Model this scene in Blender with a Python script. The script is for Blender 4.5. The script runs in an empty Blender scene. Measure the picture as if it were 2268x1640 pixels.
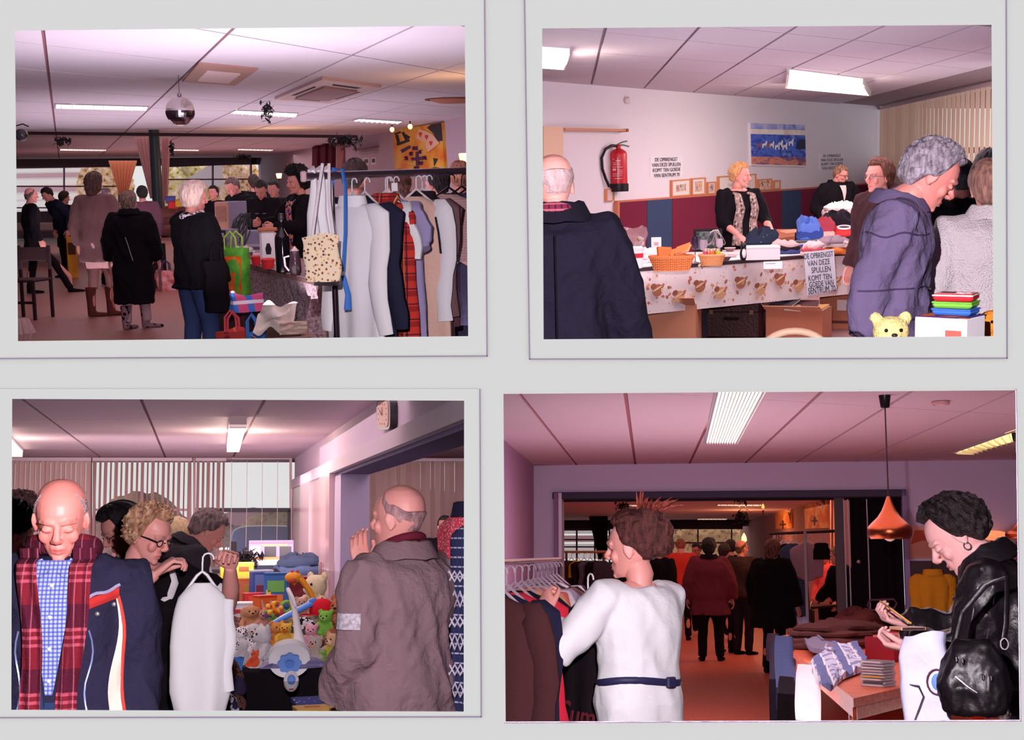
import bpy, bmesh, math, random
import numpy as np
from mathutils import Vector, Matrix, noise, geometry
from mathutils.bvhtree import BVHTree
random.seed(7)
V = Vector
PI = math.pi
sc = bpy.context.scene
COL = sc.collection
F, CX, CY = 3000.0, 1134.0, 820.0
 # ---------------------------------------------------------------- camera, sky, exposure
cam = bpy.data.objects.new('camera', bpy.data.cameras.new('camera'))
COL.objects.link(cam)
cam.data.sensor_width = 36.0
cam.data.lens = F / 2268.0 * 36.0
cam.data.clip_start, cam.data.clip_end = 0.05, 400.0
cam.rotation_euler = (PI / 2, 0, 0)
sc.camera = cam
sc.view_settings.view_transform = 'Standard'
sc.view_settings.look = 'None'
sc.view_settings.exposure = 0.0
sc.view_settings.gamma = 1.0
sc.view_settings.use_curve_mapping = False
sc.cycles.use_denoising = True
sc.cycles.max_bounces = 5
sc.cycles.diffuse_bounces = 3
sc.cycles.glossy_bounces = 2
sc.cycles.transmission_bounces = 3
sc.cycles.transparent_max_bounces = 6
sc.cycles.sample_clamp_indirect = 4.0
world = bpy.data.worlds.new('overcast_sky')
sc.world = world
world.use_nodes = True
world.node_tree.nodes['Background'].inputs[0].default_value = (1, 1, 1, 1)
world.node_tree.nodes['Background'].inputs[1].default_value = 0.77
class Room:
 """a hall seen through one opening of the page: x right, y away, z up, origin at eye height"""
 def __init__(s, hx, hy, eye, ceil, quad, slope=0.0):
  s.e, s.c, s.quad = eye, ceil, quad
  d = V(((hx - CX) / F, 1, (CY - hy) / F)).normalized()
  u = (V((0, 0, 1)) - d * d.z).normalized()
  roll = 0.0
  for _ in range(4):      # level the horizon at the wanted slope
   u2 = Matrix.Rotation(roll, 3, d) @ u
   r = d.cross(u2)
   s.R = Matrix((r, d, u2)).transposed()
   p, q = s.proj((-1, 9, 0)), s.proj((1, 9, 0))
   roll -= (math.atan((q[1] - p[1]) / (q[0] - p[0])) - math.atan(slope))
  s.Ri = s.R.transposed()
  s.M = s.R.to_4x4()
 def ray(s, px, py):
  d = s.Ri @ V(((px - CX) / F, 1, (CY - py) / F))
  return d / d.y
 def P(s, px, py, y):
  return s.ray(px, py) * y
 def onz(s, px, py, z):
  d = s.ray(px, py)
  return d * (z / d.z)
 def floor(s, px, py):
  return s.onz(px, py, -s.e)
 def ceil(s, px, py):
  return s.onz(px, py, s.c)
 def wall(s, px, py, a, b):
  """hit the vertical plane through local points a and b"""
  n = V((b.y - a.y, a.x - b.x, 0))
  d = s.ray(px, py)
  return d * (a.dot(n) / d.dot(n))
 def proj(s, p):
  w = s.R @ V(p)
  return CX + F * w.x / w.y, CY - F * w.z / w.y
Q1 = ((33, 68), (1029, 57), (1037, 745), (40, 756))
Q2 = ((1201, 63), (2196, 55), (2200, 745), (1204, 752))
Q3 = ((27, 884), (1028, 888), (1027, 1577), (25, 1573))
Q4 = ((1115, 873), (2250, 865), (2258, 1595), (1120, 1599))
R1 = Room(535, 416, 1.46, 1.0, Q1, -.02)
R2 = Room(1700, 366, 1.55, 0.90, Q2, -.028)
R3 = Room(527, 1168, 1.58, 0.87, Q3, -.008)
R4 = Room(1687, 1228, 1.44, 0.94, Q4, 0.0)
PAGE = 1.5
def W(px, py, y):
 return V(((px - CX) / F * y, y, (CY - py) / F * y))
def lamp(kind, name, room, loc, power, col=(1, 1, 1), size=0.05, to=None, sy=None, spread=None):
 d = bpy.data.lights.new(name, kind)
 d.energy, d.color = power, col
 if kind == 'AREA':
  d.size = size
  if sy:
   d.shape, d.size_y = 'RECTANGLE', sy
  if spread:
   d.spread = spread
 else:
  d.shadow_soft_size = size
 o = bpy.data.objects.new(name, d)
 COL.objects.link(o)
 m = Matrix.Translation(loc)
 if to is not None:
  m = m @ (V(to) - V(loc)).to_track_quat('-Z', 'Y').to_matrix().to_4x4()
 o.matrix_world = room.M @ m
 return o
def flash(room, px, py, power, col=(1.0, .86, .95)):
 p = room.Ri @ W(px, py, PAGE + 0.3)
 return lamp('POINT', 'camera_flash', room, p, power, col, 0.02)
def build_lights():
 pk = (1.0, .89, .97)
 flash(R1, 560, 40, 1050, pk)
 flash(R2, 1640, 40, 1380, pk)
 flash(R3, 527, 866, 600, pk)
 flash(R4, 1600, 850, 800, pk)
 wm, pn = (1, .76, .80), (1, .87, .97)
 for room, x, y, z, up, pw, c, sx, sy in (
 (R1, .2, 9.3, -.85, 1, 112, pn, 2.8, 3), (R1, -.6, 19, -.9, 1, 150, pn, 5, 8), (R1, -1.5, 32, -.8, 1, 60, (1, .62, .60), 7, 10), (R1, -2, 37.5, .9, -1, 70, (1, .72, .66), 7, 4),
 (R1, 0, 16, .92, -1, 62, wm, 5, 9), (R1, -1.5, 30, .92, -1, 80, wm, 7, 12),
 (R2, .1, 9, -1.0, 1, 54, pn, 2.6, 4), (R2, .9, 13.5, -.7, 1, 24, pn, 2.4, 3), (R2, .3, 11, .8, -1, 105, wm, 2.8, 4), (R2, 1.2, 15, .7, -1, 50, wm, 2, 2.5),
 (R3, -.2, 10, -.9, 1, 16, pn, 2.8, 4), (R3, -.5, 14, -.4, 1, 16, pn, 3, 4), (R3, 0, 11, .8, -1, 80, wm, 3, 6), (R3, 1.4, 13, .8, -1, 24, wm, 1, 4), (R3, -.8, 15.2, .6, -1, 46, wm, 3, 1.5),
 (R4, .2, 9, -1.0, 1, 104, (1, .78, .85), 2.8, 5), (R4, .2, 9.5, .86, -1, 66, (1, .70, .72), 2.8, 5), (R4, -.3, 22, .86, -1, 85, (1, .55, .50), 5, 10), (R4, -1, 27, -1.0, 1, 30, (1, .5, .45), 5, 14)):
  p = V((x, y, z))
  lamp('AREA', 'fill_lamp' if up < 0 else 'fill_uplight', room, p, pw, c, sx, p + V((0, 0, up)), sy)  # unseen fills: downward ones spread the strip lights, upward ones added to brighten ceilings
build_lights()
lamp('AREA', 'fill_lamp', R3, V((-.8, 12.6, .1)), 46, (1, .8, .84), 3, (-.8, 17.4, -.1), .8, 1.9)  # added lamp without a fitting, aimed at the window wall to brighten the blinds
lamp('AREA', 'fill_lamp', R3, V((1.6, 13.2, .1)), 26, (1, .8, .84), .8, (2.1, 17.4, -.1), .8, 1.9)  # second added lamp, for the blind beyond the opening
lamp('SUN', 'sun', R3, V((0, 40, 30)), 3.2, (1, .98, .96), .4, (0, 40.5, 0))
 # ---------------------------------------------------------------- materials
def lin(c):
 return tuple(((x / 255) / 12.92 if x / 255 <= .04045 else ((x / 255 + .055) / 1.055) ** 2.4) for x in c[:3]) + (1,)
MATS = {}
def mat(col, rough=.8, bump=0., bs=60., pat=None, metal=0., emit=0., trans=0., alpha=1., spec=.3, var=0., ecol=None, attr=None, trl=0.):
 key = repr((col, rough, bump, bs, pat, metal, emit, trans, alpha, spec, var, ecol, attr, trl))
 if key in MATS:
  return MATS[key]
 m = bpy.data.materials.new('surface_%03d' % len(MATS))
 MATS[key] = m
 m.use_nodes = True
 nt = m.node_tree
 N, Lk = nt.nodes, nt.links
 b = N['Principled BSDF']
 b.inputs['Roughness'].default_value = rough
 b.inputs['Metallic'].default_value = metal
 b.inputs['Specular IOR Level'].default_value = spec
 b.inputs['Alpha'].default_value = alpha
 b.inputs['Transmission Weight'].default_value = trans
 m.diffuse_color = lin(col)
 tc = None
 def coords():
  nonlocal tc
  if tc is None:
   tc = N.new('ShaderNodeTexCoord')
  return tc.outputs['Object']
 def mix(fac, a, c):
  x = N.new('ShaderNodeMix')
  x.data_type = 'RGBA'
  for s, val in ((0, fac), (6, a), (7, c)):
   if hasattr(val, 'is_linked') or isinstance(val, bpy.types.NodeSocket):
    Lk.new(val, x.inputs[s])
   else:
    x.inputs[s].default_value = val
  return x.outputs[2]
 def math_(op, a, c=None):
  x = N.new('ShaderNodeMath')
  x.operation = op
  for i, val in ((0, a), (1, c)):
   if val is None:
    continue
   if isinstance(val, bpy.types.NodeSocket):
    Lk.new(val, x.inputs[i])
   else:
    x.inputs[i].default_value = val
  return x.outputs[0]
 cur = lin(col)
 if attr:
  a = N.new('ShaderNodeAttribute')
  a.attribute_name = attr
  cur = a.outputs['Color']
 for p in ([] if pat is None else pat if isinstance(pat, list) else [pat]):
  if p[0] == 'stripe':      # axis, freq, offset, width, colour, strength
   sx = N.new('ShaderNodeSeparateXYZ')
   Lk.new(coords(), sx.inputs[0])
   t = math_('ADD', math_('MULTIPLY', sx.outputs[p[1]], p[2]), p[3] + 50.0)
   k = math_('LESS_THAN', math_('FRACT', t), p[4])
   cur = mix(math_('MULTIPLY', k, p[6]), cur, lin(p[5]))
  elif p[0] in ('cells', 'noise', 'blobs'):
   mp = N.new('ShaderNodeMapping')
   mp.inputs['Scale'].default_value = p[1] if isinstance(p[1], tuple) else (p[1],) * 3
   Lk.new(coords(), mp.inputs[0])
   if p[0] == 'noise':
    t = N.new('ShaderNodeTexNoise')
    t.inputs['Scale'].default_value = 1.0
    t.inputs['Detail'].default_value = 3.0
    o = t.outputs['Fac']
   else:
    t = N.new('ShaderNodeTexVoronoi')
    t.inputs['Scale'].default_value = 1.0
    o = t.outputs['Color']
   Lk.new(mp.outputs[0], t.inputs['Vector'])
   if p[0] == 'blobs':   # scale, radius, colours
    k = math_('LESS_THAN', t.outputs['Distance'], p[2])
    cols = p[3]
   else:
    k, cols = 1.0, p[2]
   r = N.new('ShaderNodeValToRGB')
   if p[0] != 'noise':
    r.color_ramp.interpolation = 'CONSTANT'
    s2 = N.new('ShaderNodeSeparateXYZ')
    Lk.new(o, s2.inputs[0])
    o = s2.outputs[0]
   while len(r.color_ramp.elements) < len(cols):
    r.color_ramp.elements.new(0.5)
   n = len(cols)
   for i, c in enumerate(cols):
    e = r.color_ramp.elements[i]
    e.position = i / n if p[0] != 'noise' else .32 + .36 * i / max(1, n - 1)
    e.color = lin(c)
   Lk.new(o, r.inputs[0])
   cur = mix(k, cur, r.outputs[0]) if p[0] == 'blobs' else r.outputs[0]
 if var:
  t = N.new('ShaderNodeTexNoise')
  t.inputs['Scale'].default_value = bs * .25
  t.inputs['Detail'].default_value = 4
  Lk.new(coords(), t.inputs['Vector'])
  k = math_('MULTIPLY', t.outputs['Fac'], var)
  cur = mix(k, cur, (0.02, 0.015, 0.02, 1))
 if isinstance(cur, bpy.types.NodeSocket):
  Lk.new(cur, b.inputs['Base Color'])
 else:
  b.inputs['Base Color'].default_value = cur
 if trl:      # thin cloth that lets light through
  t = N.new('ShaderNodeBsdfTranslucent')
  t.inputs[0].default_value = lin(col)
  x = N.new('ShaderNodeMixShader')
  x.inputs[0].default_value = trl
  out = [n for n in N if n.type == 'OUTPUT_MATERIAL'][0]
  Lk.new(b.outputs[0], x.inputs[1])
  Lk.new(t.outputs[0], x.inputs[2])
  Lk.new(x.outputs[0], out.inputs[0])
 if emit:
  b.inputs['Emission Color'].default_value = lin(ecol or col)
  b.inputs['Emission Strength'].default_value = emit
 if bump:
  t = N.new('ShaderNodeTexNoise')
  t.inputs['Scale'].default_value = bs
  t.inputs['Detail'].default_value = 4
  Lk.new(coords(), t.inputs['Vector'])
  bp = N.new('ShaderNodeBump')
  bp.inputs['Strength'].default_value = bump
  bp.inputs['Distance'].default_value = .02
  Lk.new(t.outputs['Fac'], bp.inputs['Height'])
  Lk.new(bp.outputs['Normal'], b.inputs['Normal'])
 return m
def cloth(col, bump=.35, bs=28, **k):
 k.setdefault('rough', .9)
 k.setdefault('spec', .12)
 return mat(col, bump=bump, bs=bs, **k)
def hairm(col, col2=None):
 c2 = col2 or tuple(int(x * .45) for x in col)
 return mat(col, rough=.5, spec=.35, bump=.5, bs=160, pat=('noise', (60, 60, 14), [c2, col]))
 # ---------------------------------------------------------------- mesh helpers
def basis(zdir, xref=V((1, 0, 0))):
 z = V(zdir).normalized()
 x = V(xref) - z * z.dot(V(xref))
 if x.length < 1e-4:
  x = V((0, 1, 0)) - z * z.y
 x.normalize()
 return x, z.cross(x), z
class MB:
 def __init__(s):
  s.v, s.f = [], []
 def add(s, vs, fs, M=None):
  o = len(s.v)
  s.v += [(M @ V(p)) if M is not None else V(p) for p in vs]
  s.f += [tuple(i + o for i in f) for f in fs]
  return s
 def box(s, c, d, M=None, b=0.0, rz=0.0):
  x, y, z = d[0] / 2, d[1] / 2, d[2] / 2
  T = Matrix.Translation(c) @ Matrix.Rotation(rz, 4, 'Z')
  if M is not None:
   T = M @ T
  if b <= 0:
   vs = [(i * x, j * y, k * z) for k in (-1, 1) for j in (-1, 1) for i in (-1, 1)]
   fs = [(0, 2, 3, 1), (4, 5, 7, 6), (0, 1, 5, 4), (2, 6, 7, 3), (0, 4, 6, 2), (1, 3, 7, 5)]
   return s.add(vs, fs, T)
  b = min(b, x * .95, y * .95, z * .95)
  rings = []
  for zz, ins in ((-z, b), (-z + b, 0), (z - b, 0), (z, b)):
   X, Y = x - ins, y - ins
   rings.append([T @ V(p) for p in ((X, -Y + b - ins * .6, zz), (X, Y - b + ins * .6, zz), (X - b + ins * .6, Y, zz), (-X + b - ins * .6, Y, zz),
 (-X, Y - b + ins * .6, zz), (-X, -Y + b - ins * .6, zz), (-X + b - ins * .6, -Y, zz), (X - b + ins * .6, -Y, zz))])
  return s.loft(rings)
 def loft(s, rings, c0=True, c1=True):
  n = len(rings[0])
  o = len(s.v)
  for r in rings:
   s.v += [V(p) for p in r]
  for i in range(len(rings) - 1):
   for j in range(n):
    k = (j + 1) % n
    s.f.append((o + i * n + j, o + i * n + k, o + (i + 1) * n + k, o + (i + 1) * n + j))
  if c0:
   s.f.append(tuple(o + j for j in range(n))[::-1])
  if c1:
   s.f.append(tuple(o + (len(rings) - 1) * n + j for j in range(n)))
  return s
 def tube(s, pts, rad, n=8, flat=1.0, xref=(1, 0, 0), cap=True):
  pts = [V(p) for p in pts]
  if not hasattr(rad, '__len__'):
   rad = [rad] * len(pts)
  rings = []
  xr = V(xref)
  for i, p in enumerate(pts):
   t = pts[min(i + 1, len(pts) - 1)] - pts[max(i - 1, 0)]
   x, y, z = basis(t, xr)
   xr = x
   rings.append([p + x * (rad[i] * math.cos(2 * PI * j / n)) + y * (rad[i] * flat * math.sin(2 * PI * j / n)) for j in range(n)])
  return s.loft(rings, cap, cap)
 def ball(s, c, r, n=12, m=8, M=None):
  r = (r,) * 3 if not hasattr(r, '__len__') else r
  vs = [(0, 0, -r[2])]
  for i in range(1, m):
   a = -PI / 2 + PI * i / m
   vs += [(r[0] * math.cos(a) * math.cos(2 * PI * j / n), r[1] * math.cos(a) * math.sin(2 * PI * j / n), r[2] * math.sin(a)) for j in range(n)]
  vs.append((0, 0, r[2]))
  fs = [(0, 1 + (j + 1) % n, 1 + j) for j in range(n)]
  for i in range(m - 2):
   for j in range(n):
    a, b2 = 1 + i * n, 1 + (i + 1) * n
    fs.append((a + j, a + (j + 1) % n, b2 + (j + 1) % n, b2 + j))
  t = len(vs) - 1
  fs += [(t, t - n + j, t - n + (j + 1) % n) for j in range(n)]
  T = Matrix.Translation(c)
  return s.add(vs, fs, M @ T if M is not None else T)
 def lathe(s, prof, n=20, M=None, closed=True):
  rings = [[V((r * math.cos(2 * PI * j / n), r * math.sin(2 * PI * j / n), z)) for j in range(n)] for r, z in prof]
  if M is not None:
   rings = [[M @ p for p in q] for q in rings]
  return s.loft(rings, closed, closed)
 def prism(s, poly, d):
  """polygon (3-D points) pushed by vector d"""
  n = len(poly)
  o = len(s.v)
  d = V(d)
  s.v += [V(p) for p in poly] + [V(p) + d for p in poly]
  s.f.append(tuple(o + i for i in range(n)))
  s.f.append(tuple(o + n + i for i in range(n))[::-1])
  for i in range(n):
   j = (i + 1) % n
   s.f.append((o + j, o + i, o + n + i, o + n + j))
  return s
 def grid(s, fn, nu, nv, cu=False):
  o = len(s.v)
  for i in range(nv + 1):
   for j in range(nu if cu else nu + 1):
    s.v.append(V(fn(j / nu, i / nv)))
  w = nu if cu else nu + 1
  for i in range(nv):
   for j in range(nu):
    k = (j + 1) % w
    s.f.append((o + i * w + j, o + i * w + k, o + (i + 1) * w + k, o + (i + 1) * w + j))
  return s
 def F(s):
  return s.mesh("m", False)
 def S(s):
  return s.mesh("m")
 def mesh(s, name='mesh', smooth=True, fix=True):
  me = bpy.data.meshes.new(name)
  me.from_pydata(s.v, [], s.f)
  if fix:
   bm = bmesh.new()
   bm.from_mesh(me)
   bmesh.ops.recalc_face_normals(bm, faces=bm.faces)
   bm.to_mesh(me)
   bm.free()
  if smooth:
   me.shade_smooth()
   me.set_sharp_from_angle(angle=math.radians(42))
  return me
def ring(c, u, v, n=16, e=2.0, taper=0.0):
 out = []
 for j in range(n):
  a = 2 * PI * j / n
  ca, sa = math.cos(a), math.sin(a)
  x = math.copysign(abs(ca) ** (2 / e), ca)
  y = math.copysign(abs(sa) ** (2 / e), sa)
  out.append(V(c) + V(u) * (x * (1 - taper * max(0, y))) + V(v) * y)
 return out
ROOM_OF = {}
def obj(name, me, m=None, parent=None):
 if isinstance(me, MB):
  me = me.mesh(name)
 if me is not None:
  me.name = name
 o = bpy.data.objects.new(name, me)
 COL.objects.link(o)
 if m is not None and me is not None:
  me.materials.clear()
  me.materials.append(m)
 if parent is not None:
  o.parent = parent
  ROOM_OF[o.name] = ROOM_OF.get(parent.name)
 return o
def tag(o, label=None, cat=None, group=None, kind=None):
 for k, v in (('label', label), ('category', cat), ('group', group), ('kind', kind)):
  if v:
   o[k] = v
 return o
def TRS(loc, rz=0.0, rx=0.0, ry=0.0, s=1.0):
 return Matrix.Translation(loc) @ Matrix.Rotation(rz, 4, 'Z') @ Matrix.Rotation(rx, 4, 'X') @ Matrix.Rotation(ry, 4, 'Y') @ Matrix.Scale(s, 4)
def thing(room, name, label, cat, loc, rz=0.0, group=None, rx=0.0, ry=0.0, s=1.0, M=None):
 o = bpy.data.objects.new(name, None)
 o.empty_display_size = .05
 COL.objects.link(o)
 o.matrix_world = room.M @ (M if M is not None else TRS(loc, rz, rx, ry, s))
 ROOM_OF[o.name] = room
 return tag(o, label, cat, group)
def single(room, name, label, cat, me, m, loc=(0, 0, 0), rz=0.0, group=None, rx=0.0, ry=0.0, s=1.0, M=None):
 o = obj(name, me, m)
 o.matrix_world = room.M @ (M if M is not None else TRS(loc, rz, rx, ry, s))
 ROOM_OF[o.name] = room
 return tag(o, label, cat, group)
def struct(room, name, me, m, parent=None):
 o = obj(name, me, m, parent)
 if parent is None:
  if room:
   o.matrix_world = room.M.copy()
  ROOM_OF[o.name] = room
  o['kind'] = 'structure'
 return o
def part(root, name, me, m, label=None):
 o = obj(name, me, m, root)
 if label:
  o['label'] = label
 return o
def dup(root, M, room, label=None, group=None):
 c = root.copy()
 COL.objects.link(c)
 c.matrix_world = room.M @ M
 ROOM_OF[c.name] = room
 tag(c, label, None, group)
 for ch in list(root.children):
  d = ch.copy()
  COL.objects.link(d)
  d.parent = c
  ROOM_OF[d.name] = room
  for g in list(ch.children):
   h = g.copy()
   COL.objects.link(h)
   h.parent = d
   ROOM_OF[h.name] = room
 return c
def text_mesh(body, size=.1, line=1.0, align='CENTER', thick=.0008, shear=0.0):
 cu = bpy.data.curves.new('lettering', 'FONT')
 cu.body, cu.size, cu.align_x, cu.align_y = body, size, align, 'CENTER'
 cu.space_line, cu.extrude, cu.shear = line, thick, shear
 cu.resolution_u = 3
 o = bpy.data.objects.new('lettering', cu)
 TMP.collection.objects.link(o)
 dg = tmp_dg()
 me = bpy.data.meshes.new_from_object(o.evaluated_get(dg))
 bpy.data.objects.remove(o)
 bpy.data.curves.remove(cu)
 return me
TMP = bpy.data.scenes.new('workbench')
def tmp_dg():
 vl = TMP.view_layers[0]
 vl.update()
 return vl.depsgraph
def vox(mb, size=.016, it=4, fac=.5, name='mesh'):
 me = mb.mesh(name, False) if isinstance(mb, MB) else mb
 o = bpy.data.objects.new('tmp', me)
 TMP.collection.objects.link(o)
 r = o.modifiers.new('r', 'REMESH')
 r.mode, r.voxel_size = 'VOXEL', size
 if it:
  k = o.modifiers.new('s', 'SMOOTH')
  k.factor, k.iterations = fac, it
 out = bpy.data.meshes.new_from_object(o.evaluated_get(tmp_dg()))
 bpy.data.objects.remove(o)
 bpy.data.meshes.remove(me)
 out.name = name
 out.shade_smooth()
 return out
def getco(me):
 a = np.empty(len(me.vertices) * 3, dtype=np.float32)
 me.vertices.foreach_get('co', a)
 return a.reshape(-1, 3)
def setco(me, a):
 me.vertices.foreach_set('co', np.ascontiguousarray(a, dtype=np.float32).ravel())
 me.update()
def wrinkle(me, amp=.008, f=(7, 7, 3), seed=0., mask=None):
 a = getco(me)
 nm = np.empty(len(a) * 3, dtype=np.float32)
 me.vertices.foreach_get('normal', nm)
 nm = nm.reshape(-1, 3)
 fn = noise.noise
 d = np.array([(1 - 2.2 * abs(fn((p[0] * f[0] + p[2] * 2.5 + seed, p[1] * f[1] + seed, p[2] * f[2] + p[0] * 4)))) * .7 + (.5 - abs(fn((p[0] * f[0] * 2.1 - p[2] * 5, p[1] * f[1] * 2.1 + seed, p[2] * f[2] * 2 - seed)))) * .6 - .6 for p in a.tolist()], dtype=np.float32)
 if mask is not None:
  d *= mask(a)
 setco(me, a + nm * (d * amp)[:, None])
 return me
def join(meshes, name='body'):
 """[(mesh, matrix or None)] into one new mesh; colours in attribute col kept"""
 vs, loops, starts, cols, off, lo = [], [], [], [], 0, 0
 for me, M in meshes:
  a = getco(me)
  flip = False
  if M is not None:
   m = np.array(M, dtype=np.float32)
   a = a @ m[:3, :3].T + m[:3, 3]
   flip = M.to_3x3().determinant() < 0
  n = len(me.loops)
  li = np.empty(n, dtype=np.int32)
  me.loops.foreach_get('vertex_index', li)
  ps = np.empty(len(me.polygons), dtype=np.int32)
  me.polygons.foreach_get('loop_start', ps)
  if flip:
   ends = np.append(ps[1:], n)
   for s0, e0 in zip(ps.tolist(), ends.tolist()):
    li[s0:e0] = li[s0:e0][::-1]
  c = np.ones((len(a), 4), dtype=np.float32)
  at = me.color_attributes.get('col')
  if at is not None:
   at.data.foreach_get('color', c.ravel())
  else:
   c[:, :3] = .0
   c[:, 3] = 0
  vs.append(a)
  loops.append(li + off)
  starts.append(ps + lo)
  cols.append(c)
  off += len(a)
  lo += n
 me = bpy.data.meshes.new(name)
 a = np.concatenate(vs)
 li = np.concatenate(loops)
 st = np.concatenate(starts)
 me.vertices.add(len(a))
 me.loops.add(len(li))
 me.polygons.add(len(st))
 me.vertices.foreach_set('co', a.ravel())
 me.loops.foreach_set('vertex_index', li)
 me.polygons.foreach_set('loop_start', st)
 me.update(calc_edges=True)
 me.validate()
 me.shade_smooth()
 return me, np.concatenate(cols)
def setcol(me, c):
 at = me.color_attributes.new('col', 'FLOAT_COLOR', 'POINT')
 at.data.foreach_set('color', np.ascontiguousarray(c, dtype=np.float32).ravel())
 # ---------------------------------------------------------------- the page and its four prints
PAPER = mat((243, 243, 243), rough=.9, spec=.05)
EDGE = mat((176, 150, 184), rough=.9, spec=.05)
def page_flat(polys, z0, z1):
 mb = MB()
 for q in polys:
  mb.prism([W(x, y, z0) for x, y in q], (0, z1 - z0, 0))
 return mb
def build_page():
 holes = [[(x + (2 if k in (1, 2) else -2), y + (2 if k in (2, 3) else -2)) for k, (x, y) in enumerate(q)] for q in (Q1, Q2, Q3, Q4)]
 outer = [(-90, -90), (2358, -90), (2358, 1730), (-90, 1730)]
 loops = [outer] + holes
 tri = geometry.tessellate_polygon([[V((x, y, 0)) for x, y in l] for l in loops])
 flat = [p for l in loops for p in l]
 mb = MB()
 mb.v = [W(x, y, PAGE) for x, y in flat]
 mb.f = [tuple(t) for t in tri]
 me = mb.F()
 o = obj('album_page', me, PAPER)
 tag(o, 'large pale grey sheet that the four photo mounts lie on', 'page')
 outs = (((-60, -60), (1074, -60), (1080, 790), (-60, 796)),
 ((1160, -60), (2230, -60), (2232, 795), (1172, 797)),
 ((-60, 862), (1064, 862), (1067, 1590), (-60, 1592)),
 ((1112, 870), (2252, 862), (2262, 1599), (1117, 1603)))
 labs = ('white photo mount framing the hall with the mirror ball',
 'white photo mount framing the stall with the fire extinguisher',
 'white photo mount framing the table of soft toys',
 'narrow photo mount framing the room with the copper lamp')
 for q, out, lab in zip((Q1, Q2, Q3, Q4), outs, labs):
  mb = MB()
  n = 4
  for z in (PAGE - .0012, PAGE - .0008):
   mb.v += [W(x, y, z) for x, y in out] + [W(x, y, z) for x, y in q]
  for i in range(4):
   j = (i + 1) % 4
   mb.f += [(i, j, 4 + j, 4 + i), (8 + j, 8 + i, 12 + i, 12 + j), (i, 8 + i, 8 + j, j), (4 + j, 12 + j, 12 + i, 4 + i)]
  o = obj('photo_mount', mb.F(), PAPER)
  tag(o, lab, 'photo mount')
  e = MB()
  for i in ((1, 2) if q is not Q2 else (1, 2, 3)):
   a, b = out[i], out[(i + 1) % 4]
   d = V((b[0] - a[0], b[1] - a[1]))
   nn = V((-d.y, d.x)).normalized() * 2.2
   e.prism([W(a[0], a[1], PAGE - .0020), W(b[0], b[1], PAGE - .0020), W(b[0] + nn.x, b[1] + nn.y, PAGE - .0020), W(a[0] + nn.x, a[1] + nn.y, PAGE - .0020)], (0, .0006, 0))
  part(o, 'edge_shade', e.F(), EDGE)  # mauve strips painted in for the thin shadow lines along the mount
 cols = ((70, 54, 66), (84, 70, 82), (74, 60, 72), (80, 56, 68))
 for q, c, far in zip((Q1, Q2, Q3, Q4), cols, (42.5, 12.6, 17.3, 39.5)):
  m = 36
  qq = [(x + (m if k in (1, 2) else -m), y + (m if k in (2, 3) else -m)) for k, (x, y) in enumerate(q)]
  for i, side in enumerate(('upper', 'right', 'lower', 'left')):  # unseen panels added round each room to keep outside light out
   a, b = qq[i], qq[(i + 1) % 4]
   mb = MB()
   mb.v = [W(*a, PAGE + .003), W(*b, PAGE + .003), W(*b, far), W(*a, far)]
   mb.f = [(0, 1, 2, 3)]
   o = obj('wall_' + side, mb.mesh('wall_' + side, False, False), mat(c, rough=.95, spec=0))
   o['kind'] = 'structure'
build_page()
def clip_room():
 """cut away what lies outside the openings, as nobody sees it"""
 m = 26
 lay = {}
 for room in (R1, R2, R3, R4):
  q = room.quad
  qq = [(x + (m if k in (1, 2) else -m), y + (m if k in (2, 3) else -m)) for k, (x, y) in enumerate(q)]
  c = W(sum(p[0] for p in q) / 4, sum(p[1] for p in q) / 4, 1)
  pl = []
  for i in range(4):
   n = W(*qq[i], 1).cross(W(*qq[(i + 1) % 4], 1)).normalized()
   pl.append(n if n.dot(c) < 0 else -n)
  pl.append(None)
  lay[id(room)] = pl
 bpy.context.view_layer.update()
 dead = []
 for o in list(COL.objects):
  room = ROOM_OF.get(o.name)
  if o.type != 'MESH' or room is None or not o.data.vertices:
   continue
  a = getco(o.data)
  mw = np.array(o.matrix_world, dtype=np.float32)
  w = a @ mw[:3, :3].T + mw[:3, 3]
  cut, gone = [], False
  for n in lay[id(room)]:
   if n is None:
    d = PAGE + .02 - w[:, 1]
    no, co = V((0, -1, 0)), V((0, PAGE + .02, 0))
   else:
    d = w @ np.array(n, dtype=np.float32)
    no, co = n, V((0, 0, 0))
   if d.min() > 0:
    gone = True
    break
   if d.max() > 0.002:
    cut.append((no, co))
  if gone:
   dead.append(o)
   continue
  if cut:
   if o.data.users > 1:
    o.data = o.data.copy()
   bm = bmesh.new()
   bm.from_mesh(o.data)
   mi = o.matrix_world.inverted()
   m3 = o.matrix_world.to_3x3().transposed()
   for no, co in cut:
    bmesh.ops.bisect_plane(bm, geom=bm.verts[:] + bm.edges[:] + bm.faces[:], plane_co=mi @ co, plane_no=(m3 @ no).normalized(), clear_outer=True, dist=1e-5)
   bm.to_mesh(o.data)
   bm.free()
   if not len(o.data.polygons):
    dead.append(o)
 for o in dead:
  for ch in list(o.children):
   if ch not in dead:
    mw = ch.matrix_world.copy()
    ch.parent = o.parent
    ch.matrix_world = mw
  if o.parent is None and o.children:
   continue
  bpy.data.objects.remove(o)
 for o in list(COL.objects):
  if o.type == 'EMPTY' and not o.children:
   bpy.data.objects.remove(o)
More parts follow.
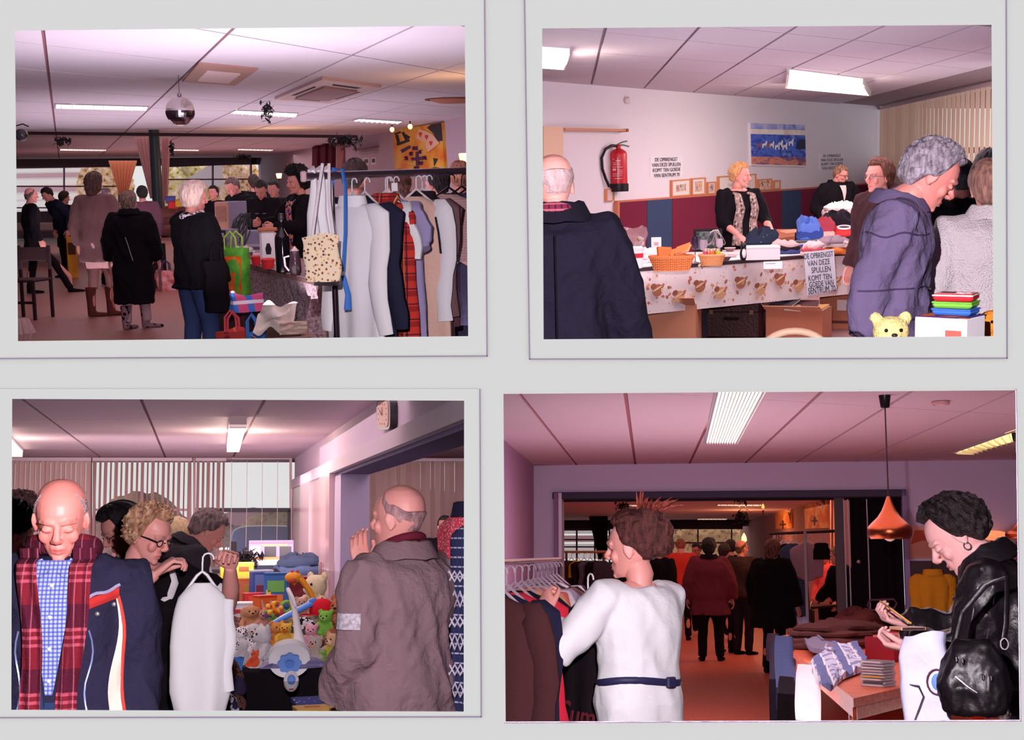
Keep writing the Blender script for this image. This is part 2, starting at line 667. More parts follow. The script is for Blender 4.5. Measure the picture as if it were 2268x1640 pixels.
 # ---------------------------------------------------------------- people
SKIN = (226, 150, 138)
def make_head(kind):
 """head and neck, pivot at the top of the spine, face towards +y"""
 mb = MB()
 prof = [(.003, .070, .024, .024), (.018, .087, -.01, .040), (.040, .091, -.045, .053), (.065, .089, -.070, .062), (.090, .089, -.088, .068),
 (.115, .087, -.098, .072), (.140, .092, -.103, .0755), (.165, .089, -.102, .0755), (.190, .077, -.094, .070), (.211, .057, -.077, .057),
 (.226, .031, -.052, .037), (.235, .004, -.026, .014)]
 mb.loft([ring((0, (a + b) / 2, z), (w, 0, 0), (0, (a - b) / 2, 0), 24, 2.25, .22 if z < .1 else .1) for z, a, b, w in prof])
 mb.tube([(0, -.005, .06), (0, -.014, .02), (0, -.018, .0)], [.052, .054, .054], 16)
 mb.tube([(0, .086, .132), (0, .098, .112), (0, .112, .092), (0, .106, .080)], [.008, .0105, .014, .010], 10)
 for s in (-1, 1):
  mb.ball((s * .012, .101, .083), (.0085, .011, .0085), 10, 6)
  mb.ball((s * .036, .0625, .084), (.025, .0195, .026), 12, 8)
  mb.tube([(s * .010, .090, .137), (s * .032, .088, .142), (s * .055, .068, .136)], [.008, .0095, .007], 8)
  e = Matrix.Translation((s * .078, -.008, .104)) @ Matrix.Rotation(s * -.35, 4, 'Z') @ Matrix.Rotation(-.2, 4, 'X')
  mb.ball((0, 0, 0), (.009, .021, .033), 12, 8, e)
  mb.ball((0, .004, -.026), (.008, .010, .011), 8, 6, e)
  if kind == 'open':
   mb.ball((s * .032, .0745, .1225), (.0165, .0125, .0085), 12, 8)
  if kind == 'closed':
   mb.ball((s * .032, .0795, .1145), (.0165, .0115, .0115), 12, 8)
 mb.tube([(-.024, .083, .049), (0, .0945, .0525), (.024, .083, .049)], [.004, .0062, .004], 8)
 mb.tube([(-.020, .083, .042), (0, .0935, .040), (.020, .083, .042)], [.004, .0072, .004], 8)
 mb.ball((0, .078, .014), (.020, .014, .014), 12, 8)
 me = vox(mb, .0042, 3, .5, 'head')
 a = getco(me)
 def push(c, sig, d):
  w = np.exp(-(((a - np.array(c)) / np.array(sig)) ** 2).sum(1))
  return w[:, None] * np.array(d)
 for s in (-1, 1):
  if kind == 'open':
   a += push((s * .033, .092, .113), (.014, .03, .006), (0, -.007, 0))
  else:
   a += push((s * .033, .092, .127), (.016, .03, .004), (0, -.006, 0))
  a += push((s * .030, .088, .060), (.007, .03, .020), (0, -.004, 0))
  a += push((s * .082, -.006, .106), (.006, .011, .018), (-s * .007, 0, 0))
 a += push((0, .1, .0462), (.022, .03, .0022), (0, -.005, 0))
 a += push((0, .1, .030), (.022, .03, .004), (0, -.003, 0))
 setco(me, a)
 x, y, z = np.abs(a[:, 0]), a[:, 1], a[:, 2]
 c = np.ones((len(a), 4), dtype=np.float32)
 c[:, :3] = (1, 1, 1)
 def paint(w, rgb):
  w = np.clip(w, 0, 1)[:, None]
  c[:, :3] = c[:, :3] * (1 - w) + np.array(rgb) * w
 f = (y > .04)
 paint(f * .32 * np.exp(-((x - .042) / .02) ** 2 - ((z - .080) / .02) ** 2), (1.05, .62, .62))
 paint(f * .5 * np.exp(-(x / .016) ** 2 - ((z - .086) / .016) ** 2), (1.05, .62, .60))
 paint((y > .07) * .8 * np.exp(-(x / .022) ** 4 - ((z - .0462) / .0085) ** 4), (.82, .36, .40))
 paint((y > .07) * .7 * np.exp(-(x / .022) ** 4 - ((z - .0464) / .0016) ** 2), (.3, .1, .1))
 bz = .1435 - ((x - .03) / .05) ** 2 * .012
 paint((y > .05) * .62 * np.exp(-((x - .034) / .021) ** 4 - ((z - bz) / .0035) ** 2), (.32, .24, .22))
 if kind == 'closed':
  lz = .1065 + ((x - .032) / .02) ** 2 * .002
  paint((y > .06) * .85 * np.exp(-((x - .032) / .017) ** 4 - ((z - lz) / .0018) ** 2), (.18, .08, .08))
 else:
  paint((y > .06) * .5 * np.exp(-((x - .032) / .018) ** 4 - ((z - .1235) / .0022) ** 2), (.2, .1, .1))
 setcol(me, c)
 return me
def make_hand(curl, spread=.02):
 """a right hand seen palm down: wrist at 0, fingers along +y, palm towards -z, thumb on -x"""
 mb = MB()
 mb.loft([ring((0, y, z), (w, 0, 0), (0, 0, t), 14, 2.6) for y, w, t, z in ((-.05, .026, .020, 0), (-.01, .027, .018, 0), (.02, .036, .016, .001), (.055, .041, .0145, .002), (.085, .040, .0115, .001), (.093, .036, .007, 0))])
 for i, (x, ln, r) in enumerate(((-.030, .070, .0088), (-.010, .079, .0092), (.011, .073, .0088), (.031, .056, .0078))):
  p = V((x, .078, .001))
  d = V((x * spread * 20, 1, 0)).normalized()
  pts, rr = [p], [r * 1.05]
  ang = 0
  for k, (fr, cm) in enumerate(((.46, .8), (.30, 1.1), (.24, .8))):
   ang += curl * cm * (1 + .06 * i)
   q = V((d.x, d.y * math.cos(ang), -math.sin(ang)))
   p = p + q * (ln * fr + (.012 if k == 0 else 0))
   pts.append(p)
   rr.append(r * (.98, .9, .74)[k])
  mb.tube(pts, rr, 10)
  mb.ball(pts[-1], rr[-1], 8, 6)
  mb.ball(pts[1], rr[1] * 1.08, 8, 6)
 t = [V((-.018, .004, -.006)), V((-.044, .036, -.012 - .01 * curl)), V((-.056, .066, -.016 - .022 * curl)), V((-.056 + .012 * curl, .092, -.02 - .03 * curl))]
 mb.tube(t, [.015, .0125, .0105, .0085], 10)
 mb.ball(t[-1], .0085, 8, 6)
 me = vox(mb, .0034, 2, .5, 'hand')
 a = getco(me)
 c = np.ones((len(a), 4), dtype=np.float32)
 setcol(me, c)
 return me
HEADS = {k: make_head(k) for k in ('open', 'closed')}
HANDS = {k: make_hand(c) for k, c in (('flat', .08), ('relaxed', .38), ('grip', .85), ('fist', 1.25))}
SKINS = {}
def skin_mat(c):
 if c not in SKINS:
  m = mat(c, rough=.45, spec=.4, attr='col', var=0.0)
  nt = m.node_tree
  b = nt.nodes['Principled BSDF']
  a = [n for n in nt.nodes if n.type == 'ATTRIBUTE'][0]
  x = nt.nodes.new('ShaderNodeMix')
  x.data_type, x.blend_type = 'RGBA', 'MULTIPLY'
  x.inputs[0].default_value = 1
  x.inputs[7].default_value = lin(c)
  nt.links.new(a.outputs['Color'], x.inputs[6])
  nt.links.new(x.outputs[2], b.inputs['Base Color'])
  b.inputs['Subsurface Weight'].default_value = 0.0
  SKINS[c] = m
 return SKINS[c]
def hair_mesh(style='short', seed=0, n=72, m=30, front=58, th=.016, drop=.09, shrink=.22, amp=.006, fr=(6, 5), side=.03, part_=0, top=0.0, sidecov=1.0, start=0.0):
 """a cap of hair grown from the crown to a hairline"""
 c = V((0, -.007, .132))
 R = (.0775, .0995, .1045)
 fn = noise.noise
 rows = []
 for i in range(m + 1):
  t = i / m
  row = []
  for j in range(n):
   ph = 2 * PI * j / n
   fy, fx = math.cos(ph), math.sin(ph)
   k = .5 - .5 * fy            # 0 at the face, 1 at the back
   ks = max(0.0, min(1.0, (k - .22) / .28))
   ks = ks * ks * (3 - 2 * ks)
   kb = max(0.0, min(1.0, (k - .55) / .3))
   kb = kb * kb * (3 - 2 * kb)
   amax = front + (90 - front) * ks * sidecov
   L = side * ks + (drop - side) * kb
   tt = start + (1 - start) * t
   tot = amax / 90 * .15 + L
   s = tt * tot
   if s < amax / 90 * .15:
    ang = math.radians(s / .15 * 90)
    hr, hz, dn = math.sin(ang), math.cos(ang), 0.0
   else:
    dn = s - amax / 90 * .15
    ang = math.radians(amax)
    hr, hz = math.sin(ang), math.cos(ang)
   sh = 1 - shrink * min(1.0, dn / max(.05, drop))
   nz = fn((fx * fr[0] + seed, fy * fr[0] - seed, t * fr[1])) + .5 * fn((fx * fr[0] * 2.3, fy * fr[0] * 2.3 + seed, t * fr[1] * 2))
   h = th * (.75 + .25 * math.sin(PI * min(1, tt * 1.1))) + amp * nz + top * max(0, hz)
   e = min(1.0, (1 - t) / .07)
   h = h * e - .006 * (1 - e)
   if start > 0:
    h -= .02 * max(0, 1 - k / .3)
   if start > 0:
    e2 = min(1.0, t / .10)
    h = h * e2 - .004 * (1 - e2)
   p = V((R[0] * hr * sh * fx, R[1] * hr * sh * fy, R[2] * hz))
   nrm = V((hr * fx, hr * fy, max(hz, 0) + (.0 if dn else 0))).normalized()
   p = c + p + nrm * h - V((0, .012 * (1 - sh) * 0, dn))
   row.append(p)
  rows.append(row)
 mb = MB()
 inner = [c + (p - c) * .82 for p in rows[-1]]
 first = [c + (p - c) * .9 for p in rows[0]] if start > 0 else None
 rings = ([first] if first else []) + rows + [inner]
 mb.loft(rings, start == 0, True)
 return mb
def ik(S, Wr, l1, l2, pole):
 d = Wr - S
 if d.length > l1 + l2 - .002:
  Wr = S + d.normalized() * (l1 + l2 - .002)
  d = Wr - S
 L = d.length
 a = (l1 * l1 - l2 * l2 + L * L) / (2 * L)
 h = math.sqrt(max(0, l1 * l1 - a * a))
 n = d / L
 p = V(pole) - n * V(pole).dot(n)
 p.normalize()
 return S + n * a + p * h, Wr
class Body:
 pass
TORSO = [(.84, .160, .105), (.92, .172, .118), (1.0, .158, .110), (1.08, .146, .104), (1.16, .152, .108), (1.25, .168, .118), (1.33, .178, .116), (1.385, .172, .098), (1.425, .128, .078), (1.455, .072, .062)]
def person(room, label, px, py, y, yaw=0, H=None, lean=0, side=0, nod=0, turn=0, tilt=0, fat=1.0, coat=None, legs=None, shoe=None, skin=SKIN, hair=None,
 L=None, R=None, feet=None, vx=.018, head='open', eyes=False, bare=False, group=None, chest=0.0, hs=1.0, extra=None, name='person', zf=None, shw=1.0, neck=0.0):
 B = Body()
 B.room = room
 leanr, sider = math.radians(lean), math.radians(side)
 def sp(p):
  p = V(p)
  k = max(0.0, min(1.0, (p.z - .86) / .28))
  a = leanr * k
  piv = V((0, 0, .93))
  return piv + Matrix.Rotation(-a, 3, 'X') @ (Matrix.Rotation(sider * k, 3, 'Y') @ (p - piv)) if p.z > .86 else p
 B.sp = sp
 def spd(d, z=1.3):
  return sp(V((0, 0, z)) + V(d) * .01) - sp((0, 0, z))
 N = sp((0, .012 + neck * .5, 1.465 - neck * .3))
 Rh = Matrix.Rotation(math.radians(turn), 4, 'Z') @ Matrix.Rotation(math.radians(-nod), 4, 'X') @ Matrix.Rotation(math.radians(tilt), 4, 'Y')
 Hm = Matrix.Translation(N) @ Matrix.Rotation(-leanr * .55, 4, 'X') @ Matrix.Rotation(sider * .5, 4, 'Y') @ Rh @ Matrix.Scale(hs, 4)
 B.Hm = Hm
 top = Hm @ V((0, -.01, .245))
 P = room.P(px, py, y)
 floor = -room.e if zf is None else zf
 s = (P.z - floor) / top.z
 if H:
  s = H / 1.70
  floor = P.z - top.z * s
 rz = math.radians(yaw)
 off = Matrix.Rotation(rz, 3, 'Z') @ (V((top.x, top.y, 0)) * s)
 loc = V((P.x - off.x, P.y - off.y, floor))
 root = thing(room, name, label, 'person', loc, rz, group, s=s)
 B.root, B.s = root, s
 B.arm = {}
 for sg, A in ((-1, L), (1, R)):
  A = dict(A or {})
  S = sp((sg * .185 * shw, 0, 1.385))
  w = V(A.get('w', (sg * (.25 + .12 * (fat - 1) + .6 * (coat or {}).get('bulk', .022)), .06, .86)))
  E, w = ik(S, w, .295, .262, A.get('pole', (sg * .5, -1, -.2)))
  B.arm[sg] = (S, E, w, A)
 mb = MB()
 mb.loft([ring(sp((0, -.004, z)), V((hw * .86, 0, 0)), spd((0, 1, 0), z).normalized() * hd * .8, 14) for z, hw, hd in TORSO])
 for sg in (-1, 1):
  S, E, w, A = B.arm[sg]
  mb.tube([sp((sg * .09, 0, 1.40)), S, S.lerp(E, .5), E, E.lerp(w, .4), w], [.045, .054, .048, .041, .040, .027], 12)
  hx = sg * .088
  fx, fy = (feet or ((-.1, .0, 0), (.1, .0, 0)))[0 if sg < 0 else 1][:2]
  knee = V(((hx + fx) / 2, fy / 2 + .03, .49))
  mb.tube([(hx, 0, .92), (hx, .01, .80), knee, (fx, fy - .03, .25), (fx, fy - .02, .07)], [.075, .078, .055, .048, .036], 10)
 core = vox(mb, .013 if bare else .03, 3, .5, 'core')
 cc = np.ones((len(core.vertices), 4), dtype=np.float32)
 setcol(core, cc)
 nk = [sp((0, -.006, 1.34)), sp((0, -.008, 1.40)), sp((0, -.012, 1.445)), Hm @ V((0, -.018, .004)), Hm @ V((0, -.012, .03)), Hm @ V((0, -.006, .055))]
 nm = MB().tube(nk, [.055, .056, .056, .0555 * hs, .054 * hs, .050 * hs], 20).F()
 setcol(nm, np.ones((len(nm.vertices), 4), dtype=np.float32))
 parts = [(core, None), (HEADS[head], Hm), (nm, None)]
 for sg in (-1, 1):
  S, E, w, A = B.arm[sg]
  hp = A.get('hand', 'relaxed')
  if hp is None:
   continue
  d = V(A.get('dir', (w - E))).normalized()
  pn = V(A.get('palm', (-sg, 0, 0)))
  z = -(pn - d * pn.dot(d))
  z.normalize()
  x = d.cross(z)
  M = Matrix((x, d, z)).transposed().to_4x4()
  if sg < 0:
   M = M @ Matrix.Scale(-1, 4, (1, 0, 0))
  M = Matrix.Translation(w) @ M @ Matrix.Scale(A.get('hs', 1.0), 4)
  B.__dict__['hand%d' % sg] = M
  parts.append((HANDS[hp], M))
 me, cols = join(parts, 'body')
 bpy.data.meshes.remove(core)
 setcol(me, cols)
 part(root, 'body', me, skin_mat(skin))
 if eyes:
  for sg in (-1, 1):
   e = MB().ball((sg * .032, .0745, .1140), (.0125, .0105, .0085), 12, 8)
   e.v = [Hm @ p for p in e.v]
   eo = part(root, 'eye', e, mat((235, 225, 222), rough=.2))
   ir = MB().ball((sg * .032 + eyes[0], .0818, .1140 + eyes[1]), (.0055, .0040, .0055), 10, 6)
   ir.v = [Hm @ p for p in ir.v]
   part(eo, 'iris', ir, mat((40, 26, 22), rough=.15))
 if legs:
  lg = dict(dict(w=1.0, hem=.06, name='trousers'), **legs)
  mb = MB()
  if lg['name'] in ('skirt', 'dress'):
   mb.loft([ring((0, 0, z), (w * fat, 0, 0), (0, d * fat, 0), 20) for z, w, d in ((lg['hem'], .20 * lg['w'], .17 * lg['w']), (.75, .19, .15), (.92, .178, .122), (1.02, .15, .108))])
  else:
   mb.loft([ring((0, -.005, z), (w * fat, 0, 0), (0, d * fat, 0), 16) for z, w, d in ((.80, .165, .112), (.88, .180, .125), (.98, .168, .118), (1.06, .15, .105))])
   for sg in (-1, 1):
    fx, fy = (feet or ((-.1, .0, 0), (.1, .0, 0)))[0 if sg < 0 else 1][:2]
    hx = sg * .09
    knee = V(((hx + fx) / 2, fy / 2 + .025, .49))
    w = lg['w']
    h = lg['hem']
    bot = V((fx, fy - .025, .06)).lerp(knee, max(0, (h - .06) / .43))
    mb.tube([(hx, 0, .93), (hx * 1.02, 0, .80), knee.lerp(V((hx, 0, .8)), .35), knee, knee.lerp(bot, .5), bot], [.09 * fat, .095 * fat, .080 * w, .068 * w, .064 * w, .060 * w], 12)
  m2 = vox(mb, max(vx, .016), 4, .5, lg['name'])
  wrinkle(m2, .006, (9, 9, 6), px)
  B.legs = part(root, lg['name'], m2, lg['m'])
 if shoe is not None:
  for k, (fx, fy, fa) in enumerate(feet or ((-.1, .0, 8), (.1, .0, -8))):
   mb = MB()
   boot = isinstance(shoe, dict) and shoe.get('boot', 0)
   rows = [(-.075, .026, .06, .0), (-.055, .036, .07, 0), (.0, .036, .065, 0), (.06, .042, .045, 0), (.13, .044, .036, 0), (.18, .034, .028, 0), (.20, .015, .018, 0)]
   mb.loft([ring((0, yy, hh / 2 + .006), (ww, 0, 0), (0, 0, hh / 2 + .004), 12, 3) for yy, ww, hh, _ in rows])
   if boot:
    mb.tube([(0, -.03, .05), (0, -.03, boot * .5), (0, -.03, boot)], [.05, .052, .066], 12)
   else:
    mb.tube([(0, -.03, .04), (0, -.03, .10)], [.042, .040], 12)
   m3 = vox(mb, .011, 2, .5, 'shoe')
   setco(m3, np.array([(Matrix.Translation((fx, fy, 0)) @ Matrix.Rotation(math.radians(fa), 4, 'Z')) @ V(p) for p in getco(m3).tolist()]))
   part(root, 'boot' if boot else 'shoe', m3, shoe['m'] if isinstance(shoe, dict) else shoe)
 if coat:
  ct = dict(dict(hem=.80, bulk=.022, flare=1.0, sleeve=1.0, name='coat', collar=None, hood=False, amp=.022, neckz=1.455, open=0), **coat)
  bk = ct['bulk']
  mb = MB()
  rows = []
  zs = [r for r in TORSO if r[0] > ct['hem'] + .03 and r[0] <= ct['neckz'] + .001]
  if ct['hem'] < .84:
   k = ct['flare']
   rows = [(ct['hem'], .175 * k, .130 * k)]
   if ct['hem'] < .6:
    rows.append((.7, .178 * (k * .6 + .4), .128 * (k * .6 + .4)))
  else:
   rows = [(ct['hem'], .166 * ct['flare'], .116 * ct['flare'])]
  rows += zs
  rr = []
  for z, hw, hd in rows:
   ft = fat if z < 1.3 else 1 + (fat - 1) * .4
   sw = 1 + (shw - 1) * (1 if z > 1.2 else 0)
   b2 = bk if z < 1.42 else bk * .4
   ch = chest * math.exp(-((z - 1.24) / .07) ** 2) + (.06 * (fat - 1) * math.exp(-((z - 1.02) / .12) ** 2) if fat > 1 else 0)
   rr.append(ring(sp((0, ch * .5 - .004, z)), V((hw * ft * sw + b2, 0, 0)), spd((0, 1, 0), z).normalized() * (hd * ft + b2 * .8 + ch * .5), 18, 2.3))
  mb.loft(rr)
  for sg in (-1, 1):
   S, E, w, A = B.arm[sg]
   k = ct['sleeve']
   end = E.lerp(w, min(1, (k - .5) / .5)) if k > .5 else S.lerp(E, k / .5)
   pts = [sp((sg * .10, 0, 1.395)), S + spd((0, 0, -1)) * 0, S.lerp(E, .35), S.lerp(E, .7)]
   rd = [.058 + bk * .4, .068 + bk * .7, .066 + bk, .060 + bk]
   if k > .5:
    pts += [E, E.lerp(end, .5), end]
    rd += [.055 + bk, .050 + bk, .041 + bk * .8]
   else:
    pts = pts[:3] + [end]
    rd = rd[:3] + [.062 + bk]
   mb.tube(pts, rd, 14)
  if ct['hood']:
   c = sp((0, -.10, 1.44))
   mb.ball(c, (.13, .06, .085), 14, 8)
   mb.tube([sp((sg * .11, y2, z2)) for sg, y2, z2 in ((-1, .05, 1.43), (-1, -.05, 1.47), (-.4, -.11, 1.49), (.4, -.11, 1.49), (1, -.05, 1.47), (1, .05, 1.43))], [.03, .042, .05, .05, .042, .03], 10)
  m4 = vox(mb, vx, 4, .5, ct['name'])
  wrinkle(m4, ct['amp'], (7, 7, 4), py * .37)
  B.coat = part(root, ct['name'], m4, ct['m'])
  if ct['collar']:
   hgt, r0, cm = ct['collar']
   mb = MB()
   n = 22
   rings = []
   for i, (zz, rr2, tk) in enumerate(((0, .088, 0), (hgt * .6, .078 + r0 * .6, 0), (hgt, .076 + r0, 0), (hgt * .95, .090 + r0, 0), (hgt * .35, .112 + r0, 0), (-.01, .125 + r0, 0))):
    rings.append([sp((rr2 * math.sin(2 * PI * j / n), -.01 + rr2 * .92 * math.cos(2 * PI * j / n), 1.44 + zz - .035 * max(0, math.cos(2 * PI * j / n)) + .004 * math.sin(j * 2.1))) for j in range(n)])
   mb.loft(rings, False, False)
   part(root, 'collar', mb, cm)
 if hair:
  h = dict(hair)
  hm = h.pop('m')
  lumps = h.pop('lumps', None)
  hb = hair_mesh(seed=px * .13, **h)
  if lumps:
   for c, r in lumps:
    hb.ball(c, r, 12, 8)
  me = hb.S()
  if lumps:
   me = vox(hb, .0065, 1, .4, 'hair')
   wrinkle(me, .007, (40, 40, 22), px)
  setco(me, np.array([Hm @ V(p) for p in getco(me).tolist()]))
  B.hair = part(root, 'hair', me, hm)
 if extra:
  extra(B)
 return B
def body_part(B, name, mb, m, label=None, head=False, parent=None):
 if isinstance(mb, MB):
  if head:
   mb.v = [B.Hm @ p for p in mb.v]
  me = mb.mesh(name)
 else:
  me = mb
 return part(parent or B.root, name, me, m, label)
def glasses(B, c=(30, 24, 30), r=.0016):
 mb = MB()
 for s in (-1, 1):
  pts = [(s * (.033 + .021 * math.cos(a)), .097 - .006 * abs(math.cos(a)), .113 + .015 * math.sin(a)) for a in [2 * PI * i / 16 for i in range(17)]]
  mb.tube(pts, r, 6)
  mb.tube([(s * .054, .092, .117), (s * .070, .05, .118), (s * .077, -.01, .112)], [r * 1.6, r * 1.6, r], 6)
 mb.tube([(-.012, .098, .116), (0, .102, .119), (.012, .098, .116)], r, 6)
 return body_part(B, 'glasses', mb, mat(c, rough=.3), head=True)
def ray_on(B, o, d, off=.006, fb=None):
 """a point just over the upper garment, met from o along d"""
 if not hasattr(B, 'bvh'):
  me = B.coat.data
  B.bvh = BVHTree.FromPolygons([v.co for v in me.vertices], [p.vertices for p in me.polygons])
 h = B.bvh.ray_cast(V(o), V(d))[0]
 return h - V(d).normalized() * off if h is not None else (fb or V(o))
def on_coat(B, x, z, off=.006):
 return ray_on(B, (x, .9, z), (0, -1, 0), off, V((x, .12, z)))
def surf(B, x, z, front=True, d=.03, fat=1.0, bulk=.022, chest=0.0):
 """a point just over the coat's front or back at height z"""
 for (z0, w0, d0), (z1, w1, d1) in zip(TORSO, TORSO[1:]):
  if z0 <= z <= z1 or (z < z0 and z0 == TORSO[0][0]):
   t = max(0, (z - z0) / (z1 - z0))
   w, dd = w0 + (w1 - w0) * t, d0 + (d1 - d0) * t
   break
 else:
  w, dd = .1, .07
 w, dd = w * fat + bulk, dd * fat + bulk * .8
 k = max(0, 1 - abs(x / w) ** 2.3) ** (1 / 2.3)
 ch = chest * math.exp(-((z - 1.24) / .07) ** 2)
 return B.sp((x, (1 if front else -1) * (dd * k + d) + ch * .5 + (ch * .5 * k if front else 0), z))
 # ---------------------------------------------------------------- things that come more than once
WHITE = (232, 230, 232)
def lineX(l, m):
 (x1, y1), (x2, y2) = l
 (x3, y3), (x4, y4) = m
 D = (x1 - x2) * (y3 - y4) - (y1 - y2) * (x3 - x4)
 a, b = x1 * y2 - y1 * x2, x3 * y4 - y3 * x4
 return (a * (x3 - x4) - (x1 - x2) * b) / D, (a * (y3 - y4) - (y1 - y2) * b) / D
def ceiling_grid(room, la, lb, tile_m, groove_m, far, keep=lambda x, y: True, ga=.012, gb=.006, holes=()):
 """lay-in tiles between two sets of runners; each tile is a piece of the ceiling"""
 base = MB()
 q = room.quad
 pts = [room.ceil(x, y) for x, y in ((q[0][0] - 60, q[0][1] - 60), (q[1][0] + 60, q[1][1] - 60), (q[1][0] + 60, far), (q[0][0] - 60, far))]
 base.prism([p + V((0, 0, .014)) for p in pts], (0, 0, .05))
 c = struct(room, 'ceiling', base.F(), groove_m)
 for i in range(len(la) - 1):
  for j in range(len(lb) - 1):
   P = [lineX(la[i], lb[j]), lineX(la[i + 1], lb[j]), lineX(la[i + 1], lb[j + 1]), lineX(la[i], lb[j + 1])]
   if max(p[0] for p in P) < q[0][0] - 20 or min(p[0] for p in P) > q[1][0] + 20 or max(p[1] for p in P) < q[0][1] - 20 or max(p[1] for p in P) > far + 3:
    continue
   mx, my = sum(p[0] for p in P) / 4, sum(p[1] for p in P) / 4
   if not keep(mx, my) or (i, j) in holes:
    continue
   L = [room.ceil(*p) for p in P]
   ea, eb = (L[1] - L[0]).normalized(), (L[3] - L[0]).normalized()
   s = max(.2, abs(ea.cross(eb).z))
   A, Bv = ea * (ga / s), eb * (gb / s)
   L = [L[0] + A + Bv, L[1] - A + Bv, L[2] - A - Bv, L[3] + A - Bv]
   part(c, 'ceiling_tile', MB().prism(L, (0, 0, .013)).F(), tile_m)
 return c
def wpoly(room, a, b, pxs, t, mb=None, off=0.0):
 """a piece lying on the vertical plane a-b, its outline given where the eye sees it, t thick towards the room"""
 n = V((b.y - a.y, a.x - b.x, 0)).normalized()
 if n.dot(a) > 0:
  n = -n
 return (mb or MB()).prism([room.wall(x, y, a, b) + n * off for x, y in pxs], n * t)
def sheet(room, name, label, cat, TL, TR, BR, BL, m, folds=8, amp=.05, group=None, nu=64, nv=14, th=0):
 c = (TL + TR) / 2
 d = (TR - TL).normalized()
 n = d.cross(V((0, 0, 1)))
 def fn(u, v):
  return TL.lerp(TR, u).lerp(BL.lerp(BR, u), v) - c + n * (amp * math.sin(u * folds * 2 * PI + v) + amp * .4 * noise.noise((u * 6, v * 3, TL.x)))
 root = thing(room, name, label, cat, c, 0, group)
 part(root, 'fabric', MB().grid(fn, nu, nv).S(), m)
 return root
def troffer(room, label, quad, power=3.0, group=None, col=(255, 248, 240), nl=9, frame=(200, 190, 200)):
 """a recessed strip light: glowing panel, rim, white louvre blades"""
 L = [room.ceil(*p) for p in quad]
 c = sum(L, V()) / 4
 root = thing(room, 'ceiling_light', label, 'ceiling light', c, 0, group)
 L = [p - c for p in L]
 fr = mat(frame, rough=.5)
 for i in range(4):
  a, b = L[i], L[(i + 1) % 4]
  n = (-(a + b)).normalized() * .02
  part(root, 'rim', MB().prism([a, b, b + n, a + n], (0, 0, -.012)).F(), fr)
 part(root, 'glow_panel', MB().prism([p * .98 + V((0, 0, .004)) for p in L], (0, 0, -.010)).F(), mat(WHITE, emit=power, ecol=col))
 for i in range(nl):
  t = (i + .5) / nl
  a, b = L[0].lerp(L[1], t), L[3].lerp(L[2], t)
  part(root, 'louvre', MB().prism([a * .98 + V((0, 0, -.007)), b * .98 + V((0, 0, -.007)), b * .98 + V((0, 0, -.03)), a * .98 + V((0, 0, -.03))], (L[1] - L[0]).normalized() * .006).F(), mat((235, 225, 225), rough=.3))
 return root
def hanger_mb(w=.4, r=.004, hook=True):
 mb = MB()
 mb.tube([(-w / 2, 0, -.09), (-.02, 0, -.015), (0, 0, 0), (.02, 0, -.015), (w / 2, 0, -.09)], r * 1.6, 6)
 pts = [(0, 0, 0), (0, 0, .035)] + [(.022 - .022 * math.cos(a), 0, .05 + .022 * math.sin(a)) for a in [PI * i / 6 * 1.15 - .3 for i in range(7)]]
 mb.tube(pts, r, 6)
 return mb
def garment(room, label, loc, rz, m, w=.46, l=.75, sleeve=.55, sm=None, thick=.06, flare=1.05, group='garments on the clothes rack', name='jacket', collar=None,
 hang=(225, 220, 225), cat='garment', seed=0, hem=.015, sl_out=.05, fold=.014, rows=None):
 """a garment on its hanger; the origin is the rail it hangs from"""
 root = thing(room, name, label, cat, loc, rz, group)
 z0 = -.135
 prof = rows or [(0, .055, .035), (.012, .085, .04), (.055, w * .42, thick * .8), (.085, w * .5, thick), (.2, w * .485, thick * 1.1), (.45, w * .475, thick * 1.1), (l * .8, w * .49 * flare, thick), (l, w * .5 * flare, thick)]
 def at(z):
  for (a, b, c), (d, e, f) in zip(prof, prof[1:]):
   if z <= d:
    t = (z - a) / (d - a)
    return b + (e - b) * t, c + (f - c) * t
  return prof[-1][1:]
 zs = [0, .012, .035, .055, .075, .1, .15] + [.2 + (l - .2) * i / 9 for i in range(10)]
 rings = []
 n = 36
 for z in zs:
  hw, ht = at(z)
  k = min(1, z / l * 1.6)
  r = []
  for j in range(n):
   a = 2 * PI * j / n
   x, y = hw * math.cos(a), ht * math.sin(a)
   y += k * fold * math.sin(x * 38 + seed + z * 2) + k * fold * .6 * noise.noise((x * 9 + seed, z * 4, math.sin(a) * 2))
   x += k * .01 * noise.noise((seed, z * 6, a))
   r.append(V((x, y, z0 - z - (hem * math.sin(x * 22 + seed) if z == zs[-1] else 0))))
  rings.append(r)
 part(root, 'fabric', MB().loft(rings).S(), m)
 if sleeve:
  for s in (-1, 1):
   pts, rad = [], []
   pts, rad = [(s * w * .30, 0, z0 - .045), (s * w * .40, 0, z0 - .062)], [.030, .056]
   for i in range(8):
    t = i / 7
    pts.append((s * (w * .44 + sl_out * t + .012 * math.sin(t * 7 + seed)), .015 * math.sin(t * 5 + seed) , z0 - .085 - sleeve * t))
    rad.append(.072 - .022 * t + .005 * math.sin(t * 21 + seed))
   part(root, 'sleeve', MB().tube(pts, rad, 12, .6).S(), sm or m)
 if collar:
  mb = MB()
  n = 16
  mb.loft([[V((rr * 1.2 * math.cos(2 * PI * j / n), rr * .75 * math.sin(2 * PI * j / n), z0 + zz)) for j in range(n)] for rr, zz in ((.055, -.02), (.058, .03), (.075, .025), (.088, -.035))], False, False)
  part(root, 'collar', mb, collar)
 if hang:
  h = hanger_mb(w * .6)
  h.v = [p + V((0, 0, -.09)) for p in h.v]
  part(root, 'hanger', h, mat(hang, rough=.3))
 return root
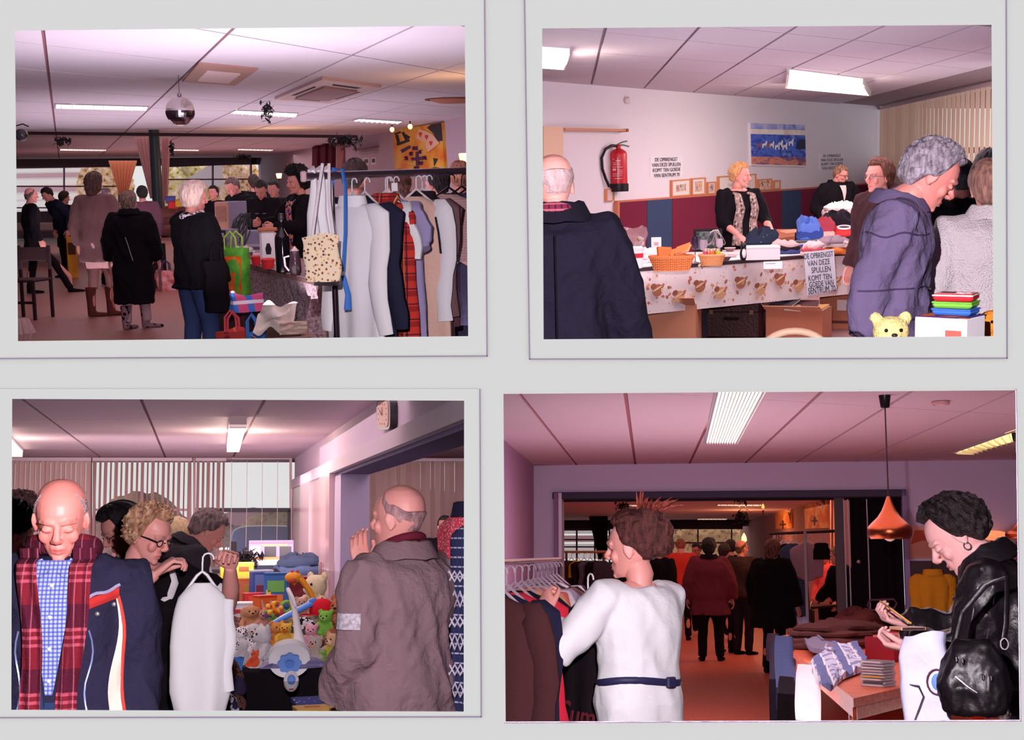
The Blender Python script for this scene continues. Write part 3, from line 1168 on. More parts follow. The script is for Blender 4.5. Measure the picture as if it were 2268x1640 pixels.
def open_box(room, label, loc, rz, d, m, flaps=(1, 1, 0, 0), name='cardboard_box', t=.006, fl=.5, group=None, cat='box', inner=None, ang=25):
 root = thing(room, name, label, cat, loc, rz, group)
 x, y, z = d
 mb = MB()
 mb.box((0, 0, t / 2), (x, y, t))
 for s in (-1, 1):
  mb.box((s * (x - t) / 2, 0, z / 2), (t, y, z))
  mb.box((0, s * (y - t) / 2, z / 2), (x - 2 * t, t, z))
 part(root, 'carton', mb.F(), m)
 for i, (ax, s, ln) in enumerate((('x', -1, y), ('x', 1, y), ('y', -1, x), ('y', 1, x))):
  if not flaps[i]:
   continue
  a = math.radians(ang + 9 * i) * flaps[i]
  h = fl * (y if ax == 'x' else x) * .5
  if ax == 'x':
   T = Matrix.Translation((s * x / 2, 0, z)) @ Matrix.Rotation(s * a, 4, 'Y')
   part(root, 'flap', MB().box((0, 0, h / 2), (t, ln, h), T).F(), inner or m)
  else:
   T = Matrix.Translation((0, s * y / 2, z)) @ Matrix.Rotation(-s * a, 4, 'X')
   part(root, 'flap', MB().box((0, 0, h / 2), (ln, t, h), T).F(), inner or m)
 return root
def book(room, label, loc, rz, d, m, group=None, rx=0, ry=0, name='book', M=None, pm=None, cat='book'):
 root = thing(room, name, label, cat, loc, rz, group, rx, ry, M=M)
 x, y, z = d
 mb = MB()
 mb.box((0, 0, .0015), (x, y, .003))
 mb.box((0, 0, z - .0015), (x, y, .003))
 mb.box((-x / 2 + .002, 0, z / 2), (.004, y, z))
 part(root, 'cover', mb.F(), m)
 part(root, 'page_block', MB().box((.0, 0, z / 2), (x - .012, y - .012, z - .006)).F(), pm or mat((236, 228, 214)))
 return root
def picture(room, label, c, right, up, w, h, fm, pm, fw=.02, t=.02, name='framed_picture', cat='picture', group=None, mount=None, tilt=0.0):
 """a frame and its print; c is the middle of the back, right and up are unit vectors"""
 r, u = V(right).normalized(), V(up).normalized()
 n = r.cross(u)
 M = Matrix((r, u, n)).transposed().to_4x4()
 M = Matrix.Translation(c) @ M @ Matrix.Rotation(tilt, 4, 'X')
 root = thing(room, name, label, cat, c, 0, group, M=M)
 if fw:
  for s in (-1, 1):
   part(root, 'frame_bar', MB().box((s * (w - fw) / 2, 0, t / 2), (fw, h, t), b=.002).F(), fm)
   part(root, 'frame_bar', MB().box((0, s * (h - fw) / 2, t / 2), (w - 2 * fw, fw, t), b=.002).F(), fm)
 if mount:
  part(root, 'mount', MB().box((0, 0, t * .25), (w - fw, h - fw, t * .3)).F(), mat(mount))
  k = .56
  part(root, 'print', MB().box((0, 0, t * .45), (w * k, h * k, t * .3)).F(), pm)
 else:
  part(root, 'print', MB().box((0, 0, t * .3), (w - fw, h - fw, t * .4)).F(), pm)
 return root
def bag(room, label, loc, rz, d, m, handles=None, name='shopping_bag', cat='bag', group=None, seed=0, crumple=.02, top=.8, side=None, rx=0.0, ry=0.0):
 root = thing(room, name, label, cat, loc, rz, group, rx, ry)
 x, y, z = d
 rings = []
 n = 32
 for i in range(11):
  t = i / 10
  k = 1 - (1 - top) * t
  r = ring((0, 0, z * t), (x / 2 * (1 if t else .97), 0, 0), (0, y / 2 * k, 0), n, 4.5)
  r = [p + V((noise.noise((p.x * 9 + seed, p.y * 9, p.z * 9)), noise.noise((p.x * 9, p.y * 9 + seed, p.z * 9)), .6 * noise.noise((p.x * 8, p.y * 8, p.z * 3 + seed)))) * crumple * (t * 1.2 + .2) for p in r]
  rings.append(r)
 rings.append([V((p.x * .93, p.y * .9, p.z - .01)) for p in rings[-1]])
 rings.append([V((p.x * .9, p.y * .8, z * .55)) for p in rings[-1]])
 part(root, 'sack', MB().loft(rings).S(), m)
 if side:
  mb = MB()
  rr = [[p * 1.012 for p in r[3:14]] for r in rings[1:10]]
  part(root, 'front_print', MB().grid(lambda u, v: V((x * .42 * (u * 2 - 1), -y / 2 * (1 - (1 - top) * (.1 + v * .75)) - .006 + .4 * crumple * noise.noise((u * 3 + seed, v * 3, 0)), z * (.08 + v * .75))), 8, 8).S(), side)
 if handles:
  for s in (-1, 1):
   part(root, 'handle', MB().tube([(-x * .22, s * y * .4 * top, z * .97), (-x * .2, s * y * .36, z + .09), (0, s * y * .3, z + .14), (x * .2, s * y * .36, z + .09), (x * .22, s * y * .4 * top, z * .97)], .009, 8, .5).S(), handles)
 return root
def plush(room, label, loc, rz, s, m, kind='bear', muz=None, shirt=None, group='soft toys on the table', rx=0.0, ry=0.0, eye=(20, 16, 20), nose=(40, 24, 24), belly=None, vx=.012, ear=None):
 """a soft toy about half a metre tall at s = 1; seated, facing -y"""
 root = thing(room, 'soft_toy', label, 'soft toy', loc, rz, group, rx, ry, s)
 mb = MB()
 mb.ball((0, 0, .13), (.115, .095, .135), 16, 10)
 mb.ball((0, -.015, .315), (.105, .092, .095), 16, 10)
 mb.ball((0, -.085, .295), (.05, .045, .038), 12, 8)
 for k in (-1, 1):
  if kind == 'rabbit':
   mb.tube([(k * .04, .01, .38), (k * .06, .015, .46), (k * .075, .0, .54)], [.022, .03, .014], 10, .6)
  elif kind == 'dog':
   mb.tube([(k * .075, .0, .375), (k * .12, -.005, .33), (k * .125, -.01, .25)], [.025, .035, .02], 10, .6)
  else:
   mb.ball((k * .085, .005, .395), (.04, .022, .04), 12, 8)
  mb.tube([(k * .09, -.02, .22), (k * .145, -.07, .16), (k * .13, -.12, .12)], [.042, .042, .038], 10)
  mb.ball((k * .13, -.125, .115), .04, 10, 8)
  mb.tube([(k * .06, -.02, .06), (k * .095, -.12, .05), (k * .11, -.19, .05)], [.055, .052, .045], 10)
  mb.ball((k * .112, -.20, .06), (.045, .035, .052), 10, 8)
 me = vox(mb, vx, 2, .5, 'body')
 wrinkle(me, .006, (30, 30, 30), loc[0] * 7)
 part(root, 'body', me, m)
 for k in (-1, 1):
  part(root, 'eye', MB().ball((k * .042, -.098, .335), .0115, 10, 6), mat(eye, rough=.15))
  if kind == 'bear' and ear:
   part(root, 'inner_ear', MB().ball((k * .085, -.012, .395), (.026, .014, .026), 10, 6), ear)
 part(root, 'nose', MB().ball((0, -.128, .31), (.018, .011, .012), 10, 6), mat(nose, rough=.4))
 if muz:
  part(root, 'muzzle', MB().ball((0, -.088, .294), (.052, .046, .039), 12, 8), muz)
 if belly:
  part(root, 'belly', MB().ball((0, -.02, .125), (.085, .088, .1), 14, 8), belly)
 if shirt:
  sb = MB().loft([ring((0, 0, z), (a, 0, 0), (0, b, 0), 20) for z, a, b in ((.06, .12, .1), (.13, .124, .105), (.2, .11, .09), (.235, .085, .07))], False, False)
  part(root, 'shirt', sb, shirt)
 return root
def pile_cloth(room, label, loc, rz, d, m, seed=0, name='folded_clothes', cat='garment', group=None, hang=0.0, layers=3):
 """a soft heap of folded cloth: each fold a part of its own"""
 root = thing(room, name, label, cat, loc, rz, group)
 x, y, z = d
 ms = m if isinstance(m, (list, tuple)) else [m]
 for k in range(layers):
  h = z / layers
  mb = MB()
  rr = []
  sc_ = 1 - .07 * k
  ox, oy = .04 * x * noise.noise((k * 3.1, seed, 0)), .04 * y * noise.noise((k * 3.1, seed, 5))
  for t, q in ((0, .96), (.25, 1.0), (.7, 1.0), (1.0, .93)):
   r = ring((ox, oy, h * (k + t)), (x / 2 * q * sc_, 0, 0), (0, y / 2 * q * sc_, 0), 32, 4)
   g = 2.6 / max(x, y)
   rr.append([p + V((noise.noise((p.x * g * 2 + seed, p.y * g * 2, k * 3 + t)), noise.noise((p.x * g * 2, p.y * g * 2 + seed, k * 3)), .0)) * .10 * x + V((0, 0, h * .9 * noise.noise((p.x * g, p.y * g, seed + k)))) for p in r])
  top = rr[-1]
  c = sum(top, V()) / len(top)
  for q in (.9, .75, .6, .45, .3, .1):
   rr.append([c + (p - c) * q + V((0, 0, h * (.95 - 2.2 * abs(noise.noise((p.x * q * g * 2 + seed, p.y * q * g * 1.2 + p.x * 3, k * 2)))) * min(1, (1 - q) * 3))) for p in top])
  mb.loft(rr)
  part(root, 'fold', mb, ms[k % len(ms)])
 return root
def lying_cloth(room, label, pts, z, drop, m, seed=0, name='garment', cat='garment', group=None, th=.02, amp=.02):
 """a garment thrown over a table: a wavy sheet over the points of its outline"""
 c = sum(pts, V()) / len(pts)
 root = thing(room, name, label, cat, c, 0, group)
 mb = MB()
 rings = []
 n = 40
 per = []
 for i in range(n):
  t = i / n * len(pts)
  a = int(t)
  per.append((pts[a] - c).lerp(pts[(a + 1) % len(pts)] - c, t - a))
 for k in (1.0, .99, .85, .65, .45, .25, .08):
  rings.append([V((p.x * k, p.y * k, p.z * k + (0 if k == 1 else th + amp * noise.noise((p.x * k * 9 + seed, p.y * k * 5, seed)) + amp * .7 * math.sin(p.x * k * 31 + p.y * k * 12 + seed)))) for p in per])
 mb.loft(rings)
 part(root, 'fabric', mb, m)
 return root
def cloth_sheet(room, name, label, top, edge, drop, m, cat='tablecloth', seed=0, flare=.03, amp=.02, nv=8):
 """a table top cover (polygon top) with a skirt hanging from the open chain of points edge"""
 root = thing(room, name, label, cat, top[0])
 o = top[0]
 mb = MB()
 mb.prism([p - o for p in top], (0, 0, .004))
 part(root, 'cover', mb.F(), m)
 L = [0]
 for a, b in zip(edge, edge[1:]):
  L.append(L[-1] + (b - a).length)
 def at(t):
  t *= L[-1]
  for i in range(len(edge) - 1):
   if t <= L[i + 1] + 1e-6:
    return edge[i].lerp(edge[i + 1], (t - L[i]) / max(1e-6, L[i + 1] - L[i])), i
  return edge[-1], len(edge) - 2
 def fn(u, v):
  p, i = at(u)
  d = (edge[i + 1] - edge[i]).normalized()
  n = V((d.y, -d.x, 0))
  h = drop(u) if callable(drop) else drop
  w = amp * v * (math.sin(u * L[-1] * 22 + seed) + .6 * noise.noise((u * L[-1] * 5, v * 2, seed)))
  return p - o + n * (.006 + flare * v + w) + V((0, 0, .004 - h * v))
 part(root, 'skirt', MB().grid(fn, max(24, int(L[-1] * 26)), nv).S(), m)
 return root
def tabletop(room, label, top, th, legs, m, lm=None, name='table', cat='table', lr=.02, apron=0.0):
 o = top[0]
 root = thing(room, name, label, cat, V((o.x, o.y, -room.e)))
 d = V((o.x, o.y, -room.e))
 part(root, 'tabletop', MB().prism([p - d for p in top], (0, 0, -th)).F(), m)
 for p in legs:
  part(root, 'leg', MB().box((p.x - o.x, p.y - o.y, (p.z + room.e - th) / 2), (lr * 2, lr * 2, p.z + room.e - th), b=.004).F(), lm or m)
 if apron:
  for a, b in zip(top, top[1:] + top[:1]):
   n = (sum(top, V()) / len(top) - (a + b) / 2)
   n.z = 0
   n = n.normalized() * .05
   part(root, 'apron', MB().prism([a - d + n - V((0, 0, th)), b - d + n - V((0, 0, th)), b - d + n - V((0, 0, th + apron)), a - d + n - V((0, 0, th + apron))], n * .4).F(), m)
 return root
def blinds(room, label, a, b, zt, zb, n, m, w=.10, ang=40, name='vertical_blind', gap=lambda i: False, group=None, rail=(200, 180, 190), angf=None):
 """vertical slats hung from a rail between a and b"""
 root = thing(room, name, label, 'blind', V((a.x, a.y, zt)), 0, group)
 d = (b - a)
 d.z = 0
 dn = d.normalized()
 rz = math.atan2(dn.y, dn.x)
 part(root, 'rail', MB().box(d / 2 + V((0, 0, .02)), (d.length, .05, .04), rz=0, M=None).F() if False else MB().box((0, 0, 0), (d.length, .05, .04), Matrix.Translation(d / 2 + V((0, 0, .02))) @ Matrix.Rotation(rz, 4, 'Z')).F(), mat(rail))
 base = None
 for i in range(n):
  if gap(i):
   continue
  p = d * ((i + .5) / n)
  an = angf(i) if angf else ang
  T = Matrix.Translation(p) @ Matrix.Rotation(rz + math.radians(an), 4, 'Z')
  mb = MB()
  mb.v = [T @ V((x, y, z)) for z in (0, zb - zt) for x, y in ((-w / 2, 0), (0, .006), (w / 2, 0), (0, -.001))]
  mb.f = [(0, 1, 5, 4), (1, 2, 6, 5), (2, 3, 7, 6), (3, 0, 4, 7), (0, 3, 2, 1), (4, 5, 6, 7)]
  part(root, 'slat', mb.F(), m)
 return root
def lettering(root, body, size, M, m, line=1.0, align='CENTER', shear=0.0, thick=.001):
 me = text_mesh(body, size, line, align, thick, shear)
 me.transform(M)
 return part(root, 'lettering', me, m)
def leafy(room, name, label, c, r, m, n=60, seed=0, s=.05, cat='garland', stem=None, group=None):
 """a hanging bunch of leaves: stems plus one mass of leaves"""
 root = thing(room, name, label, cat, c, 0, group)
 rnd = random.Random(seed)
 mb = MB()
 for i in range(n):
  p = V((rnd.gauss(0, .45) * r[0], rnd.gauss(0, .45) * r[1], rnd.gauss(0, .45) * r[2]))
  M = Matrix.Translation(p) @ Matrix.Rotation(rnd.uniform(0, 6.3), 4, 'Z') @ Matrix.Rotation(rnd.uniform(-1.4, 1.4), 4, 'X')
  k = s * rnd.uniform(.6, 1.3)
  mb.add([(0, -k, 0), (k * .4, 0, k * .15), (0, k, 0), (-k * .4, 0, k * .15), (0, 0, -k * .05)], [(0, 1, 2, 4), (0, 4, 2, 3)], M)
 o = part(root, 'leaves', mb.mesh('leaves', False, False), m)
 o['kind'] = 'stuff'
 part(root, 'stem', MB().tube([(-r[0] * .7, 0, r[2] * .3), (0, 0, r[2] * .6 if stem is None else stem), (r[0] * .7, 0, r[2] * .2)], .008, 6).S(), mat((40, 32, 28)))
 return root
 # ---------------------------------------------------------------- the four rooms
def quadline(x, y, x2, y2):
 return ((x, y), (x2, y2))
 # ---- room 1: hall with the mirror ball
TILE1 = mat((228, 216, 230), rough=.9, bump=.15, bs=120)
GROOVE = mat((150, 100, 110), rough=.9)
LA = [quadline(140 + k * 356, 68, 140, 424) for k in (-1.35, -.126, 1.045, 2.12, 3.11, 4.03, 5.0, 6.0, 7.1)]
LB = [quadline(33, a, 1037, b) for a, b in ((-150, 60), (-5, 166), (92, 211), (151, 241), (193, 260), (224, 272), (248, 281), (267, 289), (283, 296), (297, 303), (309, 311), (320, 319), (329, 326), (336, 332), (342, 337), (347, 342), (352, 347))]
WA1, WB1 = R1.ceil(1037, 257), R1.ceil(575, 350)
WC1 = R1.ceil(20, 355)
ceiling_grid(R1, LA, LB, TILE1, GROOVE, 356, keep=lambda x, y: y < 257 + (1037 - x) * .2 + 14, gb=.012)
WALL1 = mat((206, 186, 206), rough=.9, bump=.1, bs=80)
FLOOR1 = mat((156, 100, 92), rough=.45, spec=.4, bump=.05, bs=200, pat=('noise', (60, 60, 60), [(146, 92, 86), (166, 108, 98)]))
def vwall(room, name, a, b, z0, z1, m, t=.1):
 n = V((b.y - a.y, a.x - b.x, 0)).normalized()
 if n.dot(a) < 0:
  n = -n
 mb = MB().prism([V((a.x, a.y, z0)), V((b.x, b.y, z0)), V((b.x, b.y, z1)), V((a.x, a.y, z1))], n * t)
 return struct(room, name, mb.mesh(name, False), m)
d = (WA1 - WB1).normalized()
vwall(R1, 'wall_right', WA1 + d * 6, WB1 - d * .5, -R1.e, R1.c + .05, WALL1)
f = MB()
f.prism([R1.P(x, 424, y) * 1 for x, y in ((-60, 8), (1130, 8), (1130, 44), (-60, 44))], (0, 0, 0.001))
f.v = [V((p.x, p.y, -R1.e - (.05 if i > 3 else 0))) for i, p in enumerate(f.v)]
struct(R1, 'floor', f.F(), FLOOR1)
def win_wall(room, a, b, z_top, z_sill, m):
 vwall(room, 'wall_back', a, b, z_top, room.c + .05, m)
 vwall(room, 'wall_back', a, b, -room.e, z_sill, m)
GREY = mat((120, 112, 124), rough=.7)
ALU = mat((172, 132, 160), rough=.5)
GLASS = mat((240, 240, 245), rough=.3, alpha=.06, spec=.1)
n1 = R1.wall(33, 371, WB1, WC1).z
win_wall(R1, WC1, WB1, n1, -.62, GREY)
def window(room, name, a, b, x0, x1, ytops, ysill, mull, bars, m, gl=GLASS, fw=3):
 """window on plane a-b: frame bars and panes, given where they are seen"""
 yt = lambda x: ytops[0] + (ytops[1] - ytops[0]) * (x - x0) / (x1 - x0)
 fr = wpoly(room, a, b, ((x0, yt(x0)), (x1, yt(x1)), (x1, yt(x1) + fw), (x0, yt(x0) + fw)), .08)
 wpoly(room, a, b, ((x0, ysill - fw), (x1, ysill - fw), (x1, ysill), (x0, ysill)), .08, fr)
 o = struct(room, name, fr.mesh(name, False), m)
 xs = [x0 + fw / 2] + mull + [x1 - fw / 2]
 for x in xs:
  part(o, 'mullion', wpoly(room, a, b, ((x - fw / 2, yt(x)), (x + fw / 2, yt(x)), (x + fw / 2, ysill), (x - fw / 2, ysill)), .1).F(), m)
 for y0, y1 in bars:
  part(o, 'transom', wpoly(room, a, b, ((x0, y0 - fw / 2), (x1, y1 - fw / 2), (x1, y1 + fw / 2), (x0, y0 + fw / 2)), .09).F(), m)
 for xa, xb in zip(xs, xs[1:]):
  ys = [yt(xa)] + [y0 + (y1 - y0) * (xa - x0) / (x1 - x0) for y0, y1 in bars] + [ysill]
  for ya, yb in zip(ys, ys[1:]):
   part(o, 'pane', wpoly(room, a, b, ((xa, ya), (xb, ya), (xb, yb), (xa, yb)), .01, off=.03).F(), gl)
 return o
window(R1, 'window_1', WC1, WB1, 20, 274, (371, 367), 462, [141, 262], [(413, 413)], ALU)
window(R1, 'window_2', WC1, WB1, 360, 556, (365, 362), 462, [470], [(398, 397)], ALU)
for x0, x1 in ((20, 276), (360, 560)):
 struct(R1, 'trim_1', wpoly(R1, WC1, WB1, ((x0, 354), (x1, 350), (x1, 364), (x0, 371)), .35).mesh('trim_1', False), GREY)
 # ---- room 2: stall with the fire extinguisher
TILE2 = mat((206, 192, 206), rough=.9, bump=.2, bs=120)
GROOVE2 = mat((150, 128, 138), rough=.9)
WA2, WB2, WC2 = R2.ceil(1203, 180), R2.ceil(1960, 238), R2.ceil(2199, 185)
LA2 = [quadline(1262 + k * 313, 64, 1262, 378) for k in (-1.25, -.5, .25, .905, 1.58, 2.18, 2.79, 3.4, 4.05)]
LB2 = [quadline(1203, a, 2199, b) for a, b in ((-60, 60), (20, 120), (58, 158), (108, 182), (140, 200), (165, 222), (183, 262))]
ceiling_grid(R2, LA2, LB2, TILE2, GROOVE2, 242, keep=lambda x, y: y < 180 + (x - 1203) * .0766 + 12 and (x < 1960 or y < 238 - (x - 1960) * .222 + 12))
WALL2 = mat((238, 228, 240), rough=.9, bump=.25, bs=140)
d = (WA2 - WB2).normalized()
vwall(R2, 'wall_back', WA2 + d * 2, WB2, -R2.e, R2.c + .05, WALL2)
d = (WC2 - WB2).normalized()
vwall(R2, 'wall_right', WC2 + d * 4, WB2, -R2.e, -.1, mat((170, 120, 120)))
vwall(R2, 'wall_right', WC2 + d * 4, WB2, R2.c - .04, R2.c + .05, WALL2)
f = MB()
f.prism([V((x, y, -R2.e - .05)) for x, y in ((-5, 6), (6, 6), (6, 27), (-5, 27))], (0, 0, .05))
struct(R2, 'floor', f.F(), mat((170, 128, 128), rough=.6, pat=('noise', 70, [(158, 118, 120), (180, 138, 136)])))
 # ---- room 3: table of soft toys
TILE3 = mat((196, 172, 186), rough=.9, bump=.2, bs=120)
GROOVE3 = mat((128, 92, 106), rough=.9)
WB3 = R3.ceil(653, 1016)
WA3, WC3 = R3.ceil(840, 886), R3.ceil(20, 1026)
LA3 = [quadline(431 + k * 200, 968, 431, 1168) for k in (-3.4, -2.35, -1.35, -.42, .55, 1.5)]
LB3 = [quadline(26, a, 1028, b) for a, b in ((760, 760), (862, 862), (930, 928), (968, 966), (995, 992), (1027, 1013))]
ceiling_grid(R3, LA3, LB3, TILE3, GROOVE3, 1027, keep=lambda x, y: x < 653 or y < 1016 - (x - 653) * .69 + 10)
WALL3 = mat((206, 184, 204), rough=.85, bump=.15, bs=120)
 # ---- room 4: room with the copper lamp
TILE4 = mat((226, 196, 210), rough=.9, bump=.2, bs=120)
GROOVE4 = mat((168, 104, 112), rough=.9)
WA4, WB4 = R4.ceil(1182, 1030), R4.ceil(2258, 1046)
LA4 = [quadline(1435 + k * 200, 1028, 1435, 1228) for k in (-2.2, -.80, -.14, .46, 1.07, 1.62, 2.25, 2.95, 3.75, 4.7, 5.9, 7.5)]
LB4 = [quadline(1117, a, 2258, b) for a, b in ((700, 760), (851, 920), (971, 1010), (1029, 1047))]
ceiling_grid(R4, LA4, LB4, TILE4, GROOVE4, 1047, keep=lambda x, y: True)
 # ---------------------------------------------------------------- room 1: hall with the mirror ball
def wall_frame(room, a, b, px, py, off=.02):
 """matrix on a wall whose x and y run one picture step along and up the wall"""
 p, q, u = room.wall(px, py, a, b), room.wall(px + 1, py, a, b), room.wall(px, py - 1, a, b)
 n = (q - p).cross(u - p).normalized()
 M = Matrix((q - p, u - p, n)).transposed().to_4x4()
 return Matrix.Translation(p + n * off) @ M
def on_wall(root, room, M):
 return root.matrix_world.inverted() @ room.M @ M
BLACK = cloth((22, 17, 24))
NAVY = cloth((34, 34, 54))
DENIM = cloth((62, 78, 122), bump=.4, bs=120)
def room1():
 a, b = WB1, WA1
 K1 = dict(fr=(14, 12), amp=.013, th=.03)
 for q, lab, pw in ((((121, 229), (331, 235), (326, 244), (120, 239)), 'long strip light with white louvres beside the mirror ball', 2.2),
 (((521, 243), (661, 250), (656, 259), (507, 250)), 'strip light behind the dark hanging bunch of leaves', 2.2),
 (((794, 262), (893, 268), (884, 273), (779, 267)), 'strip light nearest the poster with playing cards', 2.2),
 (((132, 329), (237, 331), (235, 334), (132, 333)), 'far strip light over the left windows', .9),
 (((380, 330), (442, 331), (441, 334), (379, 333)), 'far strip light just right of the dark pillar', .9),
 (((527, 329), (607, 331), (603, 334), (525, 332)), 'far strip light near the black loudspeaker', .9)):
  troffer(R1, lab, q, pw, 'strip lights in the hall ceiling')
 L = [R1.ceil(*p) for p in ((440, 137), (572, 150), (520, 187), (404, 178))]
 c = sum(L, V()) / 4
 t = thing(R1, 'ceiling_vent', 'square brownish ceiling vent with slatted middle above the mirror ball', 'vent', c)
 L = [p - c for p in L]
 pl = mat((196, 150, 140), rough=.6)
 inn = [p * .58 for p in L]
 for i in range(4):
  j = (i + 1) % 4
  part(t, 'rim', MB().prism([L[i], L[j], inn[j] + V((0, 0, -.01)), inn[i] + V((0, 0, -.01))], (0, 0, -.015)).F(), pl)
 part(t, 'dark_duct', MB().prism([p * .6 + V((0, 0, -.001)) for p in L], (0, 0, -.004)).F(), mat((40, 28, 34)))
 for i in range(7):
  k0, k1 = (i + .3) / 7, (i + .66) / 7
  part(t, 'slat', MB().prism([inn[0].lerp(inn[3], k0), inn[1].lerp(inn[2], k0), inn[1].lerp(inn[2], k1) - V((0, 0, .03)), inn[0].lerp(inn[3], k1) - V((0, 0, .03))], (0, 0, -.006)).F(), mat((222, 196, 200)))
 L = [R1.ceil(*p) for p in ((714, 169), (845, 188), (728, 224), (608, 214))]
 c = sum(L, V()) / 4
 t = thing(R1, 'air_conditioner', 'square ceiling air conditioner cassette with a flat grille', 'air conditioner', c)
 L = [p - c for p in L]
 pl = mat((206, 172, 178), rough=.5)
 part(t, 'casing', MB().prism(L, (0, 0, -.03)).F(), pl)
 part(t, 'intake_grille', MB().prism([p * .58 + V((0, 0, -.03)) for p in L], (0, 0, -.02)).F(), mat((176, 140, 150)))
 for i in range(4):
  j = (i + 1) % 4
  q = [L[i].lerp(L[j], .2) * .80, L[i].lerp(L[j], .8) * .80, L[i].lerp(L[j], .8) * .70, L[i].lerp(L[j], .2) * .70]
  part(t, 'air_slot', MB().prism([p + V((0, 0, -.029)) for p in q], (0, 0, -.004)).F(), mat((46, 30, 36)))
 c = R1.ceil(1003, 219)
 t = thing(R1, 'round_vent', 'round ceiling vent over the poster wall', 'vent', c)
 part(t, 'dish', MB().lathe([(.28, 0), (.27, -.02), (.16, -.05), (.0, -.055)], 24).S(), mat((196, 130, 110)))
 part(t, 'throat', MB().lathe([(.34, .0), (.33, -.012), (.28, -.004)], 24).S(), mat((120, 70, 66)))
 c = R1.P(399, 246, 12.6)
 t = thing(R1, 'mirror_ball', 'silver mirror ball hanging from the ceiling on a thin cord', 'mirror ball', c)
 r = 31 * 12.6 / 3000
 me = MB().ball((0, 0, 0), r, 34, 20).F()
 part(t, 'mirrored_sphere', me, mat((200, 190, 200), metal=1, rough=.16))
 part(t, 'motor_cap', MB().lathe([(.012, r - .005), (.02, r), (.02, r + .02), (.008, r + .03)], 12).S(), mat((150, 140, 150), metal=.8, rough=.3))
 part(t, 'cord', MB().tube([(0, 0, r + .02), (0, 0, R1.c - c.z)], .003, 6), mat((90, 70, 80)))
 lf = mat((46, 40, 44), rough=.8)
 leafy(R1, 'leaf_bunch', 'dark hanging bunch of leaves in front of the middle strip light', R1.P(592, 247, 12), (.055, .05, .10), lf, 70, 3, .03)
 leafy(R1, 'garland', 'dark leafy garland high above the bald man at the edge', R1.P(136, 314, 23), (.13, .05, .07), lf, 60, 4, .05)
 leafy(R1, 'garland', 'dark leafy twig hanging beside the dark pillar curtain', R1.P(380, 328, 24), (.03, .05, .12), lf, 40, 5, .05)
 leafy(R1, 'garland', 'dark leafy garland above the black loudspeaker', R1.P(540, 349, 30), (.2, .05, .05), lf, 60, 6, .06)
 leafy(R1, 'garland', 'large dark garland hung on the wall beside the maroon panel', R1.P(762, 314, 21), (.26, .06, .1), lf, 110, 7, .06)
 p, q = R1.P(38, 298, 23.5), R1.P(792, 306, 23.5)
 single(R1, 'curtain_rail', 'thin dark curtain rail running across the hall ceiling', 'rail', MB().prism([p, q, q + V((0, 0, .05)), p + V((0, 0, .05))], (0, .06, 0)).F(), mat((48, 30, 36)))
 c = R1.P(48, 299, 16)
 t = thing(R1, 'spotlight', 'round black spotlight hanging at the edge of the hall', 'spotlight', c)
 bl = mat((24, 18, 24), rough=.4)
 part(t, 'housing', MB().ball((0, 0, 0), (.07, .09, .07), 14, 10).S(), bl)
 part(t, 'lens', MB().lathe([(.045, 0), (.05, .01), (.02, .02)], 14, TRS((0, -.08, 0), 0, PI / 2)).S(), mat((70, 60, 70), rough=.2))
 part(t, 'bracket', MB().tube([(-.09, 0, 0), (-.09, 0, .09), (.02, 0, .12), (.08, 0, .09)], .008, 6), bl)
 c = R1.P(348, 424, 24)
 root = thing(R1, 'pillar', 'dark green round pillar in the middle of the hall', 'pillar', V((c.x, c.y, -R1.e)))
 part(root, 'shaft', MB().lathe([(.088, 0), (.088, R1.e + R1.c)], 20).S(), mat((52, 62, 66), rough=.35))
 part(root, 'foot_ring', MB().lathe([(.12, 0), (.12, .03), (.092, .05)], 20).S(), mat((40, 46, 50)))
 net = cloth((240, 200, 200), trl=.4)
 sheet(R1, 'curtain', 'sheer pink curtain gathered against the left of the dark pillar', 'curtain', R1.P(298, 304, 24.4), R1.P(338, 304, 24.4), R1.P(345, 440, 24.4), R1.P(333, 440, 24.4), net, 5, .04)
 sheet(R1, 'curtain', 'sheer pink curtain hanging at the right of the dark pillar', 'curtain', R1.P(358, 304, 24.4), R1.P(378, 304, 24.4), R1.P(372, 445, 24.4), R1.P(358, 445, 24.4), net, 4, .04)
 sheet(R1, 'curtain', 'peach sheer curtain tied to a narrow waist at the window', 'curtain', R1.P(240, 356, 39), R1.P(304, 356, 39), R1.P(282, 432, 39), R1.P(264, 432, 39), cloth((250, 190, 160), trl=.5), 7, .05)
 struct(R1, 'ground', MB().prism([V((-30, 44, -R1.e)), V((20, 44, -R1.e)), V((20, 70, -R1.e)), V((-30, 70, -R1.e))], (0, 0, -.1)).F(), mat((206, 196, 196)))
 nb = R1.P(33, 420, 60)
 t = thing(R1, 'house', 'pale house with long horizontal boards outside the left windows', 'house', R1.P(110, 424, 62) - V((0, 0, 3)))
 for i, y in enumerate((366, 376, 386, 400, 416, 432, 448)):
  p0, p1 = R1.P(-20, y, 60), R1.P(194, y, 60)
  h = (10, 8, 11, 13, 13, 13, 20)[i] * .017
  o = t.matrix_world
  loc = R1.Ri @ o.translation
  part(t, 'cladding_board', MB().box(((p0.x + p1.x) / 2 - loc.x, 60 - loc.y, p0.z - loc.z - h / 2), (p1.x - p0.x, .2, h)).F(), mat((250, 248, 250) if i not in (2, 4) else (206, 170, 186)))
 part(t, 'wall', MB().box((0, .4, 3), (4.6, .6, 8)).F(), mat((236, 224, 232)))
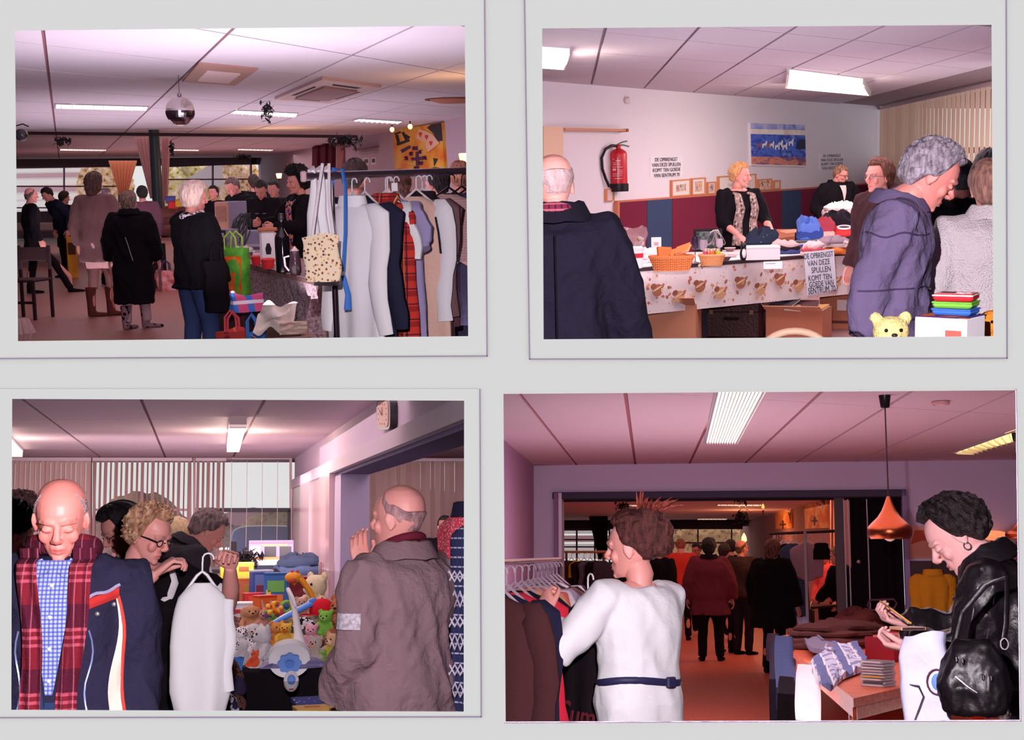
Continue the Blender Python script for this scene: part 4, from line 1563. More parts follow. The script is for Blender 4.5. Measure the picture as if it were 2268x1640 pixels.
 hed = [mat((206, 168, 120), rough=1, pat=('noise', (5, 5, 6), [(120, 84, 60), (214, 170, 110), (226, 186, 176), (232, 212, 190)])), mat((190, 176, 110), rough=1, pat=('noise', (5, 5, 6), [(110, 96, 50), (206, 190, 110), (222, 190, 170), (238, 226, 190)]))]
 for i, (x, w, lab) in enumerate(((235, 60, 'autumn hedge outside between the house and the tied curtain'), (420, 60, 'autumn hedge outside the right windows, left of the mullion'), (520, 62, 'yellow green hedge outside the right windows beside the loudspeaker'))):
  c = R1.P(x, 424, 58)
  mb = MB().ball((0, 0, .3), (w * .019, .8, 1.6), 40, 24)
  me = mb.S()
  wrinkle(me, .22, (2.4, 2.4, 2.4), i * 3)
  single(R1, 'hedge', lab, 'hedge', me, hed[i % 2], c - V((0, 0, .3)))
 c = R1.P(450, 386, 55)
 single(R1, 'shed', 'pale gable roof seen through the right windows', 'shed', MB().prism([(-.9, 0, -.5), (.75, 0, -.5), (.75, 0, .3), (.35, 0, .42), (-.9, 0, -.35)], (0, .4, 0)).F(), mat((206, 190, 200)), c)
 c = R1.wall(562, 356, WC1, WB1) - V((0, .3, 0))
 t = thing(R1, 'loudspeaker', 'small black loudspeaker at the far corner of the hall', 'loudspeaker', c)
 part(t, 'cabinet', MB().box((0, 0, 0), (.16, .2, .24), b=.01).F(), mat((20, 15, 20)))
 part(t, 'grille', MB().box((0, -.11, 0), (.13, .012, .2), b=.005).F(), mat((36, 28, 34)))
 def wthing(name, label, cat, px, py, group=None):
  return thing(R1, name, label, cat, R1.wall(px, py, a, b), 0, group)
 def wp(root, name, pxs, m, t=.03, off=0.0):
  mb = wpoly(R1, a, b, pxs, t, None, off)
  o = R1.Ri @ root.matrix_world.translation
  mb.v = [p - o for p in mb.v]
  return part(root, name, mb.mesh(name, False), m)
 t = wthing('stage_curtain', 'dark maroon drape hanging on the far side wall', 'curtain', 720, 340)
 for i in range(5):
  x = 700 + i * 9
  wp(t, 'fold', ((x, 326 - i * 2.2), (x + 8, 324 - i * 2.2), (x + 7.5, 378), (x - .5, 378)), cloth((84, 30, 44)), .10 + .06 * (i % 2))
 sheet(R1, 'curtain', 'pale curtain beside the maroon drape', 'curtain', R1.wall(747, 316, a, b) - V((0, .3, 0)), R1.wall(759, 314, a, b) - V((0, .3, 0)), R1.wall(761, 380, a, b) - V((0, .3, 0)), R1.wall(748, 380, a, b) - V((0, .3, 0)), cloth((180, 130, 130)), 3, .05)
 for (x, y, w, h, lab) in ((812, 358, 12, 16, 'left one of two small photos pinned to the hall wall'), (828, 357, 11, 16, 'right one of two small photos pinned to the hall wall')):
  t = wthing('pinned_photo', lab, 'photo', x, y)
  wp(t, 'sheet', ((x - w / 2, y - h / 2), (x + w / 2, y - h / 2 - 1), (x + w / 2, y + h / 2), (x - w / 2, y + h / 2)), mat(WHITE), .01)
  wp(t, 'print', ((x - w * .3, y - h * .3), (x + w * .35, y - h * .35), (x + w * .35, y + h * .2), (x - w * .3, y + h * .2)), mat((110, 90, 110)), .012)
 t = wthing('wall_shelf', 'thin pale wall shelf bracket over the two small photos', 'shelf', 815, 328)
 wp(t, 'board', ((793, 330), (840, 323), (840, 326), (793, 333)), mat((150, 110, 130)), .12)
 wp(t, 'strip', ((800, 338), (838, 334), (838, 337), (800, 341)), mat((190, 170, 180)), .05)
 for (x, y, dep, lab, gy) in ((618, 390, 24, 'small glowing wall lamp on the far side wall', 0), (1030, 352, 13, 'bright wall lamp at the edge beside the card poster', 1)):
  c = R1.P(x, y, dep)
  t = thing(R1, 'wall_lamp', lab, 'lamp', c)
  k = dep * (.0012 if gy else .00055)
  part(t, 'shade', MB().lathe([(.7 * k * 4, -k * 3), (k * 4, k * 3), (k * 3.2, k * 3.4)], 14).S(), mat((255, 214, 150), emit=3.2, ecol=(255, 190, 110)))
  part(t, 'bracket', MB().tube([(0, 0, -k * 3), (0, .05, -k * 6), (0, .2, -k * 6)], .01, 6), mat((90, 60, 50)))
  lamp('POINT', 'wall_lamp_bulb', R1, c + V((0, -.25, .12)), 16 if gy else 22, (1, .55, .22), .08)
 for (x, y) in ((868, 283), (908, 276)):
  c = R1.ceil(x, y - 8)
  t = thing(R1, 'ceiling_spot', ('left' if x < 900 else 'right') + ' one of two small ceiling spots above the card poster', 'spotlight', c)
  part(t, 'stem', MB().tube([(0, 0, 0), (0, 0, -.06)], .012, 6), mat((70, 50, 60), rough=.3))
  part(t, 'bulb', MB().ball((0, 0, -.09), (.04, .04, .045), 10, 8).S(), mat((255, 210, 180), emit=1.3))
 t = wthing('poster', 'orange poster with playing cards and the word SENTRUM round a cross', 'poster', 932, 325)
 OR = mat((240, 150, 50), rough=.6, pat=('noise', (1.2, 1.2, 3), [(240, 120, 40), (246, 176, 60), (252, 206, 110)]))
 wp(t, 'panel', ((875, 288), (984, 272), (991, 376), (881, 378)), OR, .05)
 dk, pu, rd, wh = mat((58, 50, 62)), mat((92, 52, 106)), mat((222, 70, 60)), mat((246, 200, 180))
 wp(t, 'dark_corner', ((953, 283), (962, 276), (984, 272), (987, 312), (976, 313), (968, 296)), dk, .01, .05)
 for i, q in enumerate((((936, 284), (952, 292), (941, 313), (928, 306)), ((950, 289), (966, 298), (956, 320), (942, 312)), ((966, 297), (982, 317), (957, 337), (950, 322)))):
  wp(t, 'playing_card', q, wh, .012, .05 + i * .004)
  cx, cy = sum(p[0] for p in q) / 4, sum(p[1] for p in q) / 4
  wp(t, 'red_heart', ((cx - 4, cy - 3), (cx - 2, cy - 6), (cx, cy - 4), (cx + 2, cy - 6), (cx + 4, cy - 3), (cx, cy + 5)), rd, .006, .062 + i * .004)
 for q in (((880, 296), (893, 291), (895, 294), (882, 299)), ((882, 300), (888, 298), (892, 315), (886, 317)), ((896, 294), (901, 292), (910, 310), (905, 312)), ((884, 318), (912, 308), (914, 313), (887, 323)), ((904, 297), (915, 303), (912, 308), (902, 301))):
  wp(t, 'hat_stroke', q, dk, .008, .05)
 wp(t, 'ribbon', ((894, 332), (914, 322), (917, 327), (897, 339)), pu, .008, .05)
 wp(t, 'cross_bar', ((928, 336), (934, 335), (935, 367), (929, 368)), pu, .01, .055)
 wp(t, 'cross_bar', ((918, 349), (944, 347), (944, 354), (919, 356)), pu, .012, .055)
 wp(t, 'party_hat', ((967, 350), (977, 352), (969, 368)), dk, .008, .05)
 for ch, x, y in (('S', 908, 351), ('E', 919, 341), ('N', 928, 329), ('T', 939, 337), ('R', 949, 350), ('U', 940, 362), ('M', 931, 373)):
  lettering(t, ch, 12, on_wall(t, R1, wall_frame(R1, a, b, x, y, .07)), pu, thick=.02)
 lettering(t, '70', 11, on_wall(t, R1, wall_frame(R1, a, b, 918, 363, .07)), mat((252, 214, 130)), thick=.02)
 leg = lambda c=(26, 20, 26), **k: dict(m=cloth(c), **k)
 P = lambda *x, **k: person(R1, *x, **k)
 blk = hairm((40, 30, 30))
 P('person in dark clothes bending over a table under the left windows', 96, 417, 24, 120, lean=24, nod=20, vx=.026, coat=dict(m=NAVY), legs=leg(), shoe=BLACK, hair=dict(m=blk))
 P('person in a long black coat facing right near the left windows', 143, 424, 25, -55, H=1.5, vx=.026, nod=10, coat=dict(m=BLACK, hem=.6), legs=leg(), shoe=BLACK, hair=dict(m=hairm((70, 44, 40)), th=.024))
 P('bald man in black at the very edge with one leg stretched out', 68, 415, 20.5, -70, vx=.024, nod=5, coat=dict(m=BLACK, hem=.72, amp=.03), legs=leg(), shoe=BLACK, hair=dict(m=hairm((150, 120, 120)), start=.62, th=.008), feet=((-.1, -.05, 0), (.1, .55, 0)))
 P('grey haired man in black looking right behind the olive coat', 236, 417, 22, -70, vx=.026, nod=20, coat=dict(m=BLACK), legs=leg(), shoe=BLACK, hair=dict(m=hairm((170, 150, 160)), th=.01))
 P('dark haired person in a mauve blouse near the tied curtain', 314, 412, 21, 10, vx=.026, coat=dict(m=cloth((112, 72, 86)), hem=.86), legs=leg((190, 140, 140)), shoe=BLACK, hair=dict(m=blk, th=.022))
 P('woman with brown hair in a taupe coat and beige trousers seen from behind', 207, 383, 16.4, -22, vx=.022, turn=-15, fat=1.12, coat=dict(m=cloth((118, 84, 86), var=.1), hem=.66, flare=1.05, bulk=.03), legs=leg((206, 160, 160), hem=.33), shoe=dict(m=cloth((104, 56, 52)), boot=.36), hair=dict(m=hairm((92, 56, 48)), th=.03, drop=.17, side=.12, amp=.014, fr=(9, 8)),
 feet=((-.08, -.04, -40), (.1, .1, -50)))
 P('woman with ash blonde hair in a long black padded coat seen from behind', 284, 424, 14.8, -12, vx=.02, turn=-20, fat=1.22, coat=dict(m=cloth((20, 15, 22)), hem=.32, flare=1.0, bulk=.045, collar=(.06, .03, BLACK)), legs=leg((190, 160, 170), hem=.08), shoe=dict(m=cloth((150, 118, 128), pat=('blobs', 16, .35, [(40, 26, 32), (30, 22, 28)])), boot=.3), hair=dict(m=hairm((176, 140, 128)), th=.026, drop=.13, side=.09, amp=.01, fr=(9, 8)),
 feet=((-.09, -.05, -20), (.12, .1, -60)), extra=lambda B: body_part(B, 'piping', MB().tube([surf(B, -.02 + .10 * math.sin(i * .3), z, False, .012, 1.22, .045) if z > .84 else V((.09, -.205, z)) for i, z in enumerate((1.15, 1.05, .95, .86))], .005, 6), mat((170, 150, 170))))
 P('dark figure among the crowd right of the pillar', 472, 411, 21, 150, vx=.028, coat=dict(m=BLACK), legs=leg(), hair=dict(m=blk), shoe=None)
 P('man in a black jacket looking down by the right windows', 507, 394, 18, 125, vx=.024, nod=25, lean=8, coat=dict(m=BLACK, collar=(.05, .02, BLACK)), legs=leg(), hair=dict(m=hairm((150, 120, 120)), th=.01))
 P('dark haired man turned away behind the man looking down', 561, 386, 20, 15, vx=.026, coat=dict(m=BLACK, bulk=.03), legs=leg(), hair=dict(m=hairm((80, 56, 56)), th=.01))
 P('dark haired man in a buttoned black jacket looking down', 574, 401, 17, 165, vx=.022, nod=35, coat=dict(m=BLACK), legs=leg(), hair=dict(m=blk), skin=(190, 120, 110),
 extra=lambda B: [body_part(B, 'toggle', MB().box(surf(B, x, z, True, .012), (.05, .015, .012), b=.004), mat((120, 90, 96))) for z in (1.0, 1.08, 1.16, 1.24) for x in (-.05, .05)])
 P('dark haired person in black between the buttoned jacket and the curly woman', 603, 399, 18.5, 150, vx=.026, nod=15, coat=dict(m=BLACK), legs=leg(), hair=dict(m=blk), skin=(190, 120, 110))
 def curly(B):
  fl = cloth((200, 90, 120), pat=('cells', 38, [(230, 90, 130), (60, 110, 190), (240, 180, 80), (40, 30, 60), (230, 120, 150)]))
  body_part(B, 'patterned_top', MB().grid(lambda u, v: surf(B, (u - .5) * .15, .86 + v * .52, True, .012, 1.0, .022), 8, 16), fl)
  neck = MB().tube([B.sp((.06 * math.sin(t), .04 + .075 * math.cos(t) * 1.1, 1.40 - .05 * math.cos(t))) for t in [2 * PI * i / 16 for i in range(17)]], .022, 8)
  body_part(B, 'scarf', neck, cloth((220, 190, 90), pat=('cells', 40, [(240, 200, 80), (60, 110, 160), (230, 120, 150)])))
 P('woman with black curly hair and a colourful scarf sorting things', 655, 376, 13.8, 112, vx=.018, nod=8, coat=dict(m=BLACK), legs=leg(), hair=dict(m=hairm((26, 20, 24)), th=.05, amp=.034, fr=(11, 11), drop=.11, side=.08, top=.02), head='open', eyes=(0, 0), extra=curly,
 L=dict(w=(-.12, .36, 1.12), hand='grip'), R=dict(w=(.16, .40, 1.16), hand='grip'))
 def blonde(B):
  lp = cloth((232, 222, 228), pat=('blobs', 42, .38, [(40, 34, 44), (70, 60, 76)]))
  body_part(B, 'scarf', MB().tube([B.sp((.075 * math.sin(t), -.01 + .085 * math.cos(t), 1.43 + .02 * math.cos(t))) for t in [2 * PI * i / 18 for i in range(19)]], .03, 10), lp)
  body_part(B, 'scarf_end', MB().tube([surf(B, .04, z, True, .02) for z in (1.40, 1.25, 1.1, .95)], [.03, .045, .045, .03], 10, .4), lp)
 P('blonde woman in a black cardigan and blue jeans at the lace covered table', 432, 404, 11.5, -52, H=1.62, vx=.018, turn=-12, nod=8, fat=1.14, coat=dict(m=cloth((18, 14, 20), bump=.8), hem=.80, flare=1.06, bulk=.035), legs=dict(m=DENIM, w=1.15), shoe=dict(m=BLACK, boot=.34), hair=dict(m=hairm((250, 224, 212), (206, 166, 150)), th=.036, drop=.11, side=.10, amp=.006, fr=(12, 3)),
 feet=((-.09, -.02, 0), (.11, .06, -10)), L=dict(w=(-.2, .28, .95)), R=dict(w=(.22, .12, .84)), extra=blonde)
 bag(R1, 'large black carrier bag held at the blonde woman\'s side', R1.P(482, 690, 11.3), .3, (.2, .14, .42), cloth((20, 15, 20)), BLACK, seed=3, crumple=.03, top=.6)
 for px, py, dep, lab, hm, yw in ((785, 353, 9.3, 'dark brown haired head showing over the clothes rail left of the poster', hairm((74, 46, 46)), -30), (884, 378, 9.8, 'brown haired head just above the rail under the poster', hairm((120, 70, 60)), 0),
 (968, 374, 10.2, 'dark haired head just above the rail right of the poster cross', hairm((50, 34, 40)), 40), (1018, 358, 10.6, 'fair haired head above the rail beside the bright wall lamp', hairm((214, 140, 110)), 0)):
  P(lab, px, py, dep, yw, vx=.024, coat=dict(m=BLACK), hair=dict(m=hm, th=.02, amp=.01), shoe=None)
 z = .75 - R1.e
 T = lambda x, y: R1.onz(x, y, z)
 top = [T(697, 622), T(548, 584), T(470, 553), T(600, 537), T(765, 562)]
 tabletop(R1, 'long folding table under the grey lace cloth', [p - V((0, 0, .006)) for p in top], .03, [top[1].lerp(top[3], .15), top[4].lerp(top[1], .1), top[2].lerp(top[4], .1)], mat((120, 84, 80)))
 lace = cloth((188, 160, 166), bump=.8, bs=120, pat=('noise', (46, 46, 46), [(140, 112, 120), (188, 160, 166), (222, 200, 206)]))
 cloth_sheet(R1, 'lace_tablecloth', 'grey lace cloth draped over the near table', top, [top[4], top[0], top[1], top[2]], lambda u: .56 + .14 * math.sin(u * 9) if u < .8 else .36, lace, seed=2, flare=.10, amp=.035)
 def ontop(px, py):
  return T(px, py)
 def box_thing(name, lab, cat, loc, rz, parts, group=None):
  r = thing(R1, name, lab, cat, loc, rz, group)
  for nm, c, dd, m, b in parts:
   part(r, nm, MB().box(c, dd, b=b).mesh(nm, False), m)
  return r
 gy, bg = mat((150, 142, 172), rough=.6), mat((206, 150, 130), rough=.6)
 box_thing('computer_tower', 'tall grey computer tower with a beige front and tangled cables', 'computer', ontop(512, 556), -.5, [('case', (0, .05, .28), (.17, .42, .56), gy, .006), ('front_panel', (0, -.17, .28), (.165, .03, .55), bg, .006)] + [('drive_bay', (0, -.19, .48 - i * .06), (.13, .012, .04), mat((170, 120, 110)), .002) for i in range(3)] + [('power_button', (.03, -.19, .2), (.02, .012, .02), mat((60, 50, 60)), .003)])
 box_thing('computer_case', 'small dark and grey computer case before the tall tower', 'computer', ontop(503, 566), -.4, [('case', (0, 0, .14), (.2, .2, .28), gy, .006), ('front_panel', (-.02, -.11, .14), (.12, .02, .26), mat((50, 40, 50)), .004)] + [('drive_bay', (-.02, -.125, .22 - i * .07), (.1, .012, .045), mat((196, 170, 180)), .002) for i in range(3)])
 box_thing('printer', 'grey printer standing behind the white canister', 'printer', ontop(572, 552), -.2, [('body', (0, 0, .11), (.3, .3, .22), gy, .015), ('paper_tray', (0, -.17, .05), (.24, .06, .03), mat((190, 180, 196)), .005)])
 rnd = random.Random(5)
 c = ontop(536, 562)
 t = thing(R1, 'cable', 'tangle of black cables hanging over the computer tower', 'cable', c)
 for k in range(5):
  pts = [V((.10 * math.sin(i * .9 + k) + rnd.uniform(-.03, .03), -.1 - .03 * k, .04 + .40 * abs(math.sin(i * .5 + k * .7)))) for i in range(14)]
  part(t, 'strand', MB().tube(pts, .006, 6), mat((26, 20, 26), rough=.4))
 c = ontop(596, 590)
 t = thing(R1, 'canister', 'white enamel canister with a wooden lid and black emblem', 'canister', c)
 part(t, 'body', MB().box((0, 0, .16), (.15, .13, .32), b=.02).S(), mat((236, 226, 230), rough=.3))
 part(t, 'lid', MB().box((0, 0, .333), (.175, .15, .03), b=.008).F(), mat((196, 110, 70), rough=.5))
 part(t, 'emblem', MB().prism([(-.02, -.068, .11), (.02, -.068, .11), (.028, -.068, .16), (.012, -.068, .21), (-.012, -.068, .21), (-.028, -.068, .16)], (0, .004, 0)).F(), mat((40, 30, 36)))
 c = ontop(628, 605)
 t = thing(R1, 'bottle', 'tall dark bottle with a narrow neck', 'bottle', c)
 part(t, 'glass_body', MB().lathe([(.05, 0), (.062, .01), (.062, .28), (.056, .31), (.024, .36), (.018, .40), (.018, .46), (.022, .465), (.022, .48), (.014, .485)], 22).S(), mat((16, 12, 18), rough=.08, spec=.6))
 part(t, 'foil_cap', MB().lathe([(.019, .44), (.0235, .445), (.0235, .492), (.0, .494)], 14).S(), mat((40, 26, 34), rough=.3))
 c = ontop(655, 611)
 t = thing(R1, 'coffee_pot', 'dark coffee pot with a white handle beside the bottle', 'pot', c)
 part(t, 'body', MB().lathe([(.035, 0), (.05, .03), (.046, .12), (.03, .19), (.034, .20)], 18).S(), mat((60, 40, 50), rough=.2))
 part(t, 'handle', MB().tube([(-.045, 0, .16), (-.085, 0, .15), (-.08, 0, .08), (-.05, 0, .04)], .008, 8), mat((230, 220, 226)))
 part(t, 'lid', MB().lathe([(.036, .2), (.02, .215), (.006, .235), (.0, .24)], 16).S(), mat((220, 190, 190)))
 for k, (x, y, lab) in enumerate(((571, 581, 'left of two red plastic tubs on the lace cloth'), (594, 588, 'right of two red plastic tubs on the lace cloth'))):
  t = thing(R1, 'plastic_tub', lab, 'tub', ontop(x, y + 8), .3 * k)
  part(t, 'tub', MB().lathe([(.045, 0), (.055, .04), (.06, .08), (.062, .085)], 20).S(), mat((226, 50, 56), rough=.35))
  part(t, 'rim', MB().tube([(.06 * math.cos(i * PI / 8), .06 * math.sin(i * PI / 8), .083) for i in range(17)], .006, 6), mat((236, 80, 80), rough=.35))
  part(t, 'lid', MB().lathe([(.058, .082), (.05, .095), (.0, .1)], 20).S(), mat((232, 64, 66), rough=.35))
 t = thing(R1, 'saucepan', 'shiny steel saucepan on the lace cloth', 'saucepan', ontop(545, 576), 2.4)
 part(t, 'pan', MB().lathe([(.05, 0), (.07, .008), (.07, .075), (.074, .078), (.066, .072), (.06, .01)], 22).S(), mat((210, 200, 210), metal=.9, rough=.2))
 part(t, 'handle', MB().tube([(.07, 0, .06), (.14, 0, .075), (.2, 0, .08)], .009, 8, .6), mat((30, 24, 30)))
 pile_cloth(R1, 'crumpled white cloth lying by the green bag', ontop(536, 566), .3, (.24, .2, .07), cloth((232, 222, 228)), 4, layers=2)
 pile_cloth(R1, 'folded pink and white linen by the blonde woman\'s scarf', ontop(478, 556), .2, (.32, .3, .14), [cloth((222, 176, 172)), cloth((210, 160, 150)), cloth((232, 214, 216))], 5)
 box_thing('book', 'white hardback lying flat behind the red tubs', 'book', ontop(566, 567), .6, [('cover', (0, 0, .012), (.2, .15, .024), mat((230, 220, 226)), .003), ('page_block', (0, .004, .012), (.19, .15, .016), mat((240, 230, 220)), 0)])
 loc = R1.P(522, 655, 11.6)
 bag(R1, 'green shopping bag printed with an orange flower', loc, -.55, (.26, .15, .40), cloth((74, 150, 60), pat=('noise', 9, [(60, 140, 50), (110, 176, 60)])), mat((150, 190, 70)), seed=9, crumple=.03, top=.75, side=cloth((226, 90, 40), pat=('noise', 11, [(160, 120, 40), (226, 84, 30), (240, 140, 50)])))
 box_thing('crate', 'dark crate holding up the green shopping bag', 'crate', V((loc.x, loc.y + .05, -R1.e)), -.5, [('side_board', (0, 0, (loc.z + R1.e) / 2), (.3, .3, loc.z + R1.e - .006), mat((60, 36, 40)), .01), ('top_board', (0, 0, loc.z + R1.e - .006), (.32, .32, .012), mat((80, 50, 52)), .003)])
 FL = lambda x, dep: V((R1.P(x, 600, dep).x, dep, -R1.e))
 bag(R1, 'red shopping bag with dark print at the bottom edge', FL(508, 10.4), .2, (.2, .16, .40), cloth((196, 70, 66), pat=('blobs', 14, .3, [(140, 40, 60), (226, 120, 80)])), mat((200, 70, 80)), seed=12, crumple=.04, side=cloth((206, 84, 70), pat=('noise', 16, [(180, 56, 60), (230, 150, 110)])))
 bag(R1, 'red white and blue patterned bag lying over the red one', R1.P(545, 690, 10.9), .5, (.28, .16, .14), cloth((214, 90, 130), pat=[('stripe', 0, 7, .1, .4, (70, 120, 206), 1), ('stripe', 2, 11, .3, .3, (236, 226, 232), 1)]), None, seed=14, crumple=.05, top=.6)
 bag(R1, 'bright blue carrier bag between the red bag and the white paper', FL(552, 10.5), -.1, (.16, .14, .36), cloth((60, 120, 196)), mat((60, 120, 196)), seed=16, crumple=.05)
 t = thing(R1, 'wrapping_paper', 'large crumpled white sheet of paper standing in a box', 'paper', R1.P(600, 735, 10.0))
 part(t, 'sheet', MB().grid(lambda u, v: V(((u - .5) * .26 + .08 * v, .05 * math.sin(u * 5 + v * 3) + .04 * noise.noise((u * 4, v * 4, 1)), v * .20 + .05 * noise.noise((u * 3, v * 3, 9)))), 16, 16).S(), cloth((240, 226, 214)))
 part(t, 'fold', MB().grid(lambda u, v: V(((u - .5) * .2 + .16, -.06 - .05 * v + .03 * noise.noise((u * 4, v * 4, 3)), v * .10 - .02)), 12, 12).S(), cloth((236, 206, 190)))
 open_box(R1, 'open cardboard box with the white paper under the lace cloth', FL(618, 10.2), .15, (.36, .28, .30), mat((190, 140, 120)), (1, 1, 1, 0))
 z2 = .72 - R1.e
 T2 = lambda x, y: R1.onz(x, y, z2)
 tp = [T2(350, 535), T2(478, 530), T2(480, 505), T2(356, 508)]
 tabletop(R1, 'stall table heaped with brown clothes behind the blonde woman', tp, .03, [p * 1.0 for p in tp], mat((120, 80, 76)))
 for x, y, w, c, lab in ((372, 524, .5, [(104, 62, 60), (130, 84, 76)], 'heap of brown clothes at the pillar end of the back stall'), (415, 522, .55, [(120, 76, 70), (92, 56, 60), (150, 100, 90)], 'middle heap of brown clothes on the back stall'), (456, 519, .5, [(200, 130, 110), (150, 92, 84)], 'heap of tan clothes on the back stall beside the computers')):
  pile_cloth(R1, lab, T2(x, y), .2, (w, .8, .38), [cloth(k) for k in c], x * .1, layers=4)
 for x, y, c, lab in ((383, 462, (226, 60, 60), 'red toy box on the back stall by the pillar'), (398, 458, (236, 180, 60), 'yellow toy box on the back stall'), (378, 451, (90, 90, 170), 'small blue jar on the back stall by the pillar')):
  box_thing('toy_box', lab, 'box', R1.P(x, y, 21.8), .2, [('carton', (0, 0, .05), (.14, .12, .1), mat(c), .006), ('lid', (0, 0, .105), (.146, .126, .02), mat(tuple(int(k * .8) for k in c)), .004)])
 bag(R1, 'red and white plastic bag on the floor under the back stall', FL(367, 20.3), .2, (.26, .2, .3), cloth((226, 110, 100), pat=('noise', 12, [(220, 70, 60), (236, 190, 196)])), mat((90, 60, 110)), seed=21, crumple=.06)
 bag(R1, 'dark bag slumped on the floor left of the red and white bag', FL(338, 20.8), .4, (.3, .2, .36), cloth((70, 40, 46)), BLACK, seed=22, crumple=.06)
 tp = [T2(20, 510), T2(200, 508), T2(200, 492), T2(20, 494)]
 tabletop(R1, 'table under the left windows behind the crowd', tp, .03, tp, mat((110, 80, 84)))
 box_thing('television', 'small grey television on the table under the left windows', 'television', R1.onz(157, 498, z2), -.3, [('case', (0, 0, .22), (.44, .4, .44), mat((150, 140, 170)), .02), ('screen', (0, -.205, .24), (.36, .012, .3), mat((60, 50, 70), rough=.1), .004)])
 box_thing('carton', 'yellow carton standing on the floor behind the taupe coat', 'box', FL(161, 24), .2, [('carton', (0, 0, .35), (.16, .2, .7), mat((226, 160, 50)), .006), ('label', (0, -.102, .5), (.12, .008, .2), mat((90, 60, 50)), .001)])
 t = thing(R1, 'chair', 'dark wooden chair at the edge beside the bald man', 'chair', FL(58, 16.5), -.4)
 for x, y in ((-.19, -.19), (.19, -.19), (-.19, .19), (.19, .19)):
  part(t, 'leg', MB().box((x, y, .22 if y < 0 else .42), (.035, .035, .44 if y < 0 else .84), b=.005).F(), mat((48, 26, 32)))
 part(t, 'seat', MB().box((0, 0, .45), (.43, .43, .03), b=.01).F(), mat((60, 34, 40)))
 part(t, 'backrest', MB().box((0, .2, .74), (.38, .02, .16), b=.008).F(), mat((60, 34, 40)))
 part(t, 'stretcher', MB().box((0, -.19, .2), (.36, .02, .03)).F(), mat((48, 26, 32)))
 c = FL(32, 13.4)
 t = thing(R1, 'pouffe', 'pale ribbed round pouffe cut by the edge of the hall view', 'pouffe', c)
 for i in range(14):
  an = 2 * PI * i / 14
  part(t, 'rib_cushion', MB().tube([(.03 * math.cos(an), .03 * math.sin(an), .27), (.08 * math.cos(an), .08 * math.sin(an), .26), (.125 * math.cos(an), .125 * math.sin(an), .14), (.08 * math.cos(an), .08 * math.sin(an), .02)], [.012, .026, .034, .02], 8), cloth((196, 160, 160)))
 A, Bp = R1.P(672, 391, 7.0), R1.P(1075, 377, 8.3)
 A.z, Bp.z = .05, .078
 d = (Bp - A)
 t = thing(R1, 'clothes_rail', 'metal clothes rail on a dark post carrying the garments', 'clothes rail', A)
 steel = mat((120, 96, 110), metal=.7, rough=.3)
 part(t, 'rail', MB().tube([V(), d], .021, 12), steel)
 part(t, 'end_cap', MB().box((0, 0, 0), (.03, .05, .056), b=.006).F(), mat((210, 170, 180)))
 pp = R1.P(733, 400, 7.25) - A
 part(t, 'post', MB().tube([(pp.x, pp.y + .02, -.02), (pp.x, pp.y + .02, -R1.e - A.z + .02)], .017, 12), mat((44, 30, 40), metal=.5, rough=.3))
 part(t, 'foot', MB().box((pp.x, pp.y + .02, -R1.e - A.z + .02), (.06, .6, .03), b=.008).F(), mat((44, 30, 40)))
 def railp(px):
  k = (px - 672) / (1075 - 672)
  return A + d * k
 tart = cloth((206, 60, 50), pat=[('stripe', 2, 12, 0, .35, (130, 36, 40), .7), ('stripe', 0, 12, .2, .35, (130, 36, 40), .7), ('stripe', 2, 12, .55, .08, (40, 30, 50), .9), ('stripe', 0, 12, .72, .08, (40, 30, 50), .9), ('stripe', 0, 12, .9, .04, (220, 190, 120), .8)])
 knit = cloth((222, 178, 178), bump=.9, bs=160, pat=[('stripe', 2, 60, 0, .35, (196, 150, 152), .6)])
 gw = mat((238, 234, 238), rough=.95)
 G = [(764, 'big white shirt nearest on the clothes rail', dict(m=gw, l=.80, sleeve=.62, collar=gw, flare=1.15, seed=1, name='shirt', w=.42), -56),
 (790, 'navy jacket between the white shirt and the tartan shirt', dict(m=cloth((40, 40, 62)), l=.98, sleeve=.6, seed=2), -56),
 (834, 'red tartan shirt with dark stripes on the clothes rail', dict(m=tart, l=.98, sleeve=.0, collar=tart, seed=3, name='shirt'), -54),
 (838, 'white blouse with a price label beside the tartan shirt', dict(m=gw, l=.5, sleeve=.25, seed=4, name='blouse', w=.36), -54),
 (852, 'lilac grey top hanging between tartan and cream jacket', dict(m=cloth((160, 148, 190)), l=.9, sleeve=.2, seed=5, name='blouse', w=.42), -54),
 (902, 'cream and white jacket with black piping and a hanging sleeve', dict(m=cloth((226, 186, 168)), sm=gw, l=.86, sleeve=.62, seed=6, sl_out=.0, w=.46), -50),
 (916, 'grey brown suit jacket on the clothes rail', dict(m=cloth((116, 84, 90)), l=.92, sleeve=.6, w=.42, sl_out=.02, seed=7, collar=cloth((40, 28, 36))), -52),
 (927, 'dark plum jacket behind the grey brown one', dict(m=cloth((92, 58, 66)), l=.86, sleeve=.66, w=.38, sl_out=0, seed=8), -52),
 (978, 'pale pink knitted top on a black hanger', dict(m=knit, l=.42, sleeve=.3, seed=9, hang=(24, 18, 24), hem=.06, w=.44), -30),
 (1012, 'dark navy garment at the end of the clothes rail', dict(m=cloth((56, 52, 74)), l=.98, sleeve=.3, seed=10, hang=(24, 18, 24)), -30),
 (1034, 'black garment beyond the pink knitted top', dict(m=BLACK, l=.5, sleeve=.4, seed=11, hang=(24, 18, 24)), -30)]
 for px, lab, kw, an in G:
  root = garment(R1, lab, railp(px) + V((0, 0, .0)), math.radians(an), **kw)
  if kw['seed'] == 6:
   part(root, 'piping', MB().tube([(.2, -.065, -.25), (.225, -.072, -.34), (.235, -.07, -.45)], .006, 6), mat((30, 24, 34)))
